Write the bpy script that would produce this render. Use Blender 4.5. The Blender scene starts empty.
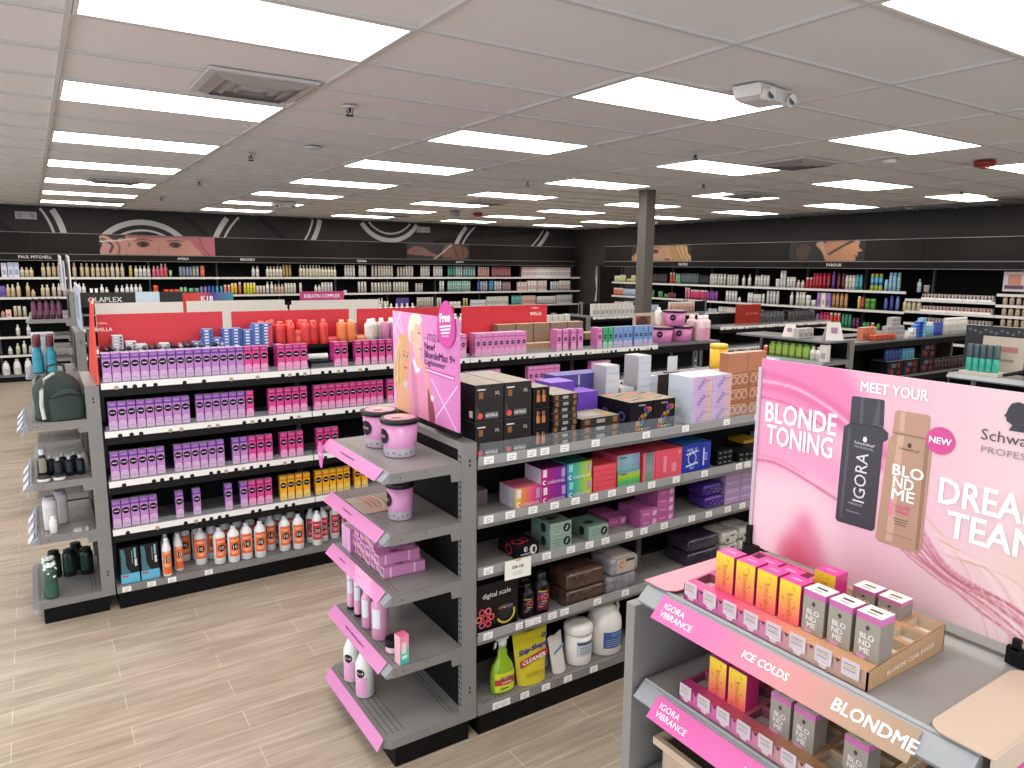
import bpy, math, random
import numpy as np
from mathutils import Vector, Matrix
random.seed(7)
SC = bpy.context.scene
COL = SC.collection
# ------------------------------------------------------------------ camera, light, exposure
cam_d = bpy.data.cameras.new('camera'); cam = bpy.data.objects.new('camera', cam_d); COL.objects.link(cam)
cam_d.sensor_width = 36.0; cam_d.lens = 36.0 * 726.43 / 1024.0; cam_d.clip_start = 0.02; cam_d.clip_end = 60
cam.matrix_world = Matrix.Translation((0, 0, 2.07)) @ Matrix.Rotation(-0.5816, 4, 'Z') @ Matrix.Rotation(1.4099, 4, 'X') @ Matrix.Rotation(0.0097, 4, 'Z')
SC.camera = cam
wd = bpy.data.worlds.new('world'); SC.world = wd; wd.use_nodes = True
wd.node_tree.nodes['Background'].inputs[0].default_value = (0.75, 0.86, 1.0, 1)
wd.node_tree.nodes['Background'].inputs[1].default_value = 1.2
SC.view_settings.view_transform = 'Standard'; SC.view_settings.look = 'None'
SC.view_settings.gamma = 1.0; SC.view_settings.use_curve_mapping = False
SC.view_settings.exposure = 0.52
PANEL_STRENGTH = 7.0
def daylight(name, loc, rot, sx, sy, power):
    d = bpy.data.lights.new(name, 'AREA'); d.shape = 'RECTANGLE'; d.size = sx; d.size_y = sy; d.energy = power
    d.color = (0.72, 0.86, 1.0)
    o = bpy.data.objects.new(name, d); COL.objects.link(o); o.location = loc; o.rotation_euler = rot
daylight('daylight_west', (-4.75, 4.0, 1.45), (0, -math.pi/2, 0), 2.3, 11.0, 75)
daylight('daylight_south', (1.0, -3.35, 1.45), (math.pi/2, 0, 0), 9.0, 2.3, 60)

# ------------------------------------------------------------------ materials
def lin(c):
    return tuple((v/12.92 if v <= 0.04045 else ((v+0.055)/1.055)**2.4) for v in c)
def hx(h):
    h = h.lstrip('#'); return tuple(int(h[i:i+2], 16)/255 for i in (0, 2, 4))
MATS = {}
def M(col, rough=0.5, metal=0.0, coat=0.0, bump=0.0, alpha=1.0, trans=0.0, var=0.0):
    key = (col, rough, metal, coat, bump, alpha, trans, var)
    if key in MATS: return MATS[key]
    m = bpy.data.materials.new('surface_' + col.lstrip('#')); m.use_nodes = True
    nt = m.node_tree; b = nt.nodes['Principled BSDF']
    c = lin(hx(col)) + (1,)
    b.inputs['Base Color'].default_value = c
    b.inputs['Roughness'].default_value = rough; b.inputs['Metallic'].default_value = metal
    if max(hx(col)) < 0.12: b.inputs['Specular IOR Level'].default_value = 0.2
    if coat: b.inputs['Coat Weight'].default_value = coat
    if alpha < 1: b.inputs['Alpha'].default_value = alpha
    if trans: b.inputs['Transmission Weight'].default_value = trans; b.inputs['IOR'].default_value = 1.3
    if bump or var:
        tc = nt.nodes.new('ShaderNodeTexCoord'); n = nt.nodes.new('ShaderNodeTexNoise'); n.inputs['Scale'].default_value = 60 if bump < 0.4 else 26
        n.inputs['Detail'].default_value = 3
        nt.links.new(tc.outputs['Object'], n.inputs['Vector'])
        if bump:
            bp = nt.nodes.new('ShaderNodeBump'); bp.inputs['Strength'].default_value = bump; bp.inputs['Distance'].default_value = 0.01
            nt.links.new(n.outputs['Fac'], bp.inputs['Height']); nt.links.new(bp.outputs['Normal'], b.inputs['Normal'])
        if var:
            r = nt.nodes.new('ShaderNodeValToRGB')
            r.color_ramp.elements[0].position = 0.35; r.color_ramp.elements[1].position = 0.65
            r.color_ramp.elements[0].color = tuple(v*(1-var) for v in c[:3]) + (1,); r.color_ramp.elements[1].color = tuple(min(1, v*(1+var)) for v in c[:3]) + (1,)
            nt.links.new(n.outputs['Fac'], r.inputs['Fac']); nt.links.new(r.outputs['Color'], b.inputs['Base Color'])
    MATS[key] = m
    return m
def grad(name, stops, axis='Z', lo=0.0, hi=1.0, rough=0.4, angle=0.0):
    """a printed colour run along an axis of the object"""
    m = bpy.data.materials.new(name); m.use_nodes = True; nt = m.node_tree; b = nt.nodes['Principled BSDF']; b.inputs['Roughness'].default_value = rough
    tc = nt.nodes.new('ShaderNodeTexCoord'); sp = nt.nodes.new('ShaderNodeSeparateXYZ'); mr = nt.nodes.new('ShaderNodeMapRange'); r = nt.nodes.new('ShaderNodeValToRGB')
    nt.links.new(tc.outputs['Object'], sp.inputs[0])
    mr.inputs['From Min'].default_value = lo; mr.inputs['From Max'].default_value = hi
    if angle:
        ad = nt.nodes.new('ShaderNodeMath'); ad.operation = 'MULTIPLY_ADD'; ad.inputs[1].default_value = angle
        other = 'Z' if axis != 'Z' else 'Y'
        nt.links.new(sp.outputs[other], ad.inputs[0]); nt.links.new(sp.outputs[axis], ad.inputs[2]); nt.links.new(ad.outputs[0], mr.inputs['Value'])
    else: nt.links.new(sp.outputs[axis], mr.inputs['Value'])
    nt.links.new(mr.outputs[0], r.inputs['Fac']); nt.links.new(r.outputs['Color'], b.inputs['Base Color'])
    el = r.color_ramp.elements
    while len(el) < len(stops): el.new(0.5)
    for e, (p, c) in zip(el, stops): e.position = p; e.color = lin(hx(c)) + (1,)
    return m
def emissive(name, col, strength):
    m = bpy.data.materials.new(name); m.use_nodes = True; b = m.node_tree.nodes['Principled BSDF']
    b.inputs['Base Color'].default_value = (0.8, 0.8, 0.8, 1)
    b.inputs['Emission Color'].default_value = lin(hx(col)) + (1,); b.inputs['Emission Strength'].default_value = strength
    return m
print_mat = bpy.data.materials.new('printed_picture'); print_mat.use_nodes = True
_a = print_mat.node_tree.nodes.new('ShaderNodeAttribute'); _a.attribute_name = 'ink'
print_mat.node_tree.links.new(_a.outputs['Color'], print_mat.node_tree.nodes['Principled BSDF'].inputs['Base Color'])
print_mat.node_tree.nodes['Principled BSDF'].inputs['Roughness'].default_value = 0.45

GREY = M('#807e7c', 0.42, 0.0, 0.15); GREY_D = M('#6f7073', 0.45); BLACK = M('#060607', 0.6); BLACK_M = M('#0a0a0b', 0.7); LIP = M('#161515', 0.55)
WHITE = M('#efedea', 0.5); TAG = M('#f2f1ee', 0.6); INK = M('#26242a', 0.6); CLEAR = M('#dfe6ee', 0.08, 0.0, 0.0, 0.0, 0.08); SLOT = M('#050506', 0.8)
HOLE = M('#2c2c2e', 0.8)

# ------------------------------------------------------------------ mesh building
_TXT = {}
def glyphs(s, bold=0.0):
    k = (s, bold)
    if k in _TXT: return _TXT[k]
    cu = bpy.data.curves.new('t', 'FONT'); cu.body = s; cu.align_x = 'CENTER'; cu.align_y = 'CENTER'; cu.size = 1.0; cu.offset = bold; cu.resolution_u = 2
    cu.fill_mode = 'FRONT'
    o = bpy.data.objects.new('t', cu)
    me = bpy.data.meshes.new_from_object(o)
    v = [tuple(p.co) for p in me.vertices]; f = [tuple(p.vertices) for p in me.polygons]
    bpy.data.objects.remove(o); bpy.data.curves.remove(cu); bpy.data.meshes.remove(me)
    if v:
        xs = [p[0] for p in v]; ys = [p[1] for p in v]
        cx = (min(xs)+max(xs))/2; cy = (min(ys)+max(ys))/2
        v = [(p[0]-cx, p[1]-cy, 0) for p in v]
        _TXT[k] = (v, f, max(xs)-min(xs), max(ys)-min(ys))
    else: _TXT[k] = ([], [], 1, 1)
    return _TXT[k]

class MB:
    def __init__(s): s.v = []; s.f = []; s.m = []; s.mats = []; s.sm = []
    def mi(s, m):
        if m not in s.mats: s.mats.append(m)
        return s.mats.index(m)
    def add(s, vs, fs, m, smooth=False):
        b = len(s.v); s.v += [tuple(p) for p in vs]; i = s.mi(m)
        for f in fs: s.f.append(tuple(b+k for k in f)); s.m.append(i); s.sm.append(smooth)
        return s
    def box(s, x0, y0, z0, x1, y1, z1, m, **fm):
        """faces: l(-x) r(+x) f(-y) k(+y) b(bottom) t(top)"""
        x0, x1 = min(x0, x1), max(x0, x1); y0, y1 = min(y0, y1), max(y0, y1); z0, z1 = min(z0, z1), max(z0, z1)
        vs = [(x0,y0,z0),(x1,y0,z0),(x1,y1,z0),(x0,y1,z0),(x0,y0,z1),(x1,y0,z1),(x1,y1,z1),(x0,y1,z1)]
        F = {'b':(0,3,2,1),'t':(4,5,6,7),'f':(0,1,5,4),'k':(2,3,7,6),'l':(3,0,4,7),'r':(1,2,6,5)}
        b = len(s.v); s.v += vs
        for k, f in F.items():
            s.f.append(tuple(b+i for i in f)); s.m.append(s.mi(fm.get(k, m))); s.sm.append(False)
        return s
    def rbox(s, x0, y0, z0, x1, y1, z1, m, r=0.01):
        """a box with softly rounded edges"""
        cx, cy, cz = (x0+x1)/2, (y0+y1)/2, (z0+z1)/2; hx_, hy, hz = (x1-x0)/2, (y1-y0)/2, (z1-z0)/2
        n = 3; us = []
        for h in (hx_, hy, hz):
            rr = min(r, h*0.95)
            us.append([-h] + [-h+rr*(1-math.cos(math.pi/2*k/n)) for k in range(1, n+1)] + [h-rr*(1-math.cos(math.pi/2*k/n)) for k in range(n, 0, -1)] + [h])
        def rnd(p):
            q = [max(-h+min(r,h*.95), min(h-min(r,h*.95), c)) for c, h in zip(p, (hx_, hy, hz))]
            d = [a-b for a, b in zip(p, q)]; L = math.sqrt(sum(t*t for t in d))
            if L > 1e-9:
                rr = [min(r, h*.95) for h in (hx_, hy, hz)]
                mx = max(abs(t)/max(k, 1e-9) for t, k in zip(d, rr)); sc = mx/ (math.sqrt(sum((t/k)**2 for t, k in zip(d, rr))) or 1)
                d = [t*sc for t in d]
            return (cx+q[0]+d[0], cy+q[1]+d[1], cz+q[2]+d[2])
        for ax in range(3):
            a1, a2 = [(1,2),(2,0),(0,1)][ax]
            for sg in (-1, 1):
                U, V = us[a1], us[a2]; base = len(s.v)
                for u in U:
                    for v in V:
                        p = [0,0,0]; p[ax] = sg*(hx_, hy, hz)[ax]; p[a1] = u; p[a2] = v; s.v.append(rnd(p))
                nv = len(V); i = s.mi(m)
                for a in range(len(U)-1):
                    for b in range(nv-1):
                        q = (base+a*nv+b, base+(a+1)*nv+b, base+(a+1)*nv+b+1, base+a*nv+b+1)
                        s.f.append(q if sg > 0 else q[::-1]); s.m.append(i); s.sm.append(True)
        return s
    def lathe(s, prof, m, seg=20, cx=0, cy=0, z0=0, sx=1, sy=1, ang=(0, 2*math.pi), mats=None, cap=True):
        full = abs(ang[1]-ang[0]-2*math.pi) < 1e-6; n = seg if full else seg+1
        b = len(s.v)
        for r, z in prof:
            for k in range(n):
                a = ang[0]+(ang[1]-ang[0])*k/seg
                s.v.append((cx+r*math.cos(a)*sx, cy+r*math.sin(a)*sy, z0+z))
        for j in range(len(prof)-1):
            mm = s.mi(mats[j] if mats else m)
            for k in range(seg):
                k2 = (k+1) % n
                s.f.append((b+j*n+k, b+j*n+k2, b+(j+1)*n+k2, b+(j+1)*n+k)); s.m.append(mm); s.sm.append(True)
        if cap and full:
            if prof[0][0] > 1e-5: s.f.append(tuple(b+k for k in range(n))[::-1]); s.m.append(s.mi(mats[0] if mats else m)); s.sm.append(False)
            if prof[-1][0] > 1e-5: s.f.append(tuple(b+(len(prof)-1)*n+k for k in range(n))); s.m.append(s.mi(mats[-1] if mats else m)); s.sm.append(False)
        return s
    def poly(s, pts, m): return s.add(pts, [tuple(range(len(pts)))], m)
    def prism(s, pts, d, m, side=None):
        """pts: 3-D outline (counter-clockwise seen from the side it faces), d: extrusion vector away from the viewer"""
        n = len(pts); b = len(s.v); s.v += [tuple(p) for p in pts] + [tuple(p[i]+d[i] for i in range(3)) for p in pts]
        s.f.append(tuple(b+k for k in range(n))); s.m.append(s.mi(m)); s.sm.append(False)
        s.f.append(tuple(b+n+k for k in range(n))[::-1]); s.m.append(s.mi(m)); s.sm.append(False)
        for k in range(n):
            s.f.append((b+k, b+n+k, b+n+(k+1) % n, b+(k+1) % n)); s.m.append(s.mi(side or m)); s.sm.append(False)
        return s
    def disc(s, O, U, V, rx, ry, m, seg=20):
        O, U, V = Vector(O), Vector(U), Vector(V)
        return s.poly([O+U*rx*math.cos(2*math.pi*k/seg)+V*ry*math.sin(2*math.pi*k/seg) for k in range(seg)], m)
    def ring(s, O, U, V, r0, r1, m, seg=24, a0=0, a1=2*math.pi):
        O, U, V = Vector(O), Vector(U), Vector(V); vs = []
        for k in range(seg+1):
            a = a0+(a1-a0)*k/seg
            for r in (r0, r1): vs.append(O+U*r*math.cos(a)+V*r*math.sin(a))
        return s.add(vs, [(2*k, 2*k+1, 2*k+3, 2*k+2) for k in range(seg)], m)
    def quad(s, O, U, V, w, h, m):
        O, U, V = Vector(O), Vector(U), Vector(V)
        return s.poly([O-U*w/2-V*h/2, O+U*w/2-V*h/2, O+U*w/2+V*h/2, O-U*w/2+V*h/2], m)
    def text(s, t, O, U, V, m, h=None, w=None, bold=0.0):
        vs, fs, tw, th = glyphs(t, 0.0)
        if not vs: return s
        if h is None and w is None: h = 0.01
        sy = (h/th) if h else (w/tw); sx = (w/tw) if w else sy
        O, U, V = Vector(O), Vector(U), Vector(V)
        d = bold*1.0
        N_ = U.cross(V).normalized()*0.00012
        for k, (dx, dy) in enumerate([(0, 0)] if bold < 0.005 else [(-d, -d*0.6), (d, -d*0.6), (d, d*0.6), (-d, d*0.6)]):
            s.add([O+U*(p[0]+dx)*sx+V*(p[1]+dy)*sy+N_*k for p in vs], fs, m)
        return s
    def ctext(s, t, r, z, a, m, h, w=None, cx=0, cy=0, bold=0.0, sx=1, sy=1, vertical=False):
        """text wrapped on an upright cylinder, facing angle a"""
        vs, fs, tw, th = glyphs(t, 0.0); sc = h/th; wx = (w/tw) if w else sc
        out = []
        for p in vs:
            px, pz = (p[0]*wx, p[1]*sc)
            if vertical: px, pz = (-p[1]*sc, p[0]*wx)
            A = a + px/r
            out.append((cx+r*math.cos(A)*sx, cy+r*math.sin(A)*sy, z+pz))
        return s.add(out, fs, m)
    def patch(s, r, z0, z1, a0, a1, m, seg=8, cx=0, cy=0, sx=1, sy=1, r2=None):
        return s.lathe([(r, z0), (r2 if r2 is not None else r, z1)], m, seg, cx, cy, 0, sx, sy, (a0, a1), None, False)
    def tube(s, pts, r, m, seg=8):
        pts = [Vector(p) for p in pts]; b = len(s.v); n = len(pts); up = Vector((0, 0, 1))
        for i, p in enumerate(pts):
            t = (pts[min(i+1, n-1)]-pts[max(i-1, 0)]).normalized()
            a = t.cross(up if abs(t.z) < 0.9 else Vector((1, 0, 0))).normalized(); c = t.cross(a)
            rr = r[i] if isinstance(r, (list, tuple)) else r
            for k in range(seg):
                an = 2*math.pi*k/seg; s.v.append(tuple(p+a*rr*math.cos(an)+c*rr*math.sin(an)))
        mm = s.mi(m)
        for i in range(n-1):
            for k in range(seg):
                k2 = (k+1) % seg; s.f.append((b+i*seg+k, b+i*seg+k2, b+(i+1)*seg+k2, b+(i+1)*seg+k)); s.m.append(mm); s.sm.append(True)
        s.f.append(tuple(b+k for k in range(seg))); s.m.append(mm); s.sm.append(False)
        s.f.append(tuple(b+(n-1)*seg+k for k in range(seg))[::-1]); s.m.append(mm); s.sm.append(False)
        return s
    def xf(s, mat, start=0):
        for i in range(start, len(s.v)): s.v[i] = tuple(mat @ Vector(s.v[i]))
        return s
    def mesh(s, name):
        me = bpy.data.meshes.new(name); me.from_pydata(s.v, [], s.f)
        for m in s.mats: me.materials.append(m)
        me.polygons.foreach_set('material_index', s.m); me.polygons.foreach_set('use_smooth', s.sm); me.update()
        return me

def link(o, parent=None):
    COL.objects.link(o)
    if parent is not None: o.parent = parent
    return o
def obj(name, mb, parent=None, loc=(0,0,0), rz=0.0):
    me = mb.mesh(name) if isinstance(mb, MB) else mb
    o = bpy.data.objects.new(name, me); o.location = loc; o.rotation_euler = (0, 0, rz); link(o, parent)
    return o
def tag(o, label=None, cat=None, group=None, kind=None):
    if label: o['label'] = label
    if cat: o['category'] = cat
    if group: o['group'] = group
    if kind: o['kind'] = kind
    return o
def empty(name, loc=(0,0,0), rz=0.0):
    o = bpy.data.objects.new(name, None); o.location = loc; o.rotation_euler = (0, 0, rz); o.empty_display_size = 0.1; return link(o)
def struct(name, mb, parent=None, loc=(0,0,0), label=None):
    o = obj(name, mb, parent, loc); o['kind'] = 'structure'
    if label: o['label'] = label
    return o
ORD = 'zeroth first second third fourth fifth sixth seventh eighth ninth tenth eleventh twelfth thirteenth fourteenth fifteenth sixteenth seventeenth eighteenth nineteenth'.split()
def ordw(n):
    if n < 20: return ORD[n]
    if n >= 100: return 'hundredth' if n == 100 else 'hundred-and-'+ordw(n-100)
    t = {2:'twenty',3:'thirty',4:'forty',5:'fifty',6:'sixty',7:'seventy',8:'eighty',9:'ninety'}[n//10]
    return (t[:-1]+'ieth') if n % 10 == 0 else t+'-'+ORD[n % 10]
class Kind:
    """a product built once: mesh of its own plus part meshes; put() copies it"""
    def __init__(s, name, cat, mb, parts=()):
        s.name, s.cat, s.me = name, cat, mb.mesh(name); s.parts = [(n, p.mesh(n), [(a, b.mesh(a)) for a, b in sub]) for n, p, sub in parts]
    def put(s, loc, label, rz=0.0, group=None, sc=1.0, tilt=None):
        o = bpy.data.objects.new(s.name, s.me); o.location = (loc[0], loc[1], loc[2]+0.0008); o.rotation_euler = tilt if tilt else (0, 0, rz)
        if sc != 1.0: o.scale = sc if isinstance(sc, (tuple, list)) else (sc, sc, sc)
        link(o)
        for n, me, sub in s.parts:
            c = bpy.data.objects.new(n, me); link(c, o)
            for a, b in sub: link(bpy.data.objects.new(a, b), c)
        tag(o, label, s.cat, group)
        return o

# ------------------------------------------------------------------ printed pictures (colour attribute on a fine flat grid)
class Canvas:
    """u across 0..1 (left to right as seen), v up 0..1"""
    def __init__(s, w, h, bg):
        s.w, s.h = w, h; s.U, s.V = np.meshgrid((np.arange(w)+.5)/w, (np.arange(h)+.5)/h); s.a = np.empty((h, w, 3)); s.a[:] = hx(bg); s.asp = w/h
    def blend(s, mask, col):
        c = np.array(hx(col)) if isinstance(col, str) else col
        s.a = s.a*(1-mask[..., None]) + c*mask[..., None]; return s
    def hgrad(s, c0, c1, ax='U', k=1.0):
        t = getattr(s, ax)[..., None]**k; s.a = np.array(hx(c0))*(1-t)+np.array(hx(c1))*t; return s
    def inside(s, pts):
        x, y = s.U, s.V; m = np.zeros(x.shape, bool); n = len(pts); j = n-1
        for i in range(n):
            xi, yi = pts[i]; xj, yj = pts[j]
            with np.errstate(divide='ignore', invalid='ignore'):
                c = ((yi > y) != (yj > y)) & (x < (xj-xi)*(y-yi)/((yj-yi) or 1e-12)+xi)
            m ^= c; j = i
        return m.astype(float)
    def blur(s, m, n):
        if n > 2:
            for _ in range(2):
                for ax in (0, 1):
                    pw = [(0, 0), (0, 0)]; pw[ax] = (n+1, n); c = np.cumsum(np.pad(m, pw, mode='edge'), axis=ax); L = m.shape[ax]
                    m = (np.take(c, range(2*n+1, 2*n+1+L), axis=ax)-np.take(c, range(0, L), axis=ax))/(2*n+1)
            return m
        for _ in range(n):
            p = np.pad(m, 1, mode='edge'); m = (p[:-2,1:-1]+p[2:,1:-1]+p[1:-1,:-2]+p[1:-1,2:]+2*m)/6
        return m
    def poly(s, pts, col, blur=1, op=1.0): return s.blend(s.blur(s.inside(smooth_pts(pts)), blur)*op, col)
    def sharp(s, pts, col, blur=0, op=1.0): return s.blend(s.blur(s.inside(pts), blur)*op, col)
    def ell(s, cx, cy, rx, ry, col, blur=1, op=1.0, rot=0.0):
        dx = s.U-cx; dy = s.V-cy; c, q = math.cos(rot), math.sin(rot)
        return s.blend(s.blur((((dx*c+dy*q)/rx)**2+((-dx*q+dy*c)/ry)**2 < 1).astype(float), blur)*op, col)
    def line(s, pts, wd, col, blur=1, op=1.0, smooth=True):
        P = smooth_pts(pts, False) if smooth and len(pts) > 2 else pts; d = np.full(s.U.shape, 9.0)
        for (x0, y0), (x1, y1) in zip(P[:-1], P[1:]):
            ax, ay, bx, by = x0*s.asp, y0, x1*s.asp, y1; L = (bx-ax)**2+(by-ay)**2 or 1e-9
            t = np.clip(((s.U*s.asp-ax)*(bx-ax)+(s.V-ay)*(by-ay))/L, 0, 1)
            d = np.minimum(d, np.hypot(s.U*s.asp-ax-t*(bx-ax), s.V-ay-t*(by-ay)))
        return s.blend(s.blur((d < wd).astype(float), blur)*op, col)
    def mesh(s, name, O, U, V, W, H, mask=None):
        O, U, V = Vector(O), Vector(U), Vector(V)
        nx, ny = s.w+1, s.h+1
        gx = np.linspace(-W/2, W/2, nx); gy = np.linspace(-H/2, H/2, ny); X, Y = np.meshgrid(gx, gy)
        co = np.array(O)[None, None]+X[..., None]*np.array(U)+Y[..., None]*np.array(V)
        idx = np.arange(nx*ny).reshape(ny, nx)
        q = np.stack([idx[:-1,:-1], idx[:-1,1:], idx[1:,1:], idx[1:,:-1]], -1).reshape(-1, 4)
        cols = s.a.reshape(-1, 3)
        if mask is not None: k = mask.reshape(-1) > 0.5; q = q[k]; cols = cols[k]
        me = bpy.data.meshes.new(name); me.from_pydata(co.reshape(-1, 3).tolist(), [], q.tolist())
        c = np.clip(cols, 0, 1); L = np.where(c <= 0.04045, c/12.92, ((c+0.055)/1.055)**2.4)
        at = me.color_attributes.new('ink', 'FLOAT_COLOR', 'CORNER')
        arr = np.ones((len(q)*4, 4), np.float32); arr[:, :3] = np.repeat(L, 4, axis=0)
        at.data.foreach_set('color', arr.ravel()); me.materials.append(print_mat); me.update()
        return me
def smooth_pts(P, closed=True, n=6):
    out = []; N = len(P)
    if N < 3: return P
    for i in range(N if closed else N-1):
        g = (lambda k: P[k % N]) if closed else (lambda k: P[max(0, min(N-1, k))])
        p0, p1, p2, p3 = g(i-1), g(i), g(i+1), g(i+2)
        for k in range(n):
            t = k/n; out.append(tuple(0.5*((2*p1[a])+(-p0[a]+p2[a])*t+(2*p0[a]-5*p1[a]+4*p2[a]-p3[a])*t*t+(-p0[a]+3*p1[a]-3*p2[a]+p3[a])*t**3) for a in (0, 1)))
    if not closed: out.append(P[-1])
    return out
WEST = ((0, -1, 0), (0, 0, 1))      # right and up of a surface that faces west (-x)
SOUTH = ((1, 0, 0), (0, 0, 1))      # of a surface that faces south (-y)
# ------------------------------------------------------------------ the room
XW, XE, YS, YN, ZC = -5.0, 12.2, -3.6, 15.6, 3.03
def nodes(m): return m.node_tree.nodes, m.node_tree.links
fm = bpy.data.materials.new('floor_planks'); fm.use_nodes = True; N, L = nodes(fm); B = N['Principled BSDF']
tc = N.new('ShaderNodeTexCoord'); br = N.new('ShaderNodeTexBrick')
mp = N.new('ShaderNodeMapping'); mp.inputs['Location'].default_value = (-0.2175+9.0, -4.343+0.151*40, 0)
L.new(tc.outputs['Object'], mp.inputs[0]); L.new(mp.outputs[0], br.inputs['Vector'])
br.offset = 0.5; br.offset_frequency = 2; br.squash = 1.0
for k, v in (('Scale', 1.0), ('Mortar Size', 0.0022), ('Mortar Smooth', 0.1), ('Bias', 0.0), ('Brick Width', 0.9), ('Row Height', 0.151)): br.inputs[k].default_value = v
br.inputs['Color1'].default_value = lin(hx('#b0a496')) + (1,); br.inputs['Color2'].default_value = lin(hx('#a59888')) + (1,); br.inputs['Mortar'].default_value = lin(hx('#c9bfb0')) + (1,)
m2 = N.new('ShaderNodeMapping'); m2.inputs['Scale'].default_value = (1.6, 22, 1); no = N.new('ShaderNodeTexNoise'); no.inputs['Scale'].default_value = 1.7; no.inputs['Detail'].default_value = 6; no.inputs['Roughness'].default_value = 0.6; no.inputs['Distortion'].default_value = 0.6
L.new(tc.outputs['Object'], m2.inputs[0]); L.new(m2.outputs[0], no.inputs['Vector'])
m3 = N.new('ShaderNodeMapping'); m3.inputs['Scale'].default_value = (1.0, 5.0, 1); n3 = N.new('ShaderNodeTexNoise'); n3.inputs['Scale'].default_value = 2.2; n3.inputs['Detail'].default_value = 2
L.new(tc.outputs['Object'], m3.inputs[0]); L.new(m3.outputs[0], n3.inputs['Vector'])
cr = N.new('ShaderNodeValToRGB'); cr.color_ramp.elements[0].position = 0.3; cr.color_ramp.elements[0].color = (0.78, 0.75, 0.71, 1); cr.color_ramp.elements[1].position = 0.62; cr.color_ramp.elements[1].color = (1.08, 1.07, 1.05, 1)
L.new(no.outputs['Fac'], cr.inputs['Fac'])
c2 = N.new('ShaderNodeValToRGB'); c2.color_ramp.elements[0].position = 0.35; c2.color_ramp.elements[0].color = (0.86, 0.85, 0.84, 1); c2.color_ramp.elements[1].position = 0.65; c2.color_ramp.elements[1].color = (1.06, 1.06, 1.06, 1)
L.new(n3.outputs['Fac'], c2.inputs['Fac'])
x1 = N.new('ShaderNodeMixRGB'); x1.blend_type = 'MULTIPLY'; x1.inputs[0].default_value = 1; x2 = N.new('ShaderNodeMixRGB'); x2.blend_type = 'MULTIPLY'; x2.inputs[0].default_value = 1
L.new(br.outputs['Color'], x1.inputs[1]); L.new(cr.outputs[0], x1.inputs[2]); L.new(x1.outputs[0], x2.inputs[1]); L.new(c2.outputs[0], x2.inputs[2]); L.new(x2.outputs[0], B.inputs['Base Color'])
B.inputs['Roughness'].default_value = 0.42
bp = N.new('ShaderNodeBump'); bp.inputs['Strength'].default_value = 0.25; bp.inputs['Distance'].default_value = 0.002; L.new(br.outputs['Fac'], bp.inputs['Height']); bp.invert = True; L.new(bp.outputs[0], B.inputs['Normal'])
struct('floor', MB().box(XW, YS, -0.1, XE, YN, 0.0, fm))

tile = bpy.data.materials.new('ceiling_tile'); tile.use_nodes = True; N, L = nodes(tile); B = N['Principled BSDF']; B.inputs['Base Color'].default_value = lin(hx('#dedbd7')) + (1,); B.inputs['Roughness'].default_value = 0.95
tc = N.new('ShaderNodeTexCoord'); no = N.new('ShaderNodeTexNoise'); no.inputs['Scale'].default_value = 90; no.inputs['Detail'].default_value = 4; L.new(tc.outputs['Object'], no.inputs['Vector'])
bp = N.new('ShaderNodeBump'); bp.inputs['Strength'].default_value = 0.35; bp.inputs['Distance'].default_value = 0.004; L.new(no.outputs['Fac'], bp.inputs['Height']); L.new(bp.outputs[0], B.inputs['Normal'])
ceil = struct('ceiling', MB().box(XW, YS, ZC+0.01, XE, YN, ZC+0.1, tile))
X0, Y0, TW, TD = 0.2346-0.033, 2.918-0.03, 1.2192, 0.6096
g = MB(); BAR = M('#c6c2bd', 0.7)
i = -5
for i in range(-5, 11):
    x = X0+i*TW
    if XW < x < XE: g.box(x-0.012, YS, ZC-0.004, x+0.012, YN, ZC+0.01, BAR)
for j in range(-11, 22):
    y = Y0+j*TD
    if YS < y < YN: g.box(XW, y-0.012, ZC-0.0035, XE, y+0.012, ZC+0.01, BAR)
struct('ceiling_grid', g, ceil)
WALL = M('#3b3734', 0.8); WALL_D = M('#2b2827', 0.75)
struct('wall_north', MB().box(XW, YN, 0, XE, YN+0.1, ZC+0.1, WALL))
struct('wall_east', MB().box(XE, YS, 0, XE+0.1, YN, ZC+0.1, WALL))
LW = M('#cfccc6', 0.8)
w = MB(); w.box(XW-0.1, YS, 0, XW, YN, 0.3, LW); w.box(XW-0.1, YS, 2.6, XW, YN, ZC+0.1, LW); w.box(XW-0.1, 9.5, 0.3, XW, YN, 2.6, LW); w.box(XW-0.1, YS, 0.3, XW, -1.5, 2.6, LW)
struct('wall_west', w)
w = MB(); w.box(XW, YS-0.1, 0, XE, YS, 0.3, LW); w.box(XW, YS-0.1, 2.6, XE, YS, ZC+0.1, LW); w.box(XW, YS-0.1, 0.3, -3.5, YS, 2.6, LW); w.box(5.5, YS-0.1, 0.3, XE, YS, 2.6, LW)
struct('wall_south', w)
MULL = M('#3a3b3d', 0.4)
w = MB()
for k in range(9): y = -1.5+11.0*k/8; w.box(XW-0.07, y-0.03, 0.3, XW-0.02, y+0.03, 2.6, MULL)
struct('window_1', w)
w = MB()
for k in range(7): x = -3.5+9.0*k/6; w.box(x-0.03, YS-0.07, 0.3, x+0.03, YS-0.02, 2.6, MULL)
struct('window_2', w)

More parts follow.
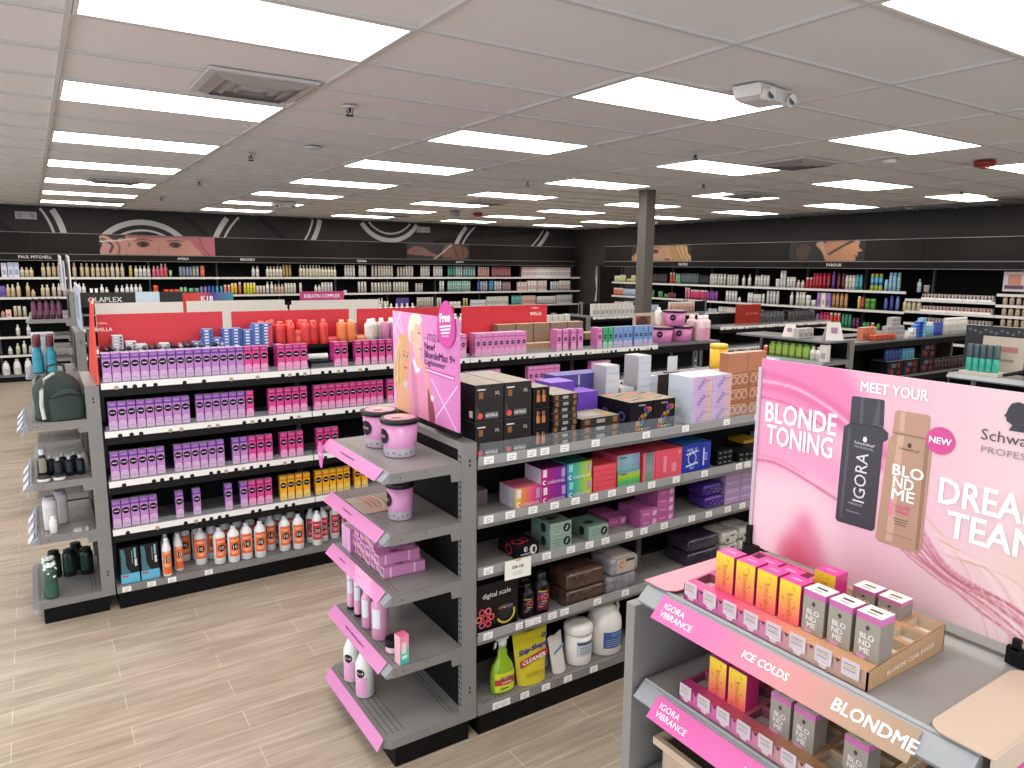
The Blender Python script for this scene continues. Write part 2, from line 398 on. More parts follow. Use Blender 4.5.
# ceiling lights
PANEL = emissive('light_panel', '#fff9f2', PANEL_STRENGTH); FRAME = M('#d8d6d2', 0.5)
lens = MB().box(0, 0, -0.001, 1.16, 0.55, 0.006, FRAME, b=PANEL)
fr = MB(); fr.box(-0.018, -0.018, -0.004, 1.178, 0, 0.008, FRAME); fr.box(-0.018, 0.55, -0.004, 1.178, 0.568, 0.008, FRAME); fr.box(-0.018, 0, -0.004, 0, 0.55, 0.008, FRAME); fr.box(1.16, 0, -0.004, 1.178, 0.55, 0.008, FRAME)
lens_me = lens.mesh('diffuser'); fr_me = fr.mesh('frame')
cols = [-4, -2, 0, 2, 4, 6, 8]
for ci, c in enumerate(cols):
    for k in range(-3, 7):
        x = 0.2346+c*1.2192; y = 2.918+3*k*0.6096
        if x < XW+0.1 or x+1.2 > XE or y < YS+0.1: continue
        e = empty('ceiling_light', (x, y, ZC)); obj('diffuser', lens_me, e); obj('frame', fr_me, e)
        tag(e, 'lit white ceiling panel, %s row from the storefront, %s column from the west windows' % (ordw(k+4), ordw(ci+1)), 'ceiling light', 'recessed ceiling light panels')
# ------------------------------------------------------------------ shelving
def tags(m, xs, y, z, w=0.042, h=0.026):
    for x in xs:
        m.quad((x, y-0.002, z), *SOUTH, w, h, TAG); m.quad((x, y-0.0026, z+0.004), *SOUTH, w*0.6, h*0.13, M('#5a5860', 0.7)); m.quad((x-0.004, y-0.0026, z-0.005), *SOUTH, w*0.45, h*0.22, M('#8a8890', 0.7))
    return m
def tag_mesh(w=0.048, h=0.032):
    m = MB(); m.box(-w/2, -0.0015, -h/2, w/2, 0, h/2, TAG); m.quad((0, -0.002, 0.004), *SOUTH, w*0.6, h*0.08, M('#9a989e', 0.7)); m.quad((-0.004, -0.002, -0.007), *SOUTH, w*0.45, h*0.16, M('#b4b2b8', 0.7)); return m.mesh('price_tag')
TAGME = tag_mesh()
def upright(parent, x, y, h, w=0.035, d=0.08, slots='f'):
    m = MB(); m.box(x-w/2, y-d/2, 0, x+w/2, y+d/2, h, GREY)
    z = 0.2
    return obj('upright', m, parent)
def gondola(name, label, x0, x1, yf, yb, levels, deck=0.15, top=1.34, section=1.22, style='grey', north=True, deck_m=None, panel=None, spine=None, lip_x1=None, uph=None, tagxs=None):
    """a double-sided run of shelves along x; levels: list of shelf heights on the south side"""
    g = empty(name, ((x0+x1)/2, (yf+yb)/2, 0)); tag(g, label, 'store shelving'); ox_, oy_ = (x0+x1)/2, (yf+yb)/2
    yc = (yf+yb)/2; T = Matrix.Translation((-ox_, -oy_, 0)); panel = panel or BLACK_M
    def P(n, m, parent=None, kind=None):
        m.xf(T); return obj(n, m, parent or g)
    xs = [x0]
    while xs[-1]+section < x1-0.3: xs.append(xs[-1]+section)
    xs.append(x1)
    k = MB(); k.box(x0+0.01, yf+0.012, 0, x1-0.01, yb-0.012, deck-0.045, BLACK); P('kick_plate', k)
    b = MB(); b.box(x0, yc-0.02, deck-0.04, x1, yc+0.02, top-0.01, panel)
    for lv in [deck]+list(levels[:-1] if len(levels) else []):
        pass
    r_ = 0.045
    P('back_panel', b)
    uph = uph or top
    for x in xs:
        x = max(x0+0.017, min(x1-0.017, x)); u = MB(); u.box(x-0.016, yc-0.04, deck-0.05, x+0.016, yc+0.04, uph, GREY_D); P('upright', u)
    for a, c in zip(xs[:-1], xs[1:]):
        d = MB(); d.box(a+0.001, yf, deck-0.042, c-0.001, yb, deck, GREY)
        n = int((c-a-0.06)/0.022)
        for i in range(n):
            for rr in range(2): d.quad((a+0.04+i*0.022, yf+0.02+rr*0.012, deck+0.0006), (1,0,0), (0,1,0), 0.013, 0.004, HOLE)
        dk = P('base_deck', d)
    for li, z in enumerate(levels):
        for si, (a, c) in enumerate(zip(xs[:-1], xs[1:])):
            sh = MB(); last = (li == 0)
            yb2 = yb if (last and north) else yc-0.02
            if style == 'grey':
                sh.box(a+0.002, yf+0.008, z-0.03, c-0.002, yb2, z, GREY); sh.box(a+0.002, yf, z-0.012, c-0.002, yf+0.008, z+0.028, M('#9b9b9c', 0.38, 0, 0.2))
                s = P('shelf', sh)
            else:
                sh.box(a+0.002, yf+0.008, z-0.03, c-0.002, yb2, z, GREY_D); sh.box(a+0.002, yf+0.002, z-0.082, c-0.002, yf+0.014, z-0.02, LIP)
                s = P('shelf', sh)
                if lip_x1 is None or a < lip_x1-0.1:
                    e = min(c, lip_x1) if lip_x1 else c
                    st = MB(); st.box(a+0.003, yf-0.004, z-0.038, e-0.003, yf+0.002, z-0.002, WHITE)
                    rnd = random.Random(li*31+si*7+int(x0*10)); x = a+0.08
                    while x < e-0.03:
                        dm = M('#1a1a1c', 0.5) if rnd.random() < 0.86 else M('#b49c84', 0.6)
                        st.disc((x, yf-0.0052, z-0.031), *SOUTH, 0.0125, 0.0125, dm, 14); x += rnd.choice([0.045, 0.06, 0.05, 0.11, 0.16])
                    P('price_strip', st, s)
                    fe = MB(); fe.box(a+0.01, yf+0.004, z-0.002, e-0.01, yf+0.006, z+0.03, CLEAR); P('clear_fence', fe, s)
            if style == 'grey' and tagxs:
                for x in tagxs.get(li, []):
                    if a < x < c:
                        t = obj('price_tag', TAGME, s, (x-ox_, yf-oy_-0.0005, z+0.008))
        if north and li > 0:
            nn = MB(); nn.box(x0+0.002, yc+0.02, z-0.03, x1-0.002, yb-0.01, z, GREY_D); P('shelf', nn)
    if style != 'grey' or tagxs:
        dk_t = (tagxs or {}).get('deck', [])
        for x in dk_t: obj('price_tag', TAGME, dk, (x-ox_, yf-oy_-0.0005, deck-0.022))
    return g
def endcap(label, xf, xs, y0, y1, levels, deck=0.135, top=1.34, strip=None, strip_txt=None, perf=True, kick=None, xk=None, name='endcap_display', hooks=None, sy=(0.055, 0.012), sdz=0.0):
    """a narrow unit of shelves facing west, on the end of a run; xf: shelf fronts, xs: uprights"""
    oy_ = (y0+y1)/2; g = empty(name, (xs, oy_, 0)); tag(g, label, 'endcap shelving'); T = Matrix.Translation((-xs, -oy_, 0))
    def P(n, m, parent=None): m.xf(T); return obj(n, m, parent or g)
    xk = xk if xk is not None else xf
    k = MB(); k.box(xk+0.02, y0+0.01, 0, xs+0.03, y1-0.01, deck-0.045, BLACK); P('kick_plate', k)
    for y in (y0+0.004, y1-0.036):
        u = MB(); u.box(xs-0.005, y, deck-0.03, xs+0.066, y+0.032, top, GREY)
        for i in range(int((top-0.2)/0.026)):
            z = deck+0.03+i*0.026; u.box(xs-0.0062, y+0.006, z, xs-0.0048, y+0.010, z+0.014, SLOT); u.box(xs-0.0062, y+0.020, z, xs-0.0048, y+0.024, z+0.014, SLOT)
        if y < oy_:
            for z0 in (0.22, top-0.1):
                for dz in (0, 0.02): u.poly([(xs+0.030, y-0.0008, z0+dz), (xs+0.038, y-0.0008, z0+dz), (xs+0.036, y-0.0008, z0+dz+0.013), (xs+0.030, y-0.0008, z0+dz+0.011)], SLOT)
        P('upright', u)
    b = MB(); b.box(xs+0.01, y0+0.03, deck, xs+0.03, y1-0.03, top-0.035, BLACK_M); b.box(xs+0.0, y0+0.03, top-0.03, xs+0.07, y1-0.03, top, GREY)
    if perf:
        n = int((y1-y0-0.08)/0.026); q = int((top-deck-0.06)/0.026)
        for i in range(n):
            for j in range(q): b.quad((xs+0.0092, y0+0.05+i*0.026, deck+0.03+j*0.026), (0,-1,0), (0,0,1), 0.007, 0.007, M('#000000', 0.9))
    P('back_panel', b)
    d = MB(); D0 = xk-0.03
    out = [(D0+0.03, y0, 0), (xs+0.066, y0, 0), (xs+0.066, y1, 0), (D0+0.03, y1, 0), (D0, y1-0.03, 0), (D0, y0+0.03, 0)]
    d.prism([(p[0], p[1], deck) for p in out], (0, 0, -0.04), GREY)
    for c_ in (0.03, 0.055, 0.08, 0.105, xs-D0-0.03, xs-D0-0.05):
        for i in range(int((y1-y0-0.1)/0.02)): d.quad((D0+c_, y0+0.05+i*0.02, deck+0.0006), (0,-1,0), (1,0,0), 0.013, 0.004, HOLE)
    dk = P('base_deck', d)
    for li, z in enumerate(levels):
        sh = MB(); sh.box(xf, y0+0.01, z-0.022, xs, y1-0.01, z, GREY)
        for y in (y0+0.006, y1-0.012):      # side brackets, deeper towards the upright
            sh.prism([(xf+0.004, y, z-0.04), (xs-0.055, y, z-0.04), (xs-0.05, y, z-0.075), (xs, y, z-0.075), (xs, y, z), (xf+0.004, y, z)], (0, 0.006, 0), GREY)
            sh.disc((xf+0.05, y-0.0008, z-0.02), *SOUTH, 0.003, 0.003, SLOT, 8); sh.disc((xf+0.16, y-0.0008, z-0.012), *SOUTH, 0.003, 0.003, SLOT, 8)
        sh.prism([(xf+0.006, y0+0.008, z+0.004), (xf-0.03, y0+0.008, z-0.028), (xf-0.022, y0+0.008, z-0.038), (xf+0.012, y0+0.008, z-0.036)], (0, y1-y0-0.016, 0), M('#8b8e93', 0.45, 0, 0.1))
        if hooks != 'plain':
            for c_ in (0.012, 0.03):
                for i in range(int((y1-y0-0.1)/0.024)): sh.quad((xf+0.02+c_, y0+0.05+i*0.024, z+0.0006), (0,-1,0), (1,0,0), 0.012, 0.0035, HOLE)
        s = P('shelf', sh)
        if strip:
            sm = strip if not isinstance(strip, (list, tuple)) else strip[li % len(strip)]
            st = MB(); a = Vector((xf+0.002-sdz*0.7, 0, z+0.006-sdz)); b2 = Vector((xf-0.038-sdz*0.5, 0, z-0.034-sdz*0.9)); N_ = Vector((-0.7, 0, 0.71)).normalized()*0.003
            st.prism([a+N_+Vector((0, y0+sy[0], 0)), a+N_+Vector((0, y1-sy[1], 0)), b2+N_+Vector((0, y1-sy[1], 0)), b2+N_+Vector((0, y0+sy[0], 0))][::-1], (0.001, 0, -0.001), sm)
            if strip_txt:
                V = (a-b2).normalized(); O = (a+b2)/2+N_*1.25
                for (txt, yc_, h, colr, bold, *vo) in strip_txt[li % len(strip_txt)]:
                    st.text(txt, O+Vector((0, yc_, 0))+V*(vo[0] if vo else 0), (0, -1, 0), V, colr, h=h, bold=bold)
            P('price_channel_card', st, s)
    if strip:
        sm = strip if not isinstance(strip, (list, tuple)) else strip[-1]
        st = MB(); st.prism([(D0-0.002, y1-0.03, deck+0.012), (D0-0.03, y1-0.03, deck-0.035), (D0-0.03, y0+0.01, deck-0.035), (D0-0.002, y0+0.01, deck+0.012)][::-1], (0.002, 0, 0), sm)
        P('price_channel_card', st, dk)
    return g
GD1 = gondola('shelving_gondola', 'long black-lipped shelving run stocked with purple, pink and yellow hair dye cartons', 0.283, 5.50, 4.72, 5.42, [1.385, 1.10, 0.80, 0.505], deck=0.145, top=1.5, style='black', lip_x1=4.67, uph=1.5, tagxs={'deck': [2.9, 3.1]})
PINKC = M('#cc7db2', 0.35, 0, 0.2)
dk_txt = M('#5b2050', 0.6)
sqz = lambda y, n: [('il1 lilil li il1li', y, 0.008, dk_txt, 0.012)]
endcap('grey endcap with lilac backpack shelf, on the west end of the dye carton run', -0.085, 0.21, 4.74, 5.42, [1.18, 0.835, 0.52], deck=0.135, top=1.37, xk=-0.11, perf=False)
for x in (0.335, 0.47, 0.585, 0.80): obj('price_tag', TAGME, [c for c in GD1.children if c.name.startswith('base_deck')][0], (x-2.8915, 4.72-5.07-0.0005, 0.123))
tx = {0: [1.55, 1.665, 1.77, 1.84, 1.95, 2.13, 2.45, 2.72, 3.03, 3.28], 1: [1.55, 1.66, 1.78, 1.90, 2.02, 2.13, 2.24, 2.36, 2.50, 2.67, 2.88, 3.15, 3.22, 3.29, 3.37], 2: [1.55, 1.73, 1.86, 2.0, 2.11, 2.21, 2.36, 2.46, 2.6, 2.8, 2.93, 3.08, 3.2, 3.33], 3: [1.55, 1.72, 1.76, 1.81, 1.9, 1.97, 2.17, 2.35, 2.6, 2.9], 'deck': []}
GD2 = gondola('shelving_gondola', 'nearer grey shelving run stocked with gloves, foils and towels', 1.50, 5.16, 2.53, 3.21, [1.255, 0.995, 0.763, 0.462], deck=0.142, top=1.25, style='grey', tagxs=tx, uph=1.25)
for i, x in enumerate([1.60, 1.645, 1.75, 1.87, 2.0, 2.16]): obj('price_tag', TAGME, [c for c in GD2.children if c.name.startswith('base_deck')][0], (x-3.33, 2.53-2.87-0.0005, 0.12))
GD2E = endcap('grey endcap with pink strips holding pink tubs and bottles', 1.10, 1.43, 2.535, 3.22, [1.265, 1.01, 0.755, 0.445], deck=0.135, top=1.345, strip=PINKC, xk=1.09,
    strip_txt=[[('To Maintain & Brighten Up Your Blonde', 2.93, 0.009, dk_txt, 0.02)], [('A Safely Lighten Experience', 2.95, 0.009, dk_txt, 0.02)], [('A Blonde Tone,', 3.03, 0.009, dk_txt, 0.02), ('the perfect match', 2.82, 0.007, dk_txt, 0.0)], [('Protect Your Blonde with a mask & more', 2.90, 0.009, dk_txt, 0.02)]])
g3s = grad('pink_to_beige_card', [(0, '#8f7b68'), (0.28, '#a3866f'), (0.5, '#c28088'), (0.75, '#cc6c9c'), (1, '#c4609e')], 'Y', -0.35, 0.30, 0.35)
g3s2 = grad('pink_card', [(0, '#cf8c98'), (0.5, '#d466a4'), (1, '#cb569e')], 'Y', -0.35, 0.30, 0.35)
W1 = M('#fbf3f3', 0.5)
GD3E = endcap('grey endcap with hair toner trays and pink to beige strips', 1.085, 1.42, 0.41, 1.105, [1.38, 1.15, 0.92, 0.69, 0.42], deck=0.14, top=1.385, strip=[g3s, g3s2, g3s, g3s2, g3s], xk=1.09, hooks='plain', perf=False, sy=(0.085, 0.065), sdz=0.010,
    strip_txt=[[('IGORA', 0.995, 0.013, W1, 0.0, 0.009), ('VIBRANCE', 0.980, 0.013, W1, 0.0, -0.009), ('ICE COLDS', 0.765, 0.014, W1, 0.02), ('BLONDME', 0.56, 0.021, W1, 0.02)], [('IGORA', 0.995, 0.013, W1, 0.0, 0.009), ('VIBRANCE', 0.980, 0.013, W1, 0.0, -0.009), ('WARM', 0.765, 0.014, W1, 0.02)], [], [], []])
m = MB(); m.box(1.06, 1.108, 0.1, 1.47, 1.135, 1.33, GREY)
m.xf(Matrix.Translation((-1.42, -0.7575, 0))); obj('side_panel', m, GD3E)
# run behind the toner endcap, out of frame but for its spine
gondola('shelving_gondola', 'grey shelving run behind the tall pink toning sign', 1.50, 5.16, 0.42, 1.10, [1.25, 0.9, 0.5], deck=0.14, top=1.30, style='grey')
# ------------------------------------------------------------------ products on the dye carton run
def lab(desc, i, where): return '%s, %s from the west %s' % (desc, ordw(i), where)
def carton_kind(name, cat, w, d, h, bands, side, topc, oval=0.62, ink='#1a161c', bar='#d9c6e2', rx=None):
    """upright carton: bands = [(z fraction from, to, colour)] on the front; a printed oval with a light word bar"""
    m = MB(); m.box(-w/2, 0.0005, 0, w/2, d, h, M(side, 0.4), t=M(topc, 0.5))
    for a, b, c in bands: m.box(-w/2, 0, h*a, w/2, 0.0006, h*b, M(c, 0.35, 0, 0.2))
    m.box(-w/2, -0.0002, 0, -w/2+0.0012, 0.0004, h, M(side, 0.4)); m.box(w/2-0.0012, -0.0002, 0, w/2, 0.0004, h, M(side, 0.4))
    if oval:
        rx = rx or w*0.43
        m.disc((0, -0.0008, h*oval), *SOUTH, rx, rx*1.02, M(ink, 0.5), 22); m.quad((0, -0.0012, h*oval), *SOUTH, rx*1.3, rx*0.26, M(bar, 0.5))
        m.quad((0, -0.0008, h*0.90), *SOUTH, w*0.6, h*0.012, M(bar, 0.5)); m.quad((0, -0.0008, h*0.30), *SOUTH, w*0.55, h*0.014, M('#fbf2fb', 0.5)); m.quad((0, -0.0008, h*0.12), *SOUTH, w*0.6, h*0.012, M(side, 0.5))
    return Kind(name, cat, m)
PUR = carton_kind('hair_dye_carton', 'hair dye carton', 0.046, 0.044, 0.165, [(0, .28, '#cda6cc'), (.28, .80, '#b97fc0'), (.80, .87, '#6a3590'), (.87, 1, '#9058ae')], '#5c3186', '#c7b2d6')
PNK = carton_kind('hair_dye_carton', 'hair dye carton', 0.046, 0.044, 0.165, [(0, .28, '#e79cc8'), (.28, .80, '#d94a92'), (.80, .87, '#a42464'), (.87, 1, '#c84086')], '#b02a78', '#d98fb8')
YEL = carton_kind('hair_dye_carton', 'hair dye carton', 0.046, 0.044, 0.165, [(0, .28, '#f2cc66'), (.28, .80, '#f0ae1c'), (.80, .87, '#c47e10'), (.87, 1, '#e09a18')], '#b87818', '#e2b860')
LPK = carton_kind('hair_dye_carton', 'hair dye carton', 0.052, 0.046, 0.175, [(0, .28, '#e3a3cf'), (.28, .80, '#dd86c2'), (.80, .87, '#c766a8'), (.87, 1, '#dc8cc4')], '#c26fa6', '#e2aacd', oval=.55, rx=.0155)
GRN = carton_kind('hair_dye_carton', 'hair dye carton', 0.052, 0.046, 0.175, [(0, .28, '#9fd0b4'), (.28, 1, '#3fae72')], '#2f8f5c', '#8cc8a4', oval=.55, rx=.0155)
BLU = carton_kind('hair_dye_carton', 'hair dye carton', 0.052, 0.046, 0.175, [(0, .28, '#c3b6dc'), (.28, 1, '#7f9ed4')], '#5a8cc8', '#a9c0e2', oval=.55, rx=.0155)
YF = 4.745
R = lambda xs, k: [(x, k) for x in xs]
def arr(a, n, s): return [a+s*i for i in range(n)]
rows = [
 ('top shelf', 1.385, R(arr(0.323, 16, 0.0493), PUR)+R([1.112, 1.162, 1.213], PNK)+R([1.32, 1.37, 1.42, 1.47], PNK)+R([1.70, 1.75], PNK)+R(arr(1.85, 12, 0.0575), PNK)
   + R([2.68]+arr(2.81, 9, 0.0525)+[3.58, 3.645, 3.73, 3.80, 4.01], LPK)+R([4.07, 4.13], GRN)+R([4.19, 4.245, 4.30, 4.355, 4.43, 4.485, 4.54, 4.60], BLU)),
 ('second shelf', 1.10, R(arr(0.335, 9, 0.0493), PUR)+R(arr(0.81, 6, 0.0493), PUR)+R([1.11], PNK)+R(arr(1.25, 5, 0.052), PNK)+R(arr(1.55, 10, 0.0505), PNK)+R(arr(2.08, 6, 0.0505), PNK)+R(arr(2.72, 6, 0.053), LPK)+R(arr(3.3, 6, 0.053), LPK)+R(arr(3.95, 4, 0.053), LPK)),
 ('third shelf', 0.80, R(arr(0.325, 6, 0.0493), PUR)+R(arr(0.67, 6, 0.0493), PUR)+R([1.01, 1.06], PUR)+R([1.112, 1.165, 1.217], PNK)+R([1.315, 1.367, 1.42], PNK)+R([1.56, 1.613, 1.665], PNK)),
 ('fourth shelf', 0.505, R(arr(0.315, 5, 0.0493), PUR)+R([0.66, 0.76, 0.95, 1.045], PUR)+R([1.097, 1.15, 1.202], PNK)+R([1.30, 1.352, 1.405, 1.457], YEL)+R(arr(1.54, 5, 0.0505), YEL)+R([1.82, 1.872], YEL)),
]
DESC = {id(PUR): 'purple dye carton', id(PNK): 'hot pink dye carton', id(YEL): 'yellow dye carton', id(LPK): 'pale pink dye carton', id(GRN): 'green dye carton', id(BLU): 'light blue dye carton'}
for rn, z, items in rows:
    cnt = {}; x1 = 0
    for x, k in items:
        cnt[k] = cnt.get(k, 0)+1
        k.put((x, YF+random.uniform(-.002, .003), z), lab(DESC[id(k)], cnt[k], 'on the %s of the dye run' % rn), random.uniform(-.02, .02), 'dye cartons on the '+rn)
        if rn == 'top shelf' and (x < 1.08 or 2.7 < x < 3.3): k.put((x, YF+0.05, z), '%s behind the %s one from the west, top dye shelf' % (DESC[id(k)], ordw(cnt[k])), random.uniform(-.02, .02), 'dye cartons on the '+rn)
        if rn == 'top shelf' and k in (PNK, LPK) and x in (1.32, 1.70, 2.68, 3.58, 3.73, 4.01):
            for q in range(1, 4 if x == 2.68 else 2): k.put((x, YF+0.0475*q, z), '%s, %s row behind the %s one from the west, top shelf' % (DESC[id(k)], ordw(q), ordw(cnt[k])), 0, 'dye cartons on the '+rn)
# clutter lying on the top shelf behind the cartons
dark = ['#4a4b52', '#6e6f77', '#8b8a90', '#2e2f36', '#a9a6ab', '#5b5560']
tubes = {c: Kind('dye_tube', 'hair dye tube', MB().lathe([(0.004, 0), (0.013, 0.004), (0.015, 0.03), (0.014, 0.13), (0.014, 0.15)], M(c, 0.3, 0.4), 10)) for c in dark}
n = 0
for i in range(22):
    x = 0.34+i*0.041; n += 1; c = dark[(i*7) % 6]
    if 0.88 < x < 0.95 or x > 1.02: continue
    tubes[c].put((x, 4.90+0.004*(i % 3), 1.553+0.003*(i % 2)), 'loose foil dye tube, %s from the west behind the purple cartons' % ordw(n), 0, 'loose tubes behind the purple cartons', 1.0, (-math.pi/2, 0.0, 0.10*math.sin(i*2.3)))
def flatbox(c, w=0.058, d=0.10, h=0.019, side='#d8d8de'):
    m = MB(); m.box(-w/2, 0, 0, w/2, d, h, M(c, 0.5), t=M(side, 0.5)); m.quad((-w*0.15, -0.0006, h/2), *SOUTH, w*0.4, h*0.45, M('#e9eaf2', 0.5)); m.quad((w*0.3, -0.0006, h/2), *SOUTH, w*0.15, h*0.6, M('#20222a', 0.5)); return m
BB = Kind('bleach_sachet_box', 'small box', flatbox('#4f6fb4', side='#7f93bd')); GB = Kind('bleach_sachet_box', 'small box', flatbox('#b9bfc8'))
riser = MB(); riser.box(1.12, 4.865, 1.508, 2.55, 5.025, 1.526, LIP); riser.box(1.12, 5.0, 1.388, 2.55, 5.02, 1.508, BLACK)
rs = obj('raised_shelf', riser); tag(rs, 'black raised shelf behind the pink cartons carrying red and orange bottles', 'shelf')
bench = MB(); bench.box(0.31, 4.86, 1.388, 1.115, 5.025, 1.535, BLACK); tag(obj('raised_shelf', bench), 'low black step behind the purple cartons, under small blue boxes', 'shelf')
bench = MB(); bench.box(2.62, 4.95, 1.388, 4.64, 5.028, 1.44, BLACK); tag(obj('raised_shelf', bench), 'low black step behind the pale pink cartons, under tan boxes', 'shelf')
st = [(0.85, 2, 1.536), (0.915, 6, 1.536), (0.975, 3, 1.536), (1.035, 6, 1.536), (1.094, 6, 1.536)]
for si, (x, nn, z) in enumerate(st):
    for k in range(nn): BB.put((x, 4.92, z+0.0195*k), 'small blue and white box, %s up in the %s stack before the red header' % (ordw(k+1), ordw(si+1)), random.uniform(-.06, .06), 'blue boxes in stacks')
for si, (x, nn) in enumerate([(1.165, 6), (1.225, 8), (1.284, 8)]):
    for k in range(nn): BB.put((x-0.01, 4.872, 1.5265+0.0195*k), 'small blue and white box, %s up in the %s stack beside the red bottles' % (ordw(k+1), ordw(si+1)), random.uniform(-.05, .05), 'blue boxes in stacks')
for si, (x, nn) in enumerate([(0.405, 5), (0.475, 3), (0.535, 2), (0.66, 2)]):
    for k in range(nn): GB.put((x, 4.92, 1.536+0.0195*k), 'small pale grey box, %s up in the %s stack behind purple cartons' % (ordw(k+1), ordw(si+1)), random.uniform(-.06, .06), 'grey boxes in stacks')
def bottle(name, cat, r, h, body, cap='#f2efe9', neck=0.3, label=None, capr=None, sh=0.80, txt=None, txtc='#ffffff', rough=0.35, face=-math.pi/2, capname='cap', caph=0.12, labz=(0.2, 0.7), laba=1.1, extra=None, seg=20):
    B = M(body, rough, 0, 0.2); H = h*(1-caph); cr = capr or r*0.42; m = MB()
    m.lathe([(r*0.86, 0), (r, h*0.02), (r, H*sh), (r*0.93, H*(sh+0.05)), (r*0.62, H*(sh+(1-sh)*0.7)), (cr*0.9, H*0.985), (cr*0.9, H)], B, seg)
    if label: m.patch(r*1.012, h*labz[0], h*labz[1], face-laba, face+laba, M(label, 0.45), 10)
    if txt: m.ctext(txt[0], r*1.02, h*txt[1], face, M(txtc, 0.5), h*txt[2], bold=0.02, vertical=txt[3] if len(txt) > 3 else False)
    if extra: extra(m, r, h)
    c = MB(); c.lathe([(cr, 0), (cr*1.02, h*0.01), (cr, h*caph*0.9), (cr*0.85, h*caph)], M(cap, 0.35), 16, z0=H-0.001)
    return Kind(name, cat, m, [(capname, c, [])])
def devx(num, col):
    def f(m, r, h):
        a = -math.pi/2
        n_ = 18; R0 = r*0.62; b = len(m.v)
        vs = [(r*1.022*math.cos(a+R0*math.cos(t)/r), r*1.022*math.sin(a+R0*math.cos(t)/r), h*0.45+R0*math.sin(t)) for t in [2*math.pi*k/n_ for k in range(n_)]]
        # ring of fans from the centre so the disc hugs the curve
        for q in range(3):
            pass
        cen = (r*1.03*math.cos(a), r*1.03*math.sin(a), h*0.45); mid = [(r*1.026*math.cos(a+0.5*R0*math.cos(t)/r), r*1.026*math.sin(a+0.5*R0*math.cos(t)/r), h*0.45+0.5*R0*math.sin(t)) for t in [2*math.pi*k/n_ for k in range(n_)]]
        m.add([cen]+mid+vs, [(0, 1+k, 1+(k+1) % n_) for k in range(n_)]+[(1+k, 1+n_+k, 1+n_+(k+1) % n_, 1+(k+1) % n_) for k in range(n_)], M('#1c1a1e', 0.5))
        m.ctext(num, r*1.045, h*0.45, a, M('#f4f2f0', 0.5), h*0.1, bold=0.04)
        for zz, ww in ((0.60, 0.8), (0.63, 0.7), (0.32, 0.9), (0.29, 0.8), (0.26, 0.6)): m.patch(r*1.02, h*zz, h*(zz+0.012), a-ww, a+ww, M('#f7dccb' if col == '#ea6a2a' else '#f0c8c8', 0.5), 6)
    return f
DV10 = bottle('developer_bottle', 'developer bottle', 0.037, 0.245, '#e7e9ec', '#dfe3e8', label='#ea6a2a', capr=0.015, sh=0.80, caph=0.07, laba=1.0, labz=(0.18, 0.72), extra=devx('10', '#ea6a2a'))
DV20 = bottle('developer_bottle', 'developer bottle', 0.033, 0.245, '#e7e9ec', '#dfe3e8', label='#c22a3c', capr=0.014, sh=0.80, caph=0.07, laba=1.0, labz=(0.18, 0.72), extra=devx('20', '#c22a3c'))
DVS = bottle('developer_bottle', 'developer bottle', 0.026, 0.245, '#e7e9ec', '#e9ecef', label='#ea6a2a', capr=0.012, sh=0.80, caph=0.10, laba=1.1, labz=(0.06, 0.66), extra=devx('10', '#ea6a2a'))
wd_ = 'on the bottom deck'
for i, (x, y, r) in enumerate([(0.567, 4.75, 0), (0.642, 4.80, .1), (0.575, 4.85, 0), (0.65, 4.88, 0)]): DVS.put((x, y, 0.146), 'slim white bottle with orange 10 label, %s of four on the deck' % ordw(i+1), r, 'slim 10 volume bottles')
pts10 = [(0.78, 4.83), (0.86, 4.90), (0.884, 4.78), (0.967, 4.76), (1.05, 4.77), (1.135, 4.755), (1.224, 4.84), (1.302, 4.775), (1.391, 4.76)]
for i, (x, y) in enumerate(pts10): DV10.put((x, y, 0.146), lab('white bottle with orange 10 label', i+1, wd_), random.uniform(-.25, .25), '10 volume developer bottles')
for i, (x, y) in enumerate([(0.78, 4.93), (0.95, 4.93), (1.03, 4.93), (1.11, 4.93), (1.21, 4.95), (1.3, 4.93), (1.39, 4.93), (0.70, 4.95)]): DV10.put((x, y, 0.146), lab('white orange-labelled bottle in the back row', i+1, wd_), random.uniform(-.2, .2), '10 volume developer bottles')
for i, (x, y) in enumerate([(1.50, 4.80), (1.52, 4.725), (1.58, 4.775), (1.668, 4.79), (1.76, 4.80), (1.84, 4.79), (1.92, 4.79), (1.66, 4.93), (1.75, 4.94)]): DV20.put((x, y+0.03, 0.146), lab('white bottle with red 20 label', i+1, wd_), random.uniform(-.25, .25), '20 volume developer bottles')
def bootbox():
    m = MB(); w, d, h = 0.10, 0.09, 0.225; K = M('#16181c', 0.35, 0, 0.3); m.box(0, 0, 0, w, d, h, K)
    m.box(-0.0006, -0.0008, 0, w+0.0006, 0, h*0.26, M('#5fb6d6', 0.4)); m.quad((w*0.22, -0.0012, h*0.20), *SOUTH, w*0.36, h*0.05, M('#c8405a', 0.4))
    m.poly([(0.004, -0.001, h*0.27), (w*0.55, -0.001, h*0.27), (w*0.40, -0.001, h*0.38), (w*0.30, -0.001, h*0.52), (w*0.30, -0.001, h*0.75), (w*0.24, -0.001, h*0.95), (0.004, -0.001, h*0.97), (0.006, -0.001, h*0.7)], M('#41707c', 0.5))
    m.quad((w*0.82, -0.001, h*0.82), *SOUTH, w*0.10, h*0.28, M('#8fb9bc', 0.5)); m.quad((w*0.84, -0.001, h*0.55), *SOUTH, w*0.12, h*0.20, M('#d8dadb', 0.5)); m.quad((w*0.66, -0.001, h*0.72), *SOUTH, w*0.05, h*0.38, M('#7c8488', 0.5))
    return m
BX = Kind('spray_tan_box', 'box', bootbox())
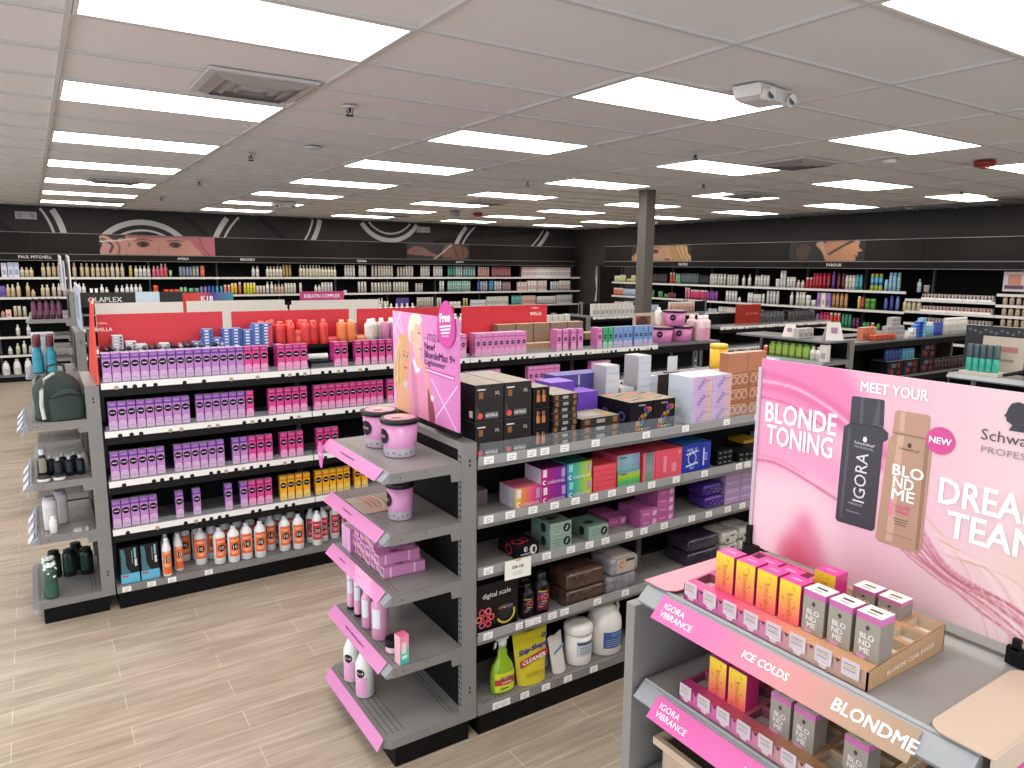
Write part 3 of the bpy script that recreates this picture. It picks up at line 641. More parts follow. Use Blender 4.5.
BX.put((0.312, 4.75, 0.146), 'black box with teal boot shape and pink flash, western of two on bottom deck'); BX.put((0.422, 4.75, 0.146), 'black box with teal boot shape beside slim orange bottles')
# white and black dispenser between pink cartons
m = MB(); m.box(1.52, 4.76, 1.386, 1.665, 4.86, 1.43, M('#131316', 0.4)); m.tube([(1.525, 4.84, 1.45), (1.66, 4.84, 1.45)], 0.02, M('#e4e6e6', 0.6), 14)
tag(obj('foil_dispenser', m), 'white roll on a black dispenser between hot pink cartons on the top shelf', 'foil dispenser')
m = MB(); m.tube([(1.79, 4.84, 1.452), (1.80, 4.84, 1.452)], 0.028, M('#aebfce', 0.5), 14); m.box(1.775, 4.77, 1.386, 1.82, 4.87, 1.424, M('#17181c', 0.4))
tag(obj('foil_dispenser', m), 'small pale blue roll on a black stand between pink cartons', 'foil dispenser')
# bottles on the raised shelf
RD = bottle('shampoo_bottle', 'shampoo bottle', 0.030, 0.172, '#e2453f', '#f07068', capr=0.014, sh=0.86, caph=0.12, label='#cf3535', laba=0.8)
RDW = bottle('shampoo_bottle', 'shampoo bottle', 0.036, 0.165, '#d83a38', '#f27a72', capr=0.02, sh=0.90, caph=0.08, label='#c63030', laba=0.8)
ORB = bottle('shampoo_bottle', 'shampoo bottle', 0.034, 0.16, '#ee8a52', '#f6c4a4', capr=0.018, sh=0.9, caph=0.09, label='#e67c48', laba=0.8)
WHB = bottle('shampoo_bottle', 'shampoo bottle', 0.034, 0.16, '#e9e4de', '#f7f4ef', capr=0.016, sh=0.84, caph=0.12, label='#d9d2ca', laba=0.8)
PKB = bottle('conditioner_bottle', 'conditioner bottle', 0.030, 0.135, '#cf7fae', '#d993ba', capr=0.028, sh=0.95, caph=0.05)
for i, x in enumerate([1.285, 1.333, 1.433, 1.535, 1.66]): RD.put((x, 4.90 if i != 1 else 4.985, 1.527), lab('slim red shampoo bottle with pale cap', i+1, 'on the raised black shelf'), 0, 'red bottles on the raised shelf')
for i, (x, y) in enumerate([(1.365, 4.905), (1.592, 4.915), (1.53, 4.988), (1.45, 4.988), (1.262, 4.988)]): RDW.put((x, y, 1.527), lab('wide red shampoo bottle', i+1, 'on the raised black shelf'), 0, 'red bottles on the raised shelf')
for i, x in enumerate([1.80, 1.866]): ORB.put((x, 4.93, 1.527), 'orange shampoo bottle, %s of two on the raised black shelf' % ('western' if i == 0 else 'eastern'))
for i, (x, y) in enumerate([(2.0, 4.915), (2.055, 4.975), (2.125, 4.99), (2.20, 4.99), (2.275, 4.99)]): WHB.put((x, y, 1.527), lab('cream white shampoo bottle', i+1, 'on the raised black shelf'), 0, 'white bottles on the raised shelf')
for i, x in enumerate([2.115, 2.185, 2.25]): PKB.put((x, 4.896, 1.527), lab('mauve flip-cap bottle', i+1, 'at the end of the raised shelf'), 0, 'mauve bottles on the raised shelf')
def jar(name, cat, r, h, col, lid, lidh=0.25, label=None):
    m = MB(); m.lathe([(r*0.92, 0), (r, h*0.06), (r, h*(1-lidh))], M(col, 0.35, 0, 0.2), 22)
    if label: m.patch(r*1.01, h*0.12, h*(1-lidh)*0.9, -math.pi/2-1.2, -math.pi/2+1.2, M(label, 0.45), 10)
    l = MB(); l.lathe([(r*1.04, 0), (r*1.05, h*lidh*0.2), (r*1.04, h*lidh*0.9), (r*0.98, h*lidh)], M(lid, 0.35), 22, z0=h*(1-lidh)-0.0005)
    return Kind(name, cat, m, [('lid', l, [])])
jar('mask_jar', 'jar', 0.034, 0.10, '#d84a44', '#e8655c').put((1.484, 4.92, 1.527), 'red hair mask jar standing between red shampoo bottles')
j2 = jar('mask_jar', 'jar', 0.046, 0.042, '#cc4038', '#e0605a', 0.4); j2.put((1.72, 4.93, 1.527), 'low red jar between red and orange bottles')
jar('mask_jar', 'jar', 0.042, 0.045, '#e88a5c', '#f0a87e', 0.4).put((1.945, 4.93, 1.527), 'low orange jar beside the orange bottles')
# red headers along the spine
RED = M('#cc2c38', 0.45)
def header(x0, x1, y, z0, z1, m, label, txt=None, tx=None, th=0.03, tc=None, name='header_board'):
    b = MB(); b.box(x0, y, z0, x1, y+0.008, z1, m)
    e = empty(name, ((x0+x1)/2, y, z0)); tag(e, label, 'sign'); b.xf(Matrix.Translation((-(x0+x1)/2, -y, -z0))); obj('board', b, e)
    if txt:
        t = MB(); t.text(txt, (tx-(x0+x1)/2, -0.0012, (z1-z0)*0.5 if th < (z1-z0)*0.6 else (z1-z0)/2), *SOUTH, tc or W1, h=th, bold=0.02); obj('lettering', t, e)
    return e
def wella(e, x, z, s):
    t = MB(); t.text('WELLA', (x, -0.0012, z), *SOUTH, W1, h=0.026*s, bold=0.02)
    for k in range(4): t.ring((x-0.03*s+k*0.014*s, -0.0012, z+0.034*s), *SOUTH, 0.016*s, 0.019*s, W1, 14, 0.3, 2.6)
    obj('lettering', t, e)
h1 = header(0.312, 1.035, 5.055, 1.50, 1.757, RED, 'long red header board with white logo above the purple cartons'); wella(h1, -0.33, 0.165, 0.8)
header(1.092, 1.905, 5.055, 1.50, 1.754, RED, 'plain red header board behind the red and orange bottles')
header(1.965, 2.77, 5.055, 1.50, 1.752, RED, 'red header board partly behind the pink poster')
h2 = header(2.84, 3.675, 5.055, 1.50, 1.748, RED, 'red header board with white logo behind the tan boxes'); wella(h2, 0.30, 0.175, 1.0)
# end panel seen almost edge-on
m = MB(); m.prism([(0.268, 4.735, 1.375), (0.268, 5.42, 1.375), (0.305, 5.42, 1.83), (0.300, 5.07, 1.85), (0.272, 4.80, 1.835)][::-1], (0.012, 0, 0), M('#e2402e', 0.4))
tag(obj('end_sign', m), 'bright red sign panel standing edge-on above the endcap of the dye run', 'sign')
# tan boxes on the pale pink part
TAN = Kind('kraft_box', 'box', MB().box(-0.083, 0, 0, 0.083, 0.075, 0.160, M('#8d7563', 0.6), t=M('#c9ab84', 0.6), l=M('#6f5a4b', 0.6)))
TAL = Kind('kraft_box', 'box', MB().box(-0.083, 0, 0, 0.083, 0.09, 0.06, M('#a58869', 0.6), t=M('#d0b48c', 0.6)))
for i, x in enumerate([3.20, 3.375, 3.55, 3.73, 3.905]): TAN.put((x, 4.952, 1.441), lab('dark tan lidded box', i+1, 'by the red header'), 0, 'tan boxes behind the pale pink cartons')
for i, x in enumerate([3.40, 3.57, 4.10, 4.275]): TAL.put((x, 4.945, 1.441) if x > 4 else (x-0.03, 4.845, 1.387), 'low kraft box, %s of four near the tan boxes' % ordw(i+1), 0, 'low kraft boxes')
m = MB(); m.box(2.84, 4.80, 1.387, 2.96, 4.9, 1.47, M('#2a2a2e')); m.box(2.90, 4.94, 1.441, 3.02, 5.0, 1.50, M('#d9d2c4')); 
tag(obj('open_carton', MB().box(2.93, 4.945, 1.441, 3.10, 5.03, 1.52, M('#e2ddd0', 0.6), f=M('#b9b2a4'))), 'cream open carton between poster and tan boxes', 'carton')
tag(obj('dark_carton', MB().box(2.66, 4.945, 1.441, 2.84, 5.03, 1.50, M('#a3222c', 0.6), t=M('#c23238'))), 'dark red flat carton beside the pink poster', 'carton')
# pink tubs and bottles at the east end
def tub(name, r, h, col, lid='#17161a', taper=0.9, lab_=True, face=-math.pi/2, txt=False, silver=True):
    m = MB(); P_ = M(col, 0.32, 0, 0.3); H = h*0.86
    m.lathe([(r*taper*0.96, 0), (r*taper, h*0.015), (r, H)], P_, 28)
    if silver:
        RA = lambda z: r*(taper+(1-taper)*z/H); m.patch(RA(h*0.02)*1.01, h*0.02, h*0.24, face-1.5, face+1.5, M('#b9b3bb', 0.35, 0.3), 16, r2=RA(h*0.24)*1.01)
        for q in range(6): m.patch(RA(h*0.1)*1.03, h*(0.06+0.02*(q % 3)), h*(0.10+0.03*(q % 3)), face-1.1+q*0.38, face-0.95+q*0.38, M('#7d7a84', 0.5), 3)
    n_ = 20; R0 = h*0.20; a = face-0.95; rr = r*0.985
    c0 = (rr*1.03*math.cos(a), rr*1.03*math.sin(a), h*0.55)
    vs = [(rr*1.02*math.cos(a+R0*math.cos(t)/r), rr*1.02*math.sin(a+R0*math.cos(t)/r), h*0.55+R0*math.sin(t)) for t in [2*math.pi*k/n_ for k in range(n_)]]
    m.add([c0]+vs, [(0, 1+k, 1+(k+1) % n_) for k in range(n_)], M('#1b171c', 0.5))
    m.ctext('max', rr*1.045, h*0.55, a, M('#e9a8cc'), h*0.06, bold=0.02)
    l = MB(); l.lathe([(r*1.0, 0), (r*1.07, 0.002), (r*1.07, h*0.10), (r*1.03, h*0.135), (r*0.93, h*0.14)], M(lid, 0.3, 0, 0.3), 28, z0=h*0.855)
    tp = MB(); tp.disc((0, 0, h*0.997), (1, 0, 0), (0, 1, 0), r*0.86, r*0.86, M('#c98ba8', 0.4), 26); tp.disc((0.01, 0.01, h*0.999), (1, 0, 0), (0, 1, 0), r*0.42, r*0.5, M('#d8b39a', 0.5), 20); tp.disc((-0.02, -0.015, h*1.0), (1, 0, 0), (0, 1, 0), r*0.3, r*0.22, M('#8c3f5e', 0.5), 18)
    return Kind(name, 'product tub', m, [('lid', l, [('lid_print', tp)])])
TB = tub('lightener_tub', 0.115, 0.155, '#cf78b0', taper=0.86, silver=False)
for i, (x, y, z) in enumerate([(4.955, 4.86, 1.33), (5.20, 4.88, 1.33), (5.20, 4.92, 1.486)]): pass
for i, (x, y, z) in enumerate([(4.86, 4.87, 1.386), (5.11, 4.87, 1.386)]): TB.put((x, y, z), 'wide pink tub with black lid, %s of two on the dye run' % ('western' if i == 0 else 'eastern'), 0, None, 0.92)
TB.put((5.05, 4.90, 1.532), 'wide pink tub with black lid stacked on top of the other two', 0, None, 0.92)
PB = bottle('pump_bottle', 'bottle', 0.05, 0.24, '#ecd3d2', '#f3ece8', label='#d99aae', capr=0.026, sh=0.85, caph=0.14, laba=1.0, labz=(0.02, 0.5))
for i, (x, y) in enumerate([(5.29, 4.80), (5.395, 4.83), (5.30, 4.915)]): PB.put((x, y, 1.386), 'pale pink round-shouldered bottle, %s of three beside the wide tubs' % ordw(i+1))
WHB.put((4.93, 4.99, 1.532), 'white bottle standing behind the wide pink tubs', 0, None, 1.05)
# ------------------------------------------------------------------ west endcap of the dye run
def backpack():
    G = M('#2c3a35', 0.75, 0, 0, 0.25); root = empty('backpack', (0.075, 4.86, 1.183), 0.25); tag(root, 'dark green backpack standing on the upper shelf of the west endcap', 'backpack')
    def shell(w, d, h, n=2.6, ox=0, oy=0, m=G, lean=0.0):
        b = MB(); rows_ = []; N = 26
        for j in range(13):
            t = j/12; z = h*t; s = (1-max(0, (t-0.55)/0.45)**2.4*0.75); 
            for k in range(N):
                a = 2*math.pi*k/N; c, q = math.cos(a), math.sin(a)
                rx = w/2*s*(1-0.05*(1-t)); ry = d/2*(1-max(0, (t-0.6)/0.4)**2*0.55)
                px = math.copysign(abs(c)**(2/n), c)*rx*(1+0.02*math.sin(5*a+9*t)); py = math.copysign(abs(q)**(2/n), q)*ry*(1+0.03*math.sin(3*a+6*t))
                b.v.append((ox+px, oy+py+lean*z, z))
        i = b.mi(m)
        for j in range(12):
            for k in range(N): b.f.append((j*N+k, j*N+(k+1) % N, (j+1)*N+(k+1) % N, (j+1)*N+k)); b.m.append(i); b.sm.append(True)
        b.f.append(tuple(range(N))[::-1]); b.m.append(i); b.sm.append(False); b.f.append(tuple(12*N+k for k in range(N))); b.m.append(i); b.sm.append(True)
        return b
    obj('main_compartment', shell(0.27, 0.17, 0.335, 2.6), root)
    obj('front_pocket', shell(0.20, 0.07, 0.22, 2.4, 0.02, -0.095), root)
    s = MB(); s.tube([(-0.105, -0.085, 0.02), (-0.118, -0.10, 0.12), (-0.112, -0.10, 0.22), (-0.085, -0.085, 0.30), (-0.03, -0.07, 0.335)], 0.011, M('#b9c0bf', 0.5)); obj('light_trim', s, root)
    s = MB(); s.tube([(-0.05, 0.0, 0.325), (-0.045, 0, 0.375), (0.0, 0, 0.39), (0.045, 0, 0.375), (0.05, 0, 0.325)], 0.009, M('#1d2422', 0.7)); obj('carry_handle', s, root)
    s = MB()
    for sx in (-1, 1): s.tube([(sx*0.07, 0.085, 0.30), (sx*0.075, 0.13, 0.22), (sx*0.075, 0.12, 0.08), (sx*0.07, 0.09, 0.03)], [0.014, 0.018, 0.014, 0.008], M('#202a27', 0.8))
    obj('shoulder_strap', s, root)
    z = MB(); z.tube([(-0.09, -0.132, 0.165), (0.02, -0.136, 0.19), (0.11, -0.12, 0.165)], 0.0035, M('#101412', 0.5)); obj('zipper', z, root)
    return root
bpk = backpack(); bpk.scale = (0.92, 0.92, 0.80)
def strap_strip(y0, y1, xf, z):
    m = MB(); m.prism([(xf-0.004, y0, z), (xf-0.035, y0, z-0.075), (xf-0.028, y0, z-0.085), (xf+0.0, y0, z-0.02)][::-1], (0, y1-y0, 0), M('#b7bed4', 0.15, 0, 0.4, 0, 0.55)); return m
endc = [o for o in bpy.data.objects if o.name == 'endcap_display'][0]
for z in (1.18, 0.835, 0.52, 0.135):
    m = strap_strip(4.76, 5.38, -0.085 if z > 0.2 else -0.1, z+0.01); m.xf(Matrix.Translation((-0.21, -5.08, 0))); obj('clear_price_channel', m, endc)
    for k in range(3):
        m = MB(); m.quad((-0.12, 4.86+k*0.2, z-0.03), (0, -1, 0), (0.6, 0, 0.8), 0.10, 0.05, M('#cfd3e6', 0.5)); m.xf(Matrix.Translation((-0.21, -5.08, 0))); obj('card', m, endc)
BKB = bottle('dropper_bottle', 'bottle', 0.024, 0.115, '#14161b', '#aab4be', capr=0.009, sh=0.82, caph=0.16, label='#1f242c', laba=0.8)
for i, (x, y) in enumerate([(0.045, 4.86), (0.10, 4.86), (0.155, 4.86), (0.01, 4.93), (0.07, 4.95), (0.13, 4.96)]): BKB.put((x, y, 0.836), 'small black dropper bottle, %s of six on the middle endcap shelf' % ordw(i+1), 0, 'black dropper bottles')
BKT = bottle('dropper_bottle', 'bottle', 0.028, 0.17, '#1b1a1d', '#cfd2d6', capr=0.014, sh=0.7, caph=0.2, label='#8d8378', laba=0.7)
BKT.put((-0.03, 4.88, 0.836), 'taller black bottle with pale cap at the edge of the middle endcap shelf')
j = jar('tin', 'tin', 0.033, 0.028, '#d7d6cf', '#2a2b2c', 0.3)
for i, x in enumerate((-0.03, 0.045)): j.put((x, 4.79, 0.836), 'flat white tin with dark rim, %s of two on the middle endcap shelf' % ('western' if i == 0 else 'eastern'))
cup = Kind('paper_cup', 'cup', MB().lathe([(0.026, 0), (0.034, 0.10), (0.036, 0.105), (0.033, 0.105)], M('#e8e6e4', 0.5), 18))
WB = bottle('cream_bottle', 'bottle', 0.037, 0.20, '#dcd9da', '#a8a6a8', capr=0.03, sh=0.92, caph=0.09, label='#c9c3c5', laba=0.8)
WB.put((-0.015, 4.88, 0.521), 'white cylinder bottle on the third shelf of the west endcap'); WB.put((0.04, 4.98, 0.521), 'white cylinder bottle behind the first on the endcap third shelf', 0.6)
bottle('lotion_bottle', 'bottle', 0.02, 0.10, '#e6e4e2', '#f2f0ee', capr=0.012, sh=0.85, caph=0.15).put((-0.005, 4.80, 0.521), 'little white bottle before the white cylinders on the endcap')
DG = bottle('hair_tonic_bottle', 'bottle', 0.038, 0.17, '#10241f', '#0c1915', capr=0.03, sh=0.9, caph=0.12, label='#163229', laba=0.9)
for i, (x, y) in enumerate([(0.06, 5.10), (0.15, 5.08), (-0.02, 5.12), (0.10, 5.2)]): DG.put((x, y, 0.136), 'dark green cylinder bottle, %s of four at the back of the bottom deck' % ordw(i+1), 0, 'dark green bottles')
def foamtop(m, r, h):
    rnd = random.Random(3)
    for k in range(26):
        a = rnd.uniform(0, 6.28); q = rnd.uniform(0, r*0.8); z = h*rnd.uniform(0.62, 1.02); s_ = 0.012
        m.lathe([(0.001, -s_), (s_*0.8, -s_*0.5), (s_, 0), (s_*0.8, s_*0.5), (0.001, s_)], M('#e6ebe9', 0.7), 7, q*math.cos(a), q*math.sin(a), z)
CG = bottle('clear_green_jar', 'jar', 0.036, 0.20, '#2f5243', '#dfe6e2', capr=0.03, sh=0.85, caph=0.05, label='#2f5a49', laba=1.0, extra=foamtop, labz=(0.05, 0.45))
CG.put((-0.045, 4.80, 0.136), 'green jar heaped with white cotton balls, at the deck corner'); CG.put((-0.05, 4.92, 0.136), 'green jar heaped with white cotton balls, the further of two on the deck')
# ------------------------------------------------------------------ pink endcap products
TUB = tub('lightener_tub', 0.078, 0.165, '#cb88b4', taper=0.86, face=-math.pi/2-0.55)
TUB.put((1.263, 3.00, 1.266), 'tall pink tub with black lid, further of two on the top endcap shelf', 0.2)
TUB.put((1.268, 2.80, 1.266), 'tall pink tub with black lid, nearer of two on the top endcap shelf', 0.0)
TU2 = tub('lightener_tub', 0.056, 0.16, '#cb88b4', taper=0.88, face=-math.pi/2-0.7)
TU2.put((1.233, 2.73, 1.011), 'slim pink tub with black lid alone on the second endcap shelf')
# picture card of hands lying on the second shelf, and a small pink sign behind the slim tub
c = Canvas(70, 50, '#b8a79c'); 
c.poly([(0.02, 0.55), (0.3, 0.8), (0.7, 0.75), (0.98, 0.9), (0.98, 0.3), (0.6, 0.22), (0.25, 0.25)], '#d9a890', 2)
for k in range(4): c.line([(0.05, 0.30+0.12*k), (0.4, 0.36+0.12*k), (0.75, 0.30+0.12*k)], 0.018, '#9c6f5c', 1)
c.line([(0.1, 0.62), (0.5, 0.66), (0.9, 0.5)], 0.03, '#e8c4b0', 1)
o = bpy.data.objects.new('printed_card', c.mesh('printed_card', (1.215, 2.96, 1.0125), (0, -1, 0), (1, 0, 0), 0.24, 0.20)); link(o); tag(o, 'printed card of hands lying flat on the second endcap shelf', 'card')
m = MB(); m.box(1.36, 2.60, 1.08, 1.365, 2.72, 1.12, M('#c05a94', 0.5)); m.disc((1.359, 2.68, 1.10), (0, -1, 0), (0, 0, 1), 0.016, 0.013, INK, 16)
m = MB()
# pink cartons lying in two layers, ends towards the west
def lying(name):
    w, l, h = 0.052, 0.19, 0.046; m = MB(); m.box(0, -w/2, 0, l, w/2, h, M('#c983b2', 0.35, 0, 0.2), t=M('#c476ab', 0.35, 0, 0.2), l=M('#d9a4c8', 0.4))
    m.disc((l*0.42, 0, h+0.0006), (1, 0, 0), (0, 1, 0), 0.020, 0.013, M('#2a1424', 0.5), 18); m.quad((l*0.42, 0, h+0.001), (1, 0, 0), (0, 1, 0), 0.026, 0.004, M('#c99abf'))
    m.quad((l*0.8, 0, h+0.0006), (1, 0, 0), (0, 1, 0), 0.05, 0.03, M('#d9a7cc', 0.4))
    for k in range(2): m.quad((0.03+0.11*k, -w/2-0.0006, h/2), *SOUTH, 0.008, h*0.96, M('#ecc6e0', 0.4))
    m.quad((-0.0006, 0, h*0.55), (0, -1, 0), (0, 0, 1), w*0.7, h*0.45, M('#8a5aa0', 0.5)); m.quad((-0.0010, 0.008, h*0.35), (0, -1, 0), (0, 0, 1), w*0.3, h*0.3, M('#f0b860', 0.5))
    return Kind(name, 'carton', m)
LC = lying('toner_carton')
n = 0
for L, ys in enumerate([arr(2.745, 7, 0.0535), arr(2.775, 6, 0.0535), [2.86, 2.915, 2.97, 3.03]]):
    for k, y in enumerate(ys):
        if L == 0 and False: pass
        LC.put((1.15+0.004*((k*5) % 3)-0.01*L*(L == 1), y, 0.756+0.0465*L), 'pink toner carton lying in the %s layer, %s from the near side' % (['bottom', 'middle', 'top'][L], ordw(k+1)), random.uniform(-.03, .03), 'pink cartons lying on the endcap')
UC = Kind('toner_carton', 'carton', MB().box(0, -0.026, 0, 0.05, 0.026, 0.115, M('#d39fc6', 0.35), f=M('#b86fa4', 0.35), l=M('#dcaad0', 0.4)))
for k, y in enumerate([3.14, 3.085]): UC.put((1.13, y, 0.756), 'pink carton standing upright, %s of two beside the lying ones' % ('further' if k == 0 else 'nearer'))
tall = bottle('toner_spray_bottle', 'bottle', 0.019, 0.20, '#e3a2c2', '#1b1519', capr=0.019, sh=0.97, caph=0.01)
def tube_up(r, h, body, cap, lab_='#dbe7ef'):
    m = MB(); m.lathe([(r*0.98, 0.012), (r, 0.02), (r, h*0.97), (r*0.7, h)], M(body, 0.3, 0, 0.3), 18); m.patch(r*1.012, h*0.35, h*0.8, -math.pi/2-1.2, -math.pi/2+0.1, M(lab_, 0.4), 6); m.patch(r*1.014, h*0.62, h*0.635, -math.pi/2-1.2, -math.pi/2+0.1, M('#7a4560', 0.5), 6)
    c_ = MB(); c_.lathe([(r*0.97, 0), (r, 0.002), (r, 0.014), (r*0.9, 0.016)], M(cap, 0.4), 18); return m, c_
m, c_ = tube_up(0.020, 0.24, '#e3a6c4', '#1d171b'); K1 = Kind('mousse_can', 'can', m, [('base_cap', c_, [])])
K1.put((1.157, 3.14, 0.446), 'slim pink can with black base, furthest on the fourth endcap shelf'); K1.put((1.158, 3.05, 0.446), 'slim pink can with black base beside a pink shampoo bottle')
PS = bottle('shampoo_bottle', 'shampoo bottle', 0.027, 0.185, '#e0a0c0', '#dd9cbc', capr=0.013, sh=0.80, caph=0.06, label='#dfe6ee', laba=0.6, labz=(0.3, 0.75), face=-math.pi/2-0.9)
PL = bottle('shampoo_bottle', 'shampoo bottle', 0.038, 0.195, '#dd9cbe', '#d992b6', capr=0.018, sh=0.84, caph=0.05, label='#dfe3ee', laba=0.5, labz=(0.3, 0.75), face=-math.pi/2-0.9)
PS.put((1.155, 2.93, 0.446), 'medium pink shampoo bottle between slim cans and a wide bottle'); PL.put((1.165, 2.81, 0.446), 'wide pink shampoo bottle beside the small black-lidded jar')
jar('mask_jar', 'jar', 0.033, 0.06, '#d69ab8', '#1a1519', 0.5, '#e6c3d6').put((1.165, 2.675, 0.446), 'small pink jar with black lid beside the teal box')
m = MB(); gm = grad('teal_to_pink_box', [(0, '#3fb8a8'), (0.45, '#6cc4b8'), (0.6, '#e59ab0'), (1, '#ea8fae')], 'Z', 0, 0.125, 0.4); m.box(-0.022, -0.02, 0, 0.022, 0.02, 0.125, gm, t=M('#e0708c', 0.4), l=M('#e8b0bc', 0.4)); m.quad((-0.002, -0.0206, 0.07), *SOUTH, 0.02, 0.05, M('#e8d6d4', 0.5)); m.quad((-0.0, -0.0206, 0.03), *SOUTH, 0.024, 0.014, M('#dff0ee', 0.5))
o = obj('serum_box', m, None, (1.160, 2.575, 0.446), 0.15); tag(o, 'small teal and pink serum box at the near edge of the fourth shelf', 'box')
def wmax(m, r, h):
    a = -math.pi/2-0.9; n_ = 18; R0 = h*0.09
    c0 = (r*1.03*math.cos(a), r*1.03*math.sin(a), h*0.52); vs = [(r*1.018*math.cos(a+R0*math.cos(t)/r), r*1.018*math.sin(a+R0*math.cos(t)/r), h*0.52+R0*math.sin(t)) for t in [2*math.pi*k/n_ for k in range(n_)]]
    m.add([c0]+vs, [(0, 1+k, 1+(k+1) % n_) for k in range(n_)], M('#1d1a20', 0.5)); m.ctext('max', r*1.04, h*0.52, a, M('#e0b8d0'), h*0.03)
    for q in range(5): m.patch(r*1.02, h*(0.10+0.05*q), h*(0.105+0.05*q), a-0.5, a+0.4, M('#b4608c', 0.5), 4)
WM = bottle('developer_bottle', 'developer bottle', 0.042, 0.235, '#ecebea', '#f5f4f3', capr=0.016, sh=0.72, caph=0.10, label='#e6a6cc', labz=(0.05, 0.44), laba=0.75, face=-math.pi/2-0.9, extra=wmax)
WM.put((1.125, 2.905, 0.136), 'white bottle with pink label and black dot, nearer of two on the endcap deck'); WM.put((1.125, 3.055, 0.136), 'white bottle with pink label and black dot, further of two on the endcap deck')
# hanging pink oval tag on the top strip
m = MB(); m.disc((1.048, 3.19, 1.205), (0, -1, 0), (0, 0, 1), 0.030, 0.062, M('#e070c0', 0.35), 26); m.disc((1.0495, 3.19, 1.205), (0, 1, 0), (0, 0, 1), 0.030, 0.062, M('#e070c0', 0.35), 26)
m.text('Free', (1.047, 3.19, 1.21), (0, -1, 0), (0, 0, 1), W1, h=0.016, bold=0.02)
m.xf(Matrix.Translation((-1.43, -2.8775, 0))); obj('hanging_tag', m, GD2E)
# ------------------------------------------------------------------ pink poster over the endcap
PW, PH = 0.65, 0.478
c = Canvas(230, 170, '#d487c0'); c.hgrad('#d89cc8', '#cf78b6')
for (x0, y0, x1, y1) in [(0.0, 0.78, 0.14, 1.0), (0.0, 1.0, 0.2, 0.72), (0.62, 0.0, 0.98, 0.42), (0.62, 0.42, 1.0, -0.02), (0.0, 0.9, 0.1, 0.70), (0.1, 1.0, 0.24, 0.62)]: c.line([(x0, y0), (x1, y1)], 0.006, '#f6dcf2', 1, 1.0, False)
# standing figure with short pale hair, pink suit, seen from the side
c.poly([(0.24, 0.02), (0.26, 0.30), (0.33, 0.50), (0.46, 0.55), (0.56, 0.42), (0.66, 0.16), (0.64, -0.02)], '#dd8fae', 2)
c.poly([(0.58, 0.38), (0.64, 0.20), (0.67, 0.04), (0.60, -0.02), (0.56, 0.2)], '#8d3f52', 2); c.poly([(0.46, 0.54), (0.52, 0.46), (0.58, 0.30), (0.62, 0.24), (0.57, 0.44), (0.50, 0.56)], '#d8a08c', 1); c.ell(0.63, 0.24, 0.025, 0.03, '#e6d8da', 1)
c.poly([(0.33, 0.52), (0.40, 0.62), (0.47, 0.56), (0.44, 0.46), (0.36, 0.44)], '#f3dfe4', 1); c.poly([(0.36, 0.60), (0.46, 0.60), (0.46, 0.50), (0.40, 0.50)], '#dba895', 1)
c.poly([(0.33, 0.90), (0.45, 0.92), (0.475, 0.80), (0.485, 0.74), (0.47, 0.72), (0.47, 0.66), (0.44, 0.60), (0.37, 0.60), (0.33, 0.72)], '#e3b6a2', 1)
c.poly([(0.26, 0.84), (0.30, 0.97), (0.40, 1.02), (0.48, 0.95), (0.44, 0.90), (0.37, 0.90), (0.345, 0.80), (0.30, 0.72), (0.27, 0.76)], '#ecd9c4', 2); c.poly([(0.30, 0.80), (0.34, 0.84), (0.35, 0.76), (0.32, 0.70)], '#e0ab96', 1)
c.line([(0.425, 0.825), (0.46, 0.82)], 0.006, '#5b4038', 1); c.line([(0.42, 0.855), (0.465, 0.85)], 0.005, '#b89a80', 1); c.line([(0.445, 0.675), (0.475, 0.672)], 0.007, '#b8606a', 1)
c.poly([(0.30, 0.44), (0.34, 0.52), (0.40, 0.30), (0.42, 0.05), (0.36, 0.05)], '#c9809e', 2)
for k in range(5): c.line([(0.30+0.05*k, 0.05), (0.33+0.045*k, 0.25), (0.36+0.03*k, 0.42)], 0.004, '#c47596', 1, 0.7)
# figure with long blond hair in front
c.poly([(0.03, 0.24), (0.02, 0.42), (0.06, 0.60), (0.10, 0.74), (0.17, 0.79), (0.24, 0.76), (0.285, 0.64), (0.27, 0.48), (0.24, 0.34), (0.16, 0.26), (0.08, 0.20)], '#cfa268', 2)
c.line([(0.05, 0.3), (0.07, 0.45), (0.05, 0.58), (0.12, 0.72)], 0.012, '#ecd09a', 1)
c.line([(0.10, 0.30), (0.09, 0.45), (0.12, 0.58)], 0.010, '#a87c48', 1)
c.poly([(0.04, -0.02), (0.08, 0.26), (0.20, 0.30), (0.27, 0.22), (0.25, -0.02)], '#d9a07e', 2); c.ell(0.205, 0.29, 0.04, 0.035, '#c9b9b6', 1)
c.poly([(0.13, 0.58), (0.155, 0.68), (0.21, 0.70), (0.26, 0.64), (0.275, 0.55), (0.255, 0.44), (0.21, 0.36), (0.16, 0.42)], '#d09c78', 2)
c.line([(0.175, 0.605), (0.20, 0.615)], 0.004, '#7a5638', 1); c.line([(0.235, 0.61), (0.258, 0.60)], 0.004, '#7a5638', 1)
for (x, y) in ((0.188, 0.575), (0.243, 0.572)): c.ell(x, y, 0.014, 0.010, '#4a332c', 1)
c.line([(0.195, 0.455), (0.232, 0.455)], 0.010, '#a83c4a', 1); c.line([(0.225, 0.56), (0.228, 0.52)], 0.004, '#b98464', 1)
for k in range(4): c.line([(0.05+0.02*k, 0.22), (0.055+0.02*k, 0.42), (0.09+0.012*k, 0.62), (0.14+0.01*k, 0.74)], 0.004, '#e8cc94' if k % 2 else '#a87c44', 1, 0.8)
ps = empty('display_poster', (1.44, 2.912, 1.376)); tag(ps, 'pink poster of two blond models standing on the endcap with product text', 'poster')
b = MB(); b.box(0, -PW/2, 0, 0.006, PW/2, PH, M('#d98cc8', 0.4)); obj('board', b, ps)
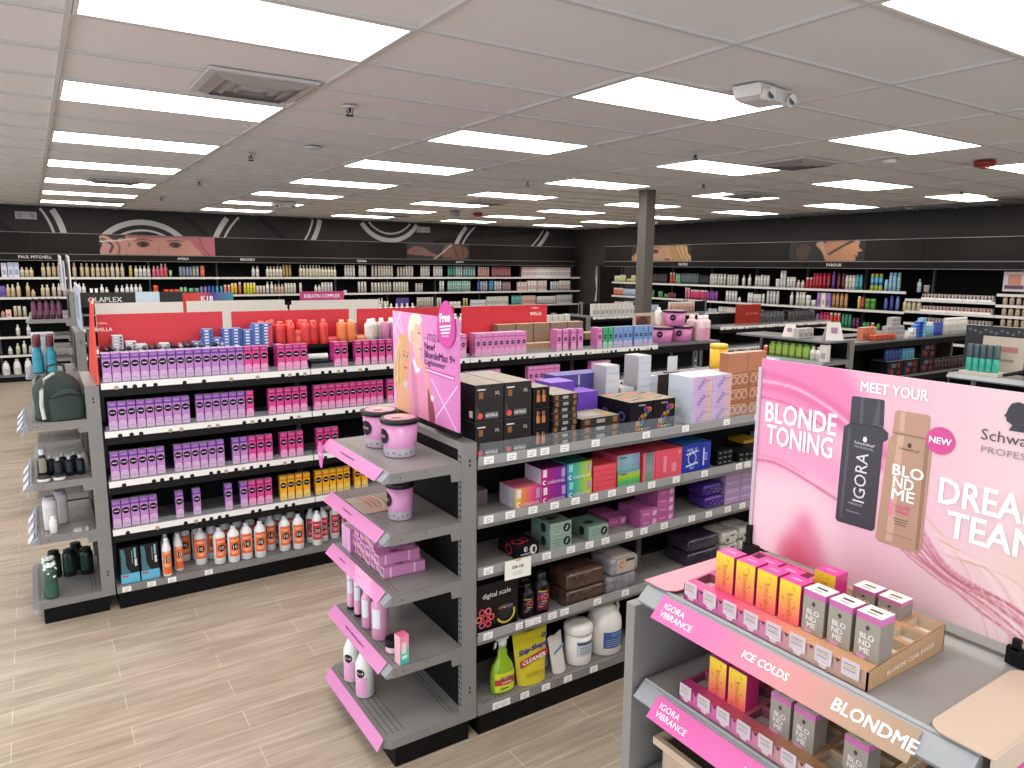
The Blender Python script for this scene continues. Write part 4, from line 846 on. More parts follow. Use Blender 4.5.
o = bpy.data.objects.new('printed_face', c.mesh('printed_face', (-0.0012, 0, PH/2), (0, -1, 0), (0, 0, 1), PW, PH)); link(o, ps)
U, V = WEST
def pt(u, v, e=-0.0022): return (e, PW/2-u*PW, v*PH)
t = MB(); t.text('blonde', pt(0.545, 0.79), U, V, M('#b95aa4'), h=0.012); t.text('max', pt(0.66, 0.80), U, V, M('#7a3a70'), h=0.034); obj('product_logo', t, ps)
for s_, v in (('New!', 0.715), ('BlondeMax 9+', 0.640), ('Lightener', 0.560)):
    w_ = {'New!': 0.15, 'BlondeMax 9+': 0.43, 'Lightener': 0.30}[s_]; t = MB(); t.text(s_, pt(0.525+w_/2, v), U, V, M('#3a1236'), h=0.033, w=w_*PW, bold=0.018); obj('headline', t, ps)
t = MB(); t.add([pt(0.53, 0.475), pt(0.95, 0.460), pt(0.95, 0.500), pt(0.53, 0.515)], [(0, 1, 2, 3)], M('#c83c86')); t.add([pt(0.54, 0.485, -0.003), pt(0.94, 0.470, -0.003), pt(0.94, 0.487, -0.003), pt(0.54, 0.502, -0.003)], [(0, 1, 2, 3)], M('#f3c6e2'))
obj('printed_banner', t, ps)
ov = MB(); O = pt(0.85, 0.965, -0.006); O = (-0.009, O[1], O[2]-0.01)
egg = [(math.cos(a)*(0.078-0.015*math.sin(a)), math.sin(a)*0.098) for a in [2*math.pi*k/32 for k in range(32)]]
ov.prism([(O[0], O[1]-x, O[2]+z) for x, z in egg], (0.003, 0, 0), M('#c8489a', 0.35))
ov.text('Free', (O[0]-0.001, O[1]+0.005, O[2]+0.028), (0, -1, 0.12), V, W1, h=0.036, bold=0.05)
for k in range(4): ov.quad((O[0]-0.001, O[1]+0.002, O[2]-0.008-0.014*k), (0, -1, 0.12), V, 0.10-0.012*k, 0.007, W1 if k < 3 else M('#e89ad0'))
obj('free_badge', ov, ps)
f = MB(); f.box(-0.008, -PW/2-0.004, -0.015, 0.012, PW/2+0.004, 0.006, BLACK); obj('sign_holder', f, ps)
# ------------------------------------------------------------------ products on the nearer run (south side)
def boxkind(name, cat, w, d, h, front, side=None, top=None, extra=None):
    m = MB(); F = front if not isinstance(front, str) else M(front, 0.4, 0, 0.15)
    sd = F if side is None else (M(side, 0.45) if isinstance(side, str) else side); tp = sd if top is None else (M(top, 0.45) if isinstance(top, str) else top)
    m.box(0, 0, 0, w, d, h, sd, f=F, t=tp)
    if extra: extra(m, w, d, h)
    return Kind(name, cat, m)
S = SOUTH
# big nitrile glove boxes
def glove(m, w, d, h):
    f = -0.0008
    m.quad((w*0.22, f, h*0.87), *S, w*0.28, h*0.035, M('#d9d2cc')); m.quad((w*0.2, f, h*0.72), *S, w*0.15, h*0.17, M('#8a5232', 0.5)); m.text('XL', (w*0.78, f, h*0.76), *S, M('#d0cbc8'), h=h*0.09)
    m.disc((w*0.17, f, h*0.17), *S, w*0.095, w*0.095, M('#d84a44'), 16); m.quad((w*0.58, f, h*0.17), *S, w*0.46, h*0.17, M('#5d5a59')); m.text('NITRILE', (w*0.58, f-0.0006, h*0.17), *S, M('#ddd8d4'), w=w*0.42, bold=0.02)
    m.prism([(0.02*w, f, h*0.03), (w*0.15, f, h*0.3), (0.02*w, f, h*0.5)], (0, 0.0002, 0), M('#3a3534'))
    m.quad((-0.0008, d*0.3, h*0.2), (0, -1, 0), (0, 0, 1), d*0.25, h*0.18, M('#cfc8c4'))
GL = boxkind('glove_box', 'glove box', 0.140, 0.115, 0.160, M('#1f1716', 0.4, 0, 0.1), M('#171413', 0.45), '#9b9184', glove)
for c in range(2):
    for r in range(2):
        for q in range(3):
            GL.put((1.508+c*0.1455, 2.572+q*0.1165, 1.256+r*0.1615), 'black glove box, %s column, %s layer, %s row from the front' % (['western', 'eastern'][c], ['lower', 'upper'][r], ordw(q+1)), 0, 'stacked black nitrile glove boxes')
def hand(m, w, d, h):
    for k in range(2): 
        x = w*(0.32+0.34*k); m.quad((x, -0.0008, h*0.45), *S, w*0.22, h*0.32, M('#b9713e')); m.quad((x-0.004, -0.0010, h*0.72), *S, w*0.05, h*0.3, M('#c9895a')); m.quad((x+0.004, -0.0010, h*0.72), *S, w*0.05, h*0.25, M('#a05f34'))
GN = boxkind('glove_box', 'glove box', 0.088, 0.11, 0.094, '#1b1716', '#121010', '#8f867a', hand)
for r in range(3): GN.put((1.812, 2.585, 1.256+r*0.0955), 'narrow black glove box with orange hands, %s layer of three' % ['bottom', 'middle', 'top'][r], 0, 'narrow glove boxes')
def flat(m, w, d, h):
    m.quad((w*0.5, -0.0008, h*0.5), *S, w*0.22, h*0.5, M('#9a9590')); m.quad((w*0.15, -0.0008, h*0.5), *S, w*0.13, h*0.7, M('#8a5c32')); m.quad((w*0.88, -0.0008, h*0.5), *S, w*0.13, h*0.7, M('#8a5c32'))
FL = boxkind('glove_box', 'glove box', 0.142, 0.20, 0.029, '#221c19', '#181412', '#968b7c', flat)
for r in range(8): FL.put((1.935, 2.60+0.004*(r % 3), 1.256+r*0.0298), 'flat black glove box, %s up in the tall flat stack' % ordw(r+1), random.uniform(-.02, .02), 'tall stack of flat glove boxes')
def flat2(m, w, d, h):
    flat(m, w, d, h); m.quad((w*0.45, d*0.5, h+0.0006), (1, 0, 0), (0, 1, 0), w*0.5, d*0.5, M('#b0a79b')); m.quad((w*0.8, d*0.3, h+0.001), (1, 0, 0), (0, 1, 0), w*0.2, d*0.25, M('#c48a3c'))
FL2 = boxkind('glove_box', 'glove box', 0.235, 0.17, 0.0355, '#2a2420', '#1d1916', '#8d8579', flat2)
for r in range(3): FL2.put((2.10, 2.60, 1.256+r*0.0362), 'wide flat glove box, %s of the low stack of three' % ['bottom', 'middle', 'top'][r], 0, 'low stack of wide glove boxes')
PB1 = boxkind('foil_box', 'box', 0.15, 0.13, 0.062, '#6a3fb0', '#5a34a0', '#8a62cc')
k = 0
for c in range(2):
    for r in range(4 if c == 0 else 3): k += 1; PB1.put((2.085+c*0.153, 2.83, 1.256+r*0.0625), 'violet box in the two-wide violet stack, %s layer, %s side' % (ordw(r+1), ['west', 'east'][c]), 0, 'violet boxes behind the glove boxes')
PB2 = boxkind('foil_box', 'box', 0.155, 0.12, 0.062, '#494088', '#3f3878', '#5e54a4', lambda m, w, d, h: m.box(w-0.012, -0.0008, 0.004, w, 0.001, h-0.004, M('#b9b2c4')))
for c in range(2):
    for r in range(4): PB2.put((2.25+c*0.158, 3.0, 1.256+r*0.0625), 'indigo box in the rear indigo stack, %s layer, %s side' % (ordw(r+1), ['west', 'east'][c]), 0, 'indigo boxes at the back')
def rainbow(m, w, d, h):
    cs = ['#d8404c', '#e0823a', '#d8c23a', '#46a85a', '#3f76c4', '#8a4fb4']
    for k in range(14):
        t = k/13; m.ring((w*(0.3+0.5*t+0.05*math.sin(k*2.1)), -0.0008, h*(0.16+0.62*t+0.06*math.sin(k*1.3))), *S, h*0.05, h*0.085, M(cs[k % 6], 0.4), 12)
    for k in range(5): m.quad((w*(0.28+0.13*k), -0.0010, h*0.10), *S, w*0.09, h*0.06, M(cs[k]))
    m.quad((w*0.5, -0.0008, h*0.88), *S, w*0.3, h*0.04, M('#9a98a0'))
    for k in range(1): m.ring((-0.0008, d*0.5, h*0.5), (0, -1, 0), (0, 0, 1), h*0.10, h*0.17, M('#4d4886'), 14)
    m.quad((w*0.6, d*0.45, h+0.0006), (1, 0.3, 0), (0, 1, 0), w*0.5, 0.012, M('#2a2624')); m.quad((w*0.3, d*0.7, h+0.0006), (1, 0, 0), (0, 1, 0), w*0.3, 0.05, M('#c9886a'))
RB = boxkind('foil_box', 'box', 0.152, 0.125, 0.155, M('#1b191c', 0.35, 0, 0.3), M('#161518', 0.4), '#a3937f', rainbow)
for c in range(2):
    for q in range(2): RB.put((2.415+c*0.1545, 2.61+q*0.128, 1.256), 'black box with rainbow loops, %s side, %s row' % (['west', 'east'][c], ['front', 'back'][q]), 0, 'rainbow loop boxes')
def loops(m, w, d, h):
    for k in range(3): m.ring((w*(0.34+0.12*k), -0.0008, h*(0.32+0.2*k)), *S, h*0.09, h*0.135, M('#5d63b4', 0.4), 14)
    m.quad((w*0.75, -0.0008, h*0.72), *S, w*0.3, h*0.1, M('#a98fc4'))
LM = grad('lilac_peach_print', [(0, '#cdb0d8'), (0.5, '#c9a8cf'), (0.8, '#d6acb4'), (1, '#dcb59e')], 'X', 0, 0.15, 0.4)
LL = boxkind('foil_box', 'box', 0.150, 0.17, 0.0835, LM, '#cdd6e4', '#d9d9dc', loops)
for c in range(2):
    for r in range(3): LL.put((2.822+c*0.1525, 2.59, 1.256+r*0.0845), 'white and lilac foil box with blue loops, %s layer, %s column' % (['bottom', 'middle', 'top'][r], ['west', 'east'][c]), 0, 'lilac foil boxes')
def oloops(m, w, d, h):
    for k in range(3): m.ring((w*(0.2+0.3*k), -0.0008, h*0.5), *S, h*0.2, h*0.3, M('#c9a58e', 0.4), 12)
    m.quad((w*0.5, -0.0010, h*0.85), *S, w*0.8, h*0.06, M('#e0b090'))
OM = M('#a5684a', 0.4, 0, 0.2)
OB = boxkind('foil_box', 'box', 0.158, 0.17, 0.082, OM, '#b06a4a', '#d4a58a', oloops)
OB2 = boxkind('foil_box', 'box', 0.158, 0.06, 0.105, M('#b5765a', 0.4, 0, 0.2), '#a0624a', '#c9a58e')
for c in range(2):
    for r in range(3): OB.put((3.133+c*0.1605, 2.61, 1.256+r*0.083), 'copper orange foil box, %s layer, %s column' % (['bottom', 'middle', 'top'][r], ['west', 'east'][c]), 0, 'orange foil boxes')
    OB2.put((3.125+c*0.1605, 2.62, 1.506), 'taller plain orange box on top of the copper stack, %s column' % ['west', 'east'][c])
boxkind('foil_box', 'box', 0.12, 0.14, 0.30, '#7fa4c0', '#6d92b0', '#a9c4d8').put((3.47, 2.62, 1.256), 'pale blue carton east of the copper orange boxes')
SG = boxkind('small_grey_box', 'box', 0.095, 0.11, 0.042, '#b9bcc6', '#a6a7ae', '#c6c5c6', lambda m, w, d, h: (m.quad((w*0.5, -0.0008, h*0.5), *S, w*0.92, h*0.85, M('#c3c6d0')), m.quad((w+0.0006, d*0.5, h*0.5), (0, 1, 0), (0, 0, 1), d*0.9, h*0.8, M('#8f8a86'))))
k = 0
for (x, y, n_) in [(2.50, 2.90, 7), (2.605, 2.90, 4), (2.71, 2.88, 8), (2.815, 2.93, 5), (2.86, 3.05, 6), (2.60, 3.02, 3)]:
    k += 1
    for r in range(n_): SG.put((x, y, 1.256+r*0.0425), 'small grey white box, %s up in the %s stack behind the rainbow boxes' % (ordw(r+1), ordw(k)), random.uniform(-.03, .03), 'small grey boxes')
m = MB(); m.box(0, 0, 0, 0.08, 0.002, 0.095, M('#dfe3ea', 0.4)); m.box(-0.01, -0.01, -0.004, 0.09, 0.03, 0.0, BLACK); o = obj('card_sign', m, None, (3.135, 3.08, 1.452)); tag(o, 'small blank white card standing above patterned cartons at the back', 'card')
PT = boxkind('patterned_carton', 'carton', 0.13, 0.12, 0.095, '#26242a', '#1c1b20', '#3a383e', lambda m, w, d, h: [m.quad((w*(0.1+0.2*i), d*(0.2+0.3*j), h+0.0006), (1, 0.4, 0), (-0.4, 1, 0), 0.018, 0.014, M('#cfcbd0')) for i in range(5) for j in range(3)])
for c in range(5):
    for r in range(2): PT.put((3.0+c*0.133, 3.045, 1.256+r*0.0958), 'black carton with white checks, %s from the west, %s layer' % (ordw(c+1), ['lower', 'upper'][r]), 0, 'checked cartons')
m = MB(); m.lathe([(0.058, 0), (0.06, 0.01), (0.06, 0.13)], M('#e0b021', 0.35, 0, 0.3), 24); m.lathe([(0.062, 0.13), (0.062, 0.155), (0.056, 0.158)], M('#e8c040', 0.35), 24)
m.quad((0, -0.0605, 0.07), *S, 0.05, 0.05, M('#b98a1c'))
o = obj('yellow_canister', m, None, (3.60, 3.10, 1.449)); o.scale = (0.9, 0.9, 0.95); tag(o, 'yellow canister standing on black checked cartons behind the copper boxes', 'canister')
# fence on the top shelf
for (a, b) in ((1.515, 2.70), (2.74, 3.9)):
    m = MB(); m.box(a-3.33, 2.545-2.87, 1.256, b-3.33, 2.547-2.87, 1.335, CLEAR)
    for q in range(4): m.box(a-3.33+0.1+q*0.3, 2.545-2.87, 1.256, a-3.33+0.115+q*0.3, 2.56-2.87, 1.268, M('#d0d2d4', 0.3))
    obj('clear_fence', m, GD2)
# second shelf
def colortrak(sq='#e9d8e4'):
    def f(m, w, d, h):
        m.quad((w*0.15, -0.0008, h*0.72), *S, w*0.15, h*0.42, M(sq)); m.text('colortrak', (w*0.60, -0.0010, h*0.20), *S, M('#ecd3e2'), w=w*0.68); m.ring((w*0.14, -0.0010, h*0.2), *S, h*0.07, h*0.13, W1, 14, 0.8, 5.4)
        m.quad((w*0.88, -0.0008, h*0.62), *S, w*0.14, h*0.5, M('#b88fc0', 0.5))
        m.quad((-0.0008, d*0.5, h*0.5), (0, -1, 0), (0, 0, 1), d*0.9, h*0.9, M('#cfc6dc', 0.5)); m.text('colortrak', (-0.0014, d*0.5, h*0.22), (0, -1, 0), (0, 0, 1), M('#e9e4f0'), w=d*0.7)
    return f
c1 = grad('yellow_pink_print', [(0, '#e0c43a'), (0.3, '#e58a48'), (0.7, '#d94a84'), (1, '#b02c80')], 'X', 0, 0.145, 0.35)
c2 = grad('magenta_print', [(0, '#c0266e'), (0.6, '#8a2a8c'), (1, '#5d3a9c')], 'X', 0, 0.145, 0.35)
c3 = grad('teal_lime_print', [(0, '#2f84b8'), (0.4, '#4fb08c'), (0.75, '#a8c83c'), (1, '#c2c42c')], 'X', 0, 0.145, 0.35)
c3t = grad('teal_lime_top', [(0, '#1f5a68'), (1, '#3d7048')], 'X', 0, 0.145, 0.35)
b1 = boxkind('foil_box', 'foil box', 0.140, 0.13, 0.096, c1, '#cfc6dc', '#c05a70', colortrak()); b2 = boxkind('foil_box', 'foil box', 0.143, 0.13, 0.082, c2, '#cfc6dc', '#4a2040', colortrak()); b3 = boxkind('foil_box', 'foil box', 0.147, 0.13, 0.084, c3, '#2f7890', c3t, colortrak('#8fd0c0'))
b1.put((1.722, 2.585, 0.996), 'yellow to pink foil box lettered colortrak, lowest at the west end')
b2.put((1.866, 2.585, 0.996), 'magenta foil box lettered colortrak, lower of two'); b2.put((1.862, 2.585, 1.0795), 'magenta foil box lettered colortrak, upper of two')
b3.put((2.014, 2.585, 0.996), 'teal to lime foil box lettered colortrak, lower of two'); b3.put((2.010, 2.585, 1.081), 'teal to lime foil box lettered colortrak, upper of two')
m = MB(); m.box(0, 0, 0, 0.06, 0.1, 0.07, M('#6a5d66', 0.4)); tag(obj('foil_box', m, None, (1.60, 2.72, 0.997)), 'dim grey box behind the yellow to pink foil box', 'box')
CO = boxkind('foil_box', 'foil box', 0.143, 0.14, 0.0262, '#e2525e', '#c03a48', '#d84a58', lambda m, w, d, h: m.box(0, -0.0008, 0, w, 0, 0.0012, M('#a83040')))
for r in range(5): CO.put((2.170, 2.585, 0.996+r*0.0268), 'coral flat foil pack, %s up in the coral stack' % ordw(r+1), random.uniform(-.015, .015), 'coral foil packs')
def holo(m, w, d, h):
    m.quad((w*0.5, -0.0010, h*0.12), *S, w*0.9, h*0.10, M('#5fb0a0')); m.quad((w*0.25, -0.0010, h*0.82), *S, w*0.3, h*0.1, M('#4a6070'))
    for k in range(6): m.quad((w*(0.1+0.15*k), -0.0012, h*(0.25+0.05*(k % 3))), *S, w*0.12, h*0.05, M(['#5fc070', '#c05a80', '#4f90c0'][k % 3]))
h1_ = grad('holographic_grey', [(0, '#7fa0a8'), (0.5, '#8fb0c0'), (1, '#7c94b0')], 'X', 0, 0.15, 0.25); h2_ = grad('holographic_green', [(0, '#3fa86a'), (0.4, '#58c04c'), (0.8, '#b8c43a'), (1, '#5a98c0')], 'Z', 0, 0.08, 0.25)
boxkind('foil_box', 'foil box', 0.145, 0.17, 0.082, h2_, '#c84a5c', '#c03a48', holo).put((2.325, 2.585, 0.996), 'green holographic foil box with coral side, lower of two')
boxkind('foil_box', 'foil box', 0.148, 0.19, 0.082, h1_, '#c84a5c', '#c8424f', holo).put((2.318, 2.585, 1.0795), 'grey holographic foil box with coral side, upper of two')
boxkind('foil_box', 'foil box', 0.082, 0.16, 0.155, grad('holographic_strip', [(0, '#6a8a78'), (0.5, '#8a9a98'), (1, '#5f7a80')], 'Z', 0, 0.15, 0.25), '#d8485c', '#c83e50', lambda m, w, d, h: (m.box(0, -0.001, 0, w*0.18, 0, h, M('#e06474')), m.box(w*0.85, -0.001, 0, w, 0, h, M('#e06474')))).put((2.49, 2.585, 0.996), 'tall box with holographic strip between coral borders')
boxkind('foil_box', 'foil box', 0.187, 0.16, 0.155, '#e0566a', '#cc4458', '#d04a5c', lambda m, w, d, h: (m.quad((w*0.35, -0.0008, h*0.5), *S, w*0.12, h*0.55, M('#ea8c98')), m.quad((w*0.7, -0.0008, h*0.35), *S, w*0.18, h*0.3, M('#ea8c98')), m.quad((w*0.9, -0.0008, h*0.85), *S, w*0.06, h*0.1, M('#f0b04a')))).put((2.577, 2.585, 0.996), 'wide coral red box with pale lettering beside the blue box')
def blue(m, w, d, h):
    W_ = M('#c6d0f0'); m.ring((w*0.34, -0.0008, h*0.5), *S, h*0.17, h*0.2, W_, 22); m.text('FOIL IT', (w*0.34, -0.0010, h*0.80), *S, W_, w=w*0.34, bold=0.02)
    m.text('Reynolds', (w*0.34, -0.0010, h*0.70), *S, W_, w=w*0.42, bold=0.02) if False else m.quad((w*0.34, -0.0010, h*0.70), (1, 0, 0.15), (0, 0, 1), w*0.42, h*0.05, W_)
    m.quad((w*0.34, -0.0010, h*0.30), (1, 0, 0.15), (0, 0, 1), w*0.42, h*0.06, W_); m.text('717', (w*0.34, -0.0010, h*0.18), *S, W_, h=h*0.09, bold=0.03); m.box(w*0.655, -0.0009, 0, w*0.66, 0, h, M('#14246a'))
    m.text('717', (w*0.84, -0.0010, h*0.5), (0, 0, 1), (-1, 0, 0), W_, h=h*0.13, bold=0.02); m.quad((w*0.75, -0.0010, h*0.5), (0, 0, 1), (-1, 0, 0), h*0.6, w*0.05, W_)
boxkind('foil_box', 'foil box', 0.213, 0.17, 0.16, M('#2b3aa0', 0.35, 0, 0.3), '#22307e', '#2a6ab0', blue).put((2.768, 2.585, 0.996), 'deep blue box printed with white ring and 717')
BK = boxkind('foil_box', 'box', 0.13, 0.13, 0.027, '#161618', '#101012', '#1c1c1e', lambda m, w, d, h: [m.quad((w*(0.2+0.3*k), -0.0008, h*0.55), *S, w*0.16, h*0.35, M('#6f6f72')) for k in range(3)])
for r in range(3): BK.put((3.065, 2.61, 0.996+0.0276*r), 'small black pack, %s of three beside the blue box' % ['bottom', 'middle', 'top'][r], 0, 'small black packs')
for r in range(2): BK.put((3.225, 2.60, 0.996+0.0276*r), 'small black pack, %s of two further east' % ['bottom', 'top'][r], -0.15, 'small black packs east')
boxkind('foil_box', 'box', 0.14, 0.12, 0.02, '#c0902a').put((3.42, 2.72, 1.052), 'flat amber pack at the east of the second shelf'); boxkind('foil_box', 'box', 0.16, 0.13, 0.05, '#1b1b1e').put((3.40, 2.70, 0.996), 'black carton under the flat amber pack'); boxkind('foil_box', 'box', 0.10, 0.08, 0.09, '#8c9aa0').put((3.60, 2.74, 0.996), 'grey blue box at the east of the second shelf')
# third shelf
def photo_blk(m, w, d, h):
    for (x, z, r1) in ((0.75, 0.5, 0.26), (0.42, 0.62, 0.14)): m.disc((w*x, -0.0008, h*z), *S, h*r1*1.3, h*r1*1.5, M('#d6d2d0'), 14); m.disc((w*x+0.004, -0.0012, h*z), *S, h*r1*0.5, h*r1, M('#2a2628'), 10)
    m.quad((w*0.4, -0.0008, h*0.25), *S, w*0.4, h*0.08, M('#c9c4c4')); m.ring((w*0.3, d*0.3, h+0.0006), (1, 0, 0), (0, 1, 0), 0.022, 0.03, M('#c03450'), 16); m.ring((w*0.6, d*0.35, h+0.0006), (1, 0, 0), (0, 1, 0), 0.018, 0.024, M('#c03450'), 16)
    m.ring((-0.0008, d*0.4, h*0.5), (0, -1, 0), (0, 0, 1), h*0.3, h*0.45, M('#b0304a'), 16)
boxkind('clip_box', 'box', 0.125, 0.15, 0.06, '#151416', '#121113', '#171618', photo_blk).put((1.727, 2.58, 0.764), 'low black box printed with red rings, at the west of the third shelf')
def lf(m, w, d, h):
    m.disc((w*0.78, -0.0008, h*0.5), *S, h*0.34, h*0.34, M('#22282a'), 16); m.quad((w*0.78, -0.0012, h*0.5), (0.5, 0, 0.86), (-0.86, 0, 0.5), h*0.35, h*0.12, M('#b8c4bc'))
    for k in range(3): m.quad((w*0.32, -0.0008, h*(0.7-0.2*k)), *S, w*(0.45-0.08*k), h*0.06, M('#6f8a7c'))
    m.disc((-0.0008, d*0.35, h*0.5), (0, -1, 0), (0, 0, 1), h*0.32, h*0.36, M('#1f2426'), 16); m.disc((w*0.4, d*0.4, h+0.0006), (1, 0, 0), (0, 1, 0), 0.03, 0.02, M('#2a3634'), 14)
SGN = boxkind('wax_box', 'box', 0.123, 0.155, 0.064, '#93ac9c', '#7d9688', '#6f8578', lf)
SGN.put((1.918, 2.58, 0.764), 'sage green box with black leaf disc, lower of two stacked'); SGN.put((1.916, 2.58, 0.8295), 'sage green box with black leaf disc, upper of two stacked'); SGN.put((2.155, 2.59, 0.764), 'sage green box with black leaf disc, single one further east')
boxkind('wax_box', 'box', 0.09, 0.13, 0.045, '#3a4a42', '#2c3832').put((2.03, 2.70, 0.764), 'dark green box in the shadow between the sage boxes')
def pk(m, w, d, h):
    m.disc((w*0.80, -0.0008, h*0.5), *S, h*0.42, h*0.42, M('#c977b0'), 14)
    for k in range(4): m.quad((w*0.80+(-1.5+k)*h*0.13, -0.0012, h*0.5), (0.3, 0, 1), (1, 0, -0.3), h*0.5, h*0.07, M('#f0dbe8'))
    m.quad((w*0.32, -0.0008, h*0.5), *S, w*0.35, h*0.12, M('#e2a4cc')); m.ring((-0.0008, d*0.5, h*0.5), (0, -1, 0), (0, 0, 1), h*0.2, h*0.35, M('#8a3f7c'), 12)
PKX = boxkind('foil_box', 'foil box', 0.12, 0.17, 0.0445, '#b5609a', '#a4548c', '#ad5c94', pk)
for r in range(2): PKX.put((2.478, 2.575, 0.764+r*0.0452), 'pink foil box with pale hand mark, %s of the western pair' % ['lower', 'upper'][r])
for r in range(4): PKX.put((2.602, 2.585, 0.764+r*0.0452), 'pink foil box with pale hand mark, %s up in the eastern stack' % ordw(r+1))
for (x, n_, y) in ((2.41, 2, 2.67),): PKX.put((x-0.06, y, 0.764), 'pink foil box set back behind the western pair'); 
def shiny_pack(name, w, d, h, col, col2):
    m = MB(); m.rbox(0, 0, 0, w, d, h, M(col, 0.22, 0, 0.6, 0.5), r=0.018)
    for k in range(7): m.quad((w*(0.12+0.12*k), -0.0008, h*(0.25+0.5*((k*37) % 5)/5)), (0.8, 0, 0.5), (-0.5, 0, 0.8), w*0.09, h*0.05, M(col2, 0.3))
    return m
m = shiny_pack('p', 0.15, 0.14, 0.066, '#4a2a86', '#a892d0'); SP = Kind('foil_bag', 'bag', m)
SP.put((2.985, 2.60, 0.764), 'glossy purple pouch, lower of two stacked'); SP.put((2.98, 2.61, 0.831), 'glossy purple pouch, upper of two stacked')
LC2 = boxkind('foil_box', 'foil box', 0.125, 0.15, 0.0455, '#b496c0', '#9a80aa', '#c2aaca', lambda m, w, d, h: (m.quad((w*0.5, -0.0008, h*0.6), *S, w*0.8, h*0.12, M('#d3bfdb')), m.box(0, -0.0008, 0, w, 0, 0.0015, M('#84689a'))))
for c in range(3):
    for r in range(4): LC2.put((3.135+c*0.128, 2.60, 0.764+r*0.0462), 'pale lilac carton, %s layer, %s column from the west' % (ordw(r+1), ordw(c+1)), 0, 'pale lilac cartons')
# fourth shelf
def scale(m, w, d, h):
    m.text('digital scale', (w*0.48, -0.0010, h*0.76), (1, 0, 0.03), (0, 0, 1), M('#e6e0e0'), w=w*0.68, bold=0.0)
    for k in range(7):
        a = 2*math.pi*k/6; cx = w*0.20+(0 if k == 6 else math.cos(a)*w*0.15); cz = h*0.33+(0 if k == 6 else math.sin(a)*w*0.16)
        m.ring((cx, -0.0010-0.0001*k, cz), *S, w*0.045, w*0.075, M(['#e05a60', '#e26a8c', '#d8465a', '#e07a50', '#d04a84', '#e04a50', '#c83a50'][k]), 16)
    m.ring((w*0.70, -0.0010, h*0.33), *S, w*0.19, w*0.235, M('#c7b23a'), 20, 3.6, 6.6); m.disc((w*0.70, -0.0014, h*0.36), *S, w*0.19, w*0.15, M('#1c1b1f'), 22); m.disc((w*0.70, -0.0018, h*0.45), *S, w*0.20, w*0.07, M('#3a3438'), 22)
    for k in range(6): m.disc((w*(0.56+0.055*k), -0.0022, h*(0.45+0.012*(k % 2))), *S, w*0.028, w*0.018, M(['#d0455c', '#4c9c68', '#c9a83a', '#5f64b8', '#c85a90', '#3f98a8'][k]), 10)
boxkind('digital_scale_box', 'box', 0.215, 0.15, 0.232, M('#121114', 0.35, 0, 0.3), '#0f0e10', '#171619', scale).put((1.507, 2.555, 0.4635), 'black digital scale box with colourful rings, west end of fourth shelf')
def flor(col):
    def f(m, r, h):
        for k in range(7): m.patch(r*1.025, h*(0.22+0.06*k), h*(0.25+0.06*k), -math.pi/2-0.9+0.22*(k % 3), -math.pi/2-0.3+0.25*(k % 4), M([col, '#4c7ab0', '#c8a83c', col][k % 4], 0.4), 3)
        m.ring((0, -r*1.03, h*0.48), *S, r*0.2, r*0.34, M(col), 12)
    return f
F1 = bottle('spray_bottle', 'bottle', 0.036, 0.165, '#141316', '#1d1c1f', capr=0.02, sh=0.82, caph=0.13, label='#1b1a1e', laba=1.0, extra=flor('#c9465c'))
F2 = bottle('spray_bottle', 'bottle', 0.039, 0.205, '#161416', '#201f22', capr=0.024, sh=0.8, caph=0.14, label='#5c1c2e', laba=1.0, extra=flor('#d85a78'), labz=(0.15, 0.6))
F1.put((1.80, 2.60, 0.4635), 'black bottle with colourful print, slimmer of two beside the scale box'); F2.put((1.878, 2.595, 0.4635), 'black bottle with pink print, wider of two beside brown towels'); F1.put((1.85, 2.71, 0.4635), 'black bottle behind the two printed bottles', 0, None, 1.1)
def towel(w, d, h, col, hi, band=None):
    m = MB(); m.rbox(0, 0, 0, w, d, h, M(col, 0.32, 0, 0.5, 0.55, 1.0, 0, 0.3), r=0.022)
    rnd = random.Random(int(w*1000)+int(h*777))
    for k in range(16):
        x = w*rnd.uniform(0.06, 0.9); z = h*rnd.uniform(0.12, 0.88); L_ = rnd.uniform(0.008, 0.026); a = rnd.uniform(-0.6, 0.9)
        m.add([(x, -0.0012, z), (x+L_*math.cos(a), -0.0012, z+L_*math.sin(a)), (x+L_*0.5, -0.0012, z+L_*0.5*math.sin(a)+0.002)], [(0, 1, 2)], M(hi, 0.3))
    if band: band(m, w, d, h)
    return m
TW = Kind('towel_pack', 'towel pack', towel(0.235, 0.16, 0.085, '#4a342a', '#a3958a'))
TW.put((2.0, 2.548, 0.4635), 'brown towels in clear wrap, lower of two packs'); TW.put((1.997, 2.548, 0.5495), 'brown towels in clear wrap, upper of two packs')
def band1(m, w, d, h):
    m.quad((w*0.5, -0.0016, h*0.55), *S, w*0.62, h*0.8, M('#b5a79d', 0.5)); m.quad((w*0.66, -0.0020, h*0.82), *S, w*0.3, h*0.14, M('#2b2726')); m.ring((w*0.36, -0.0020, h*0.62), *S, h*0.11, h*0.19, M('#c26a3a'), 16, 0.6, 5.6); m.box(w*0.2, 0.002, h-0.002, w*0.8, d*0.9, h+0.001, M('#b5a99f', 0.5))
TG = Kind('towel_pack', 'towel pack', towel(0.185, 0.17, 0.09, '#8d8992', '#c9c7d0', band1)); TG0 = Kind('towel_pack', 'towel pack', towel(0.20, 0.17, 0.093, '#84808a', '#aaa7b2'))
TG0.put((2.25, 2.555, 0.4635), 'grey towels in clear wrap under the labelled pack'); TG.put((2.268, 2.548, 0.5575), 'grey towels with paper band and orange letter on top')
TP = Kind('towel_pack', 'towel pack', towel(0.24, 0.18, 0.075, '#33283c', '#8f87a0'))
for r in range(2): TP.put((2.855, 2.585, 0.4635+0.0765*r), 'dark purple towels in clear wrap, %s pack' % ['lower', 'upper'][r])
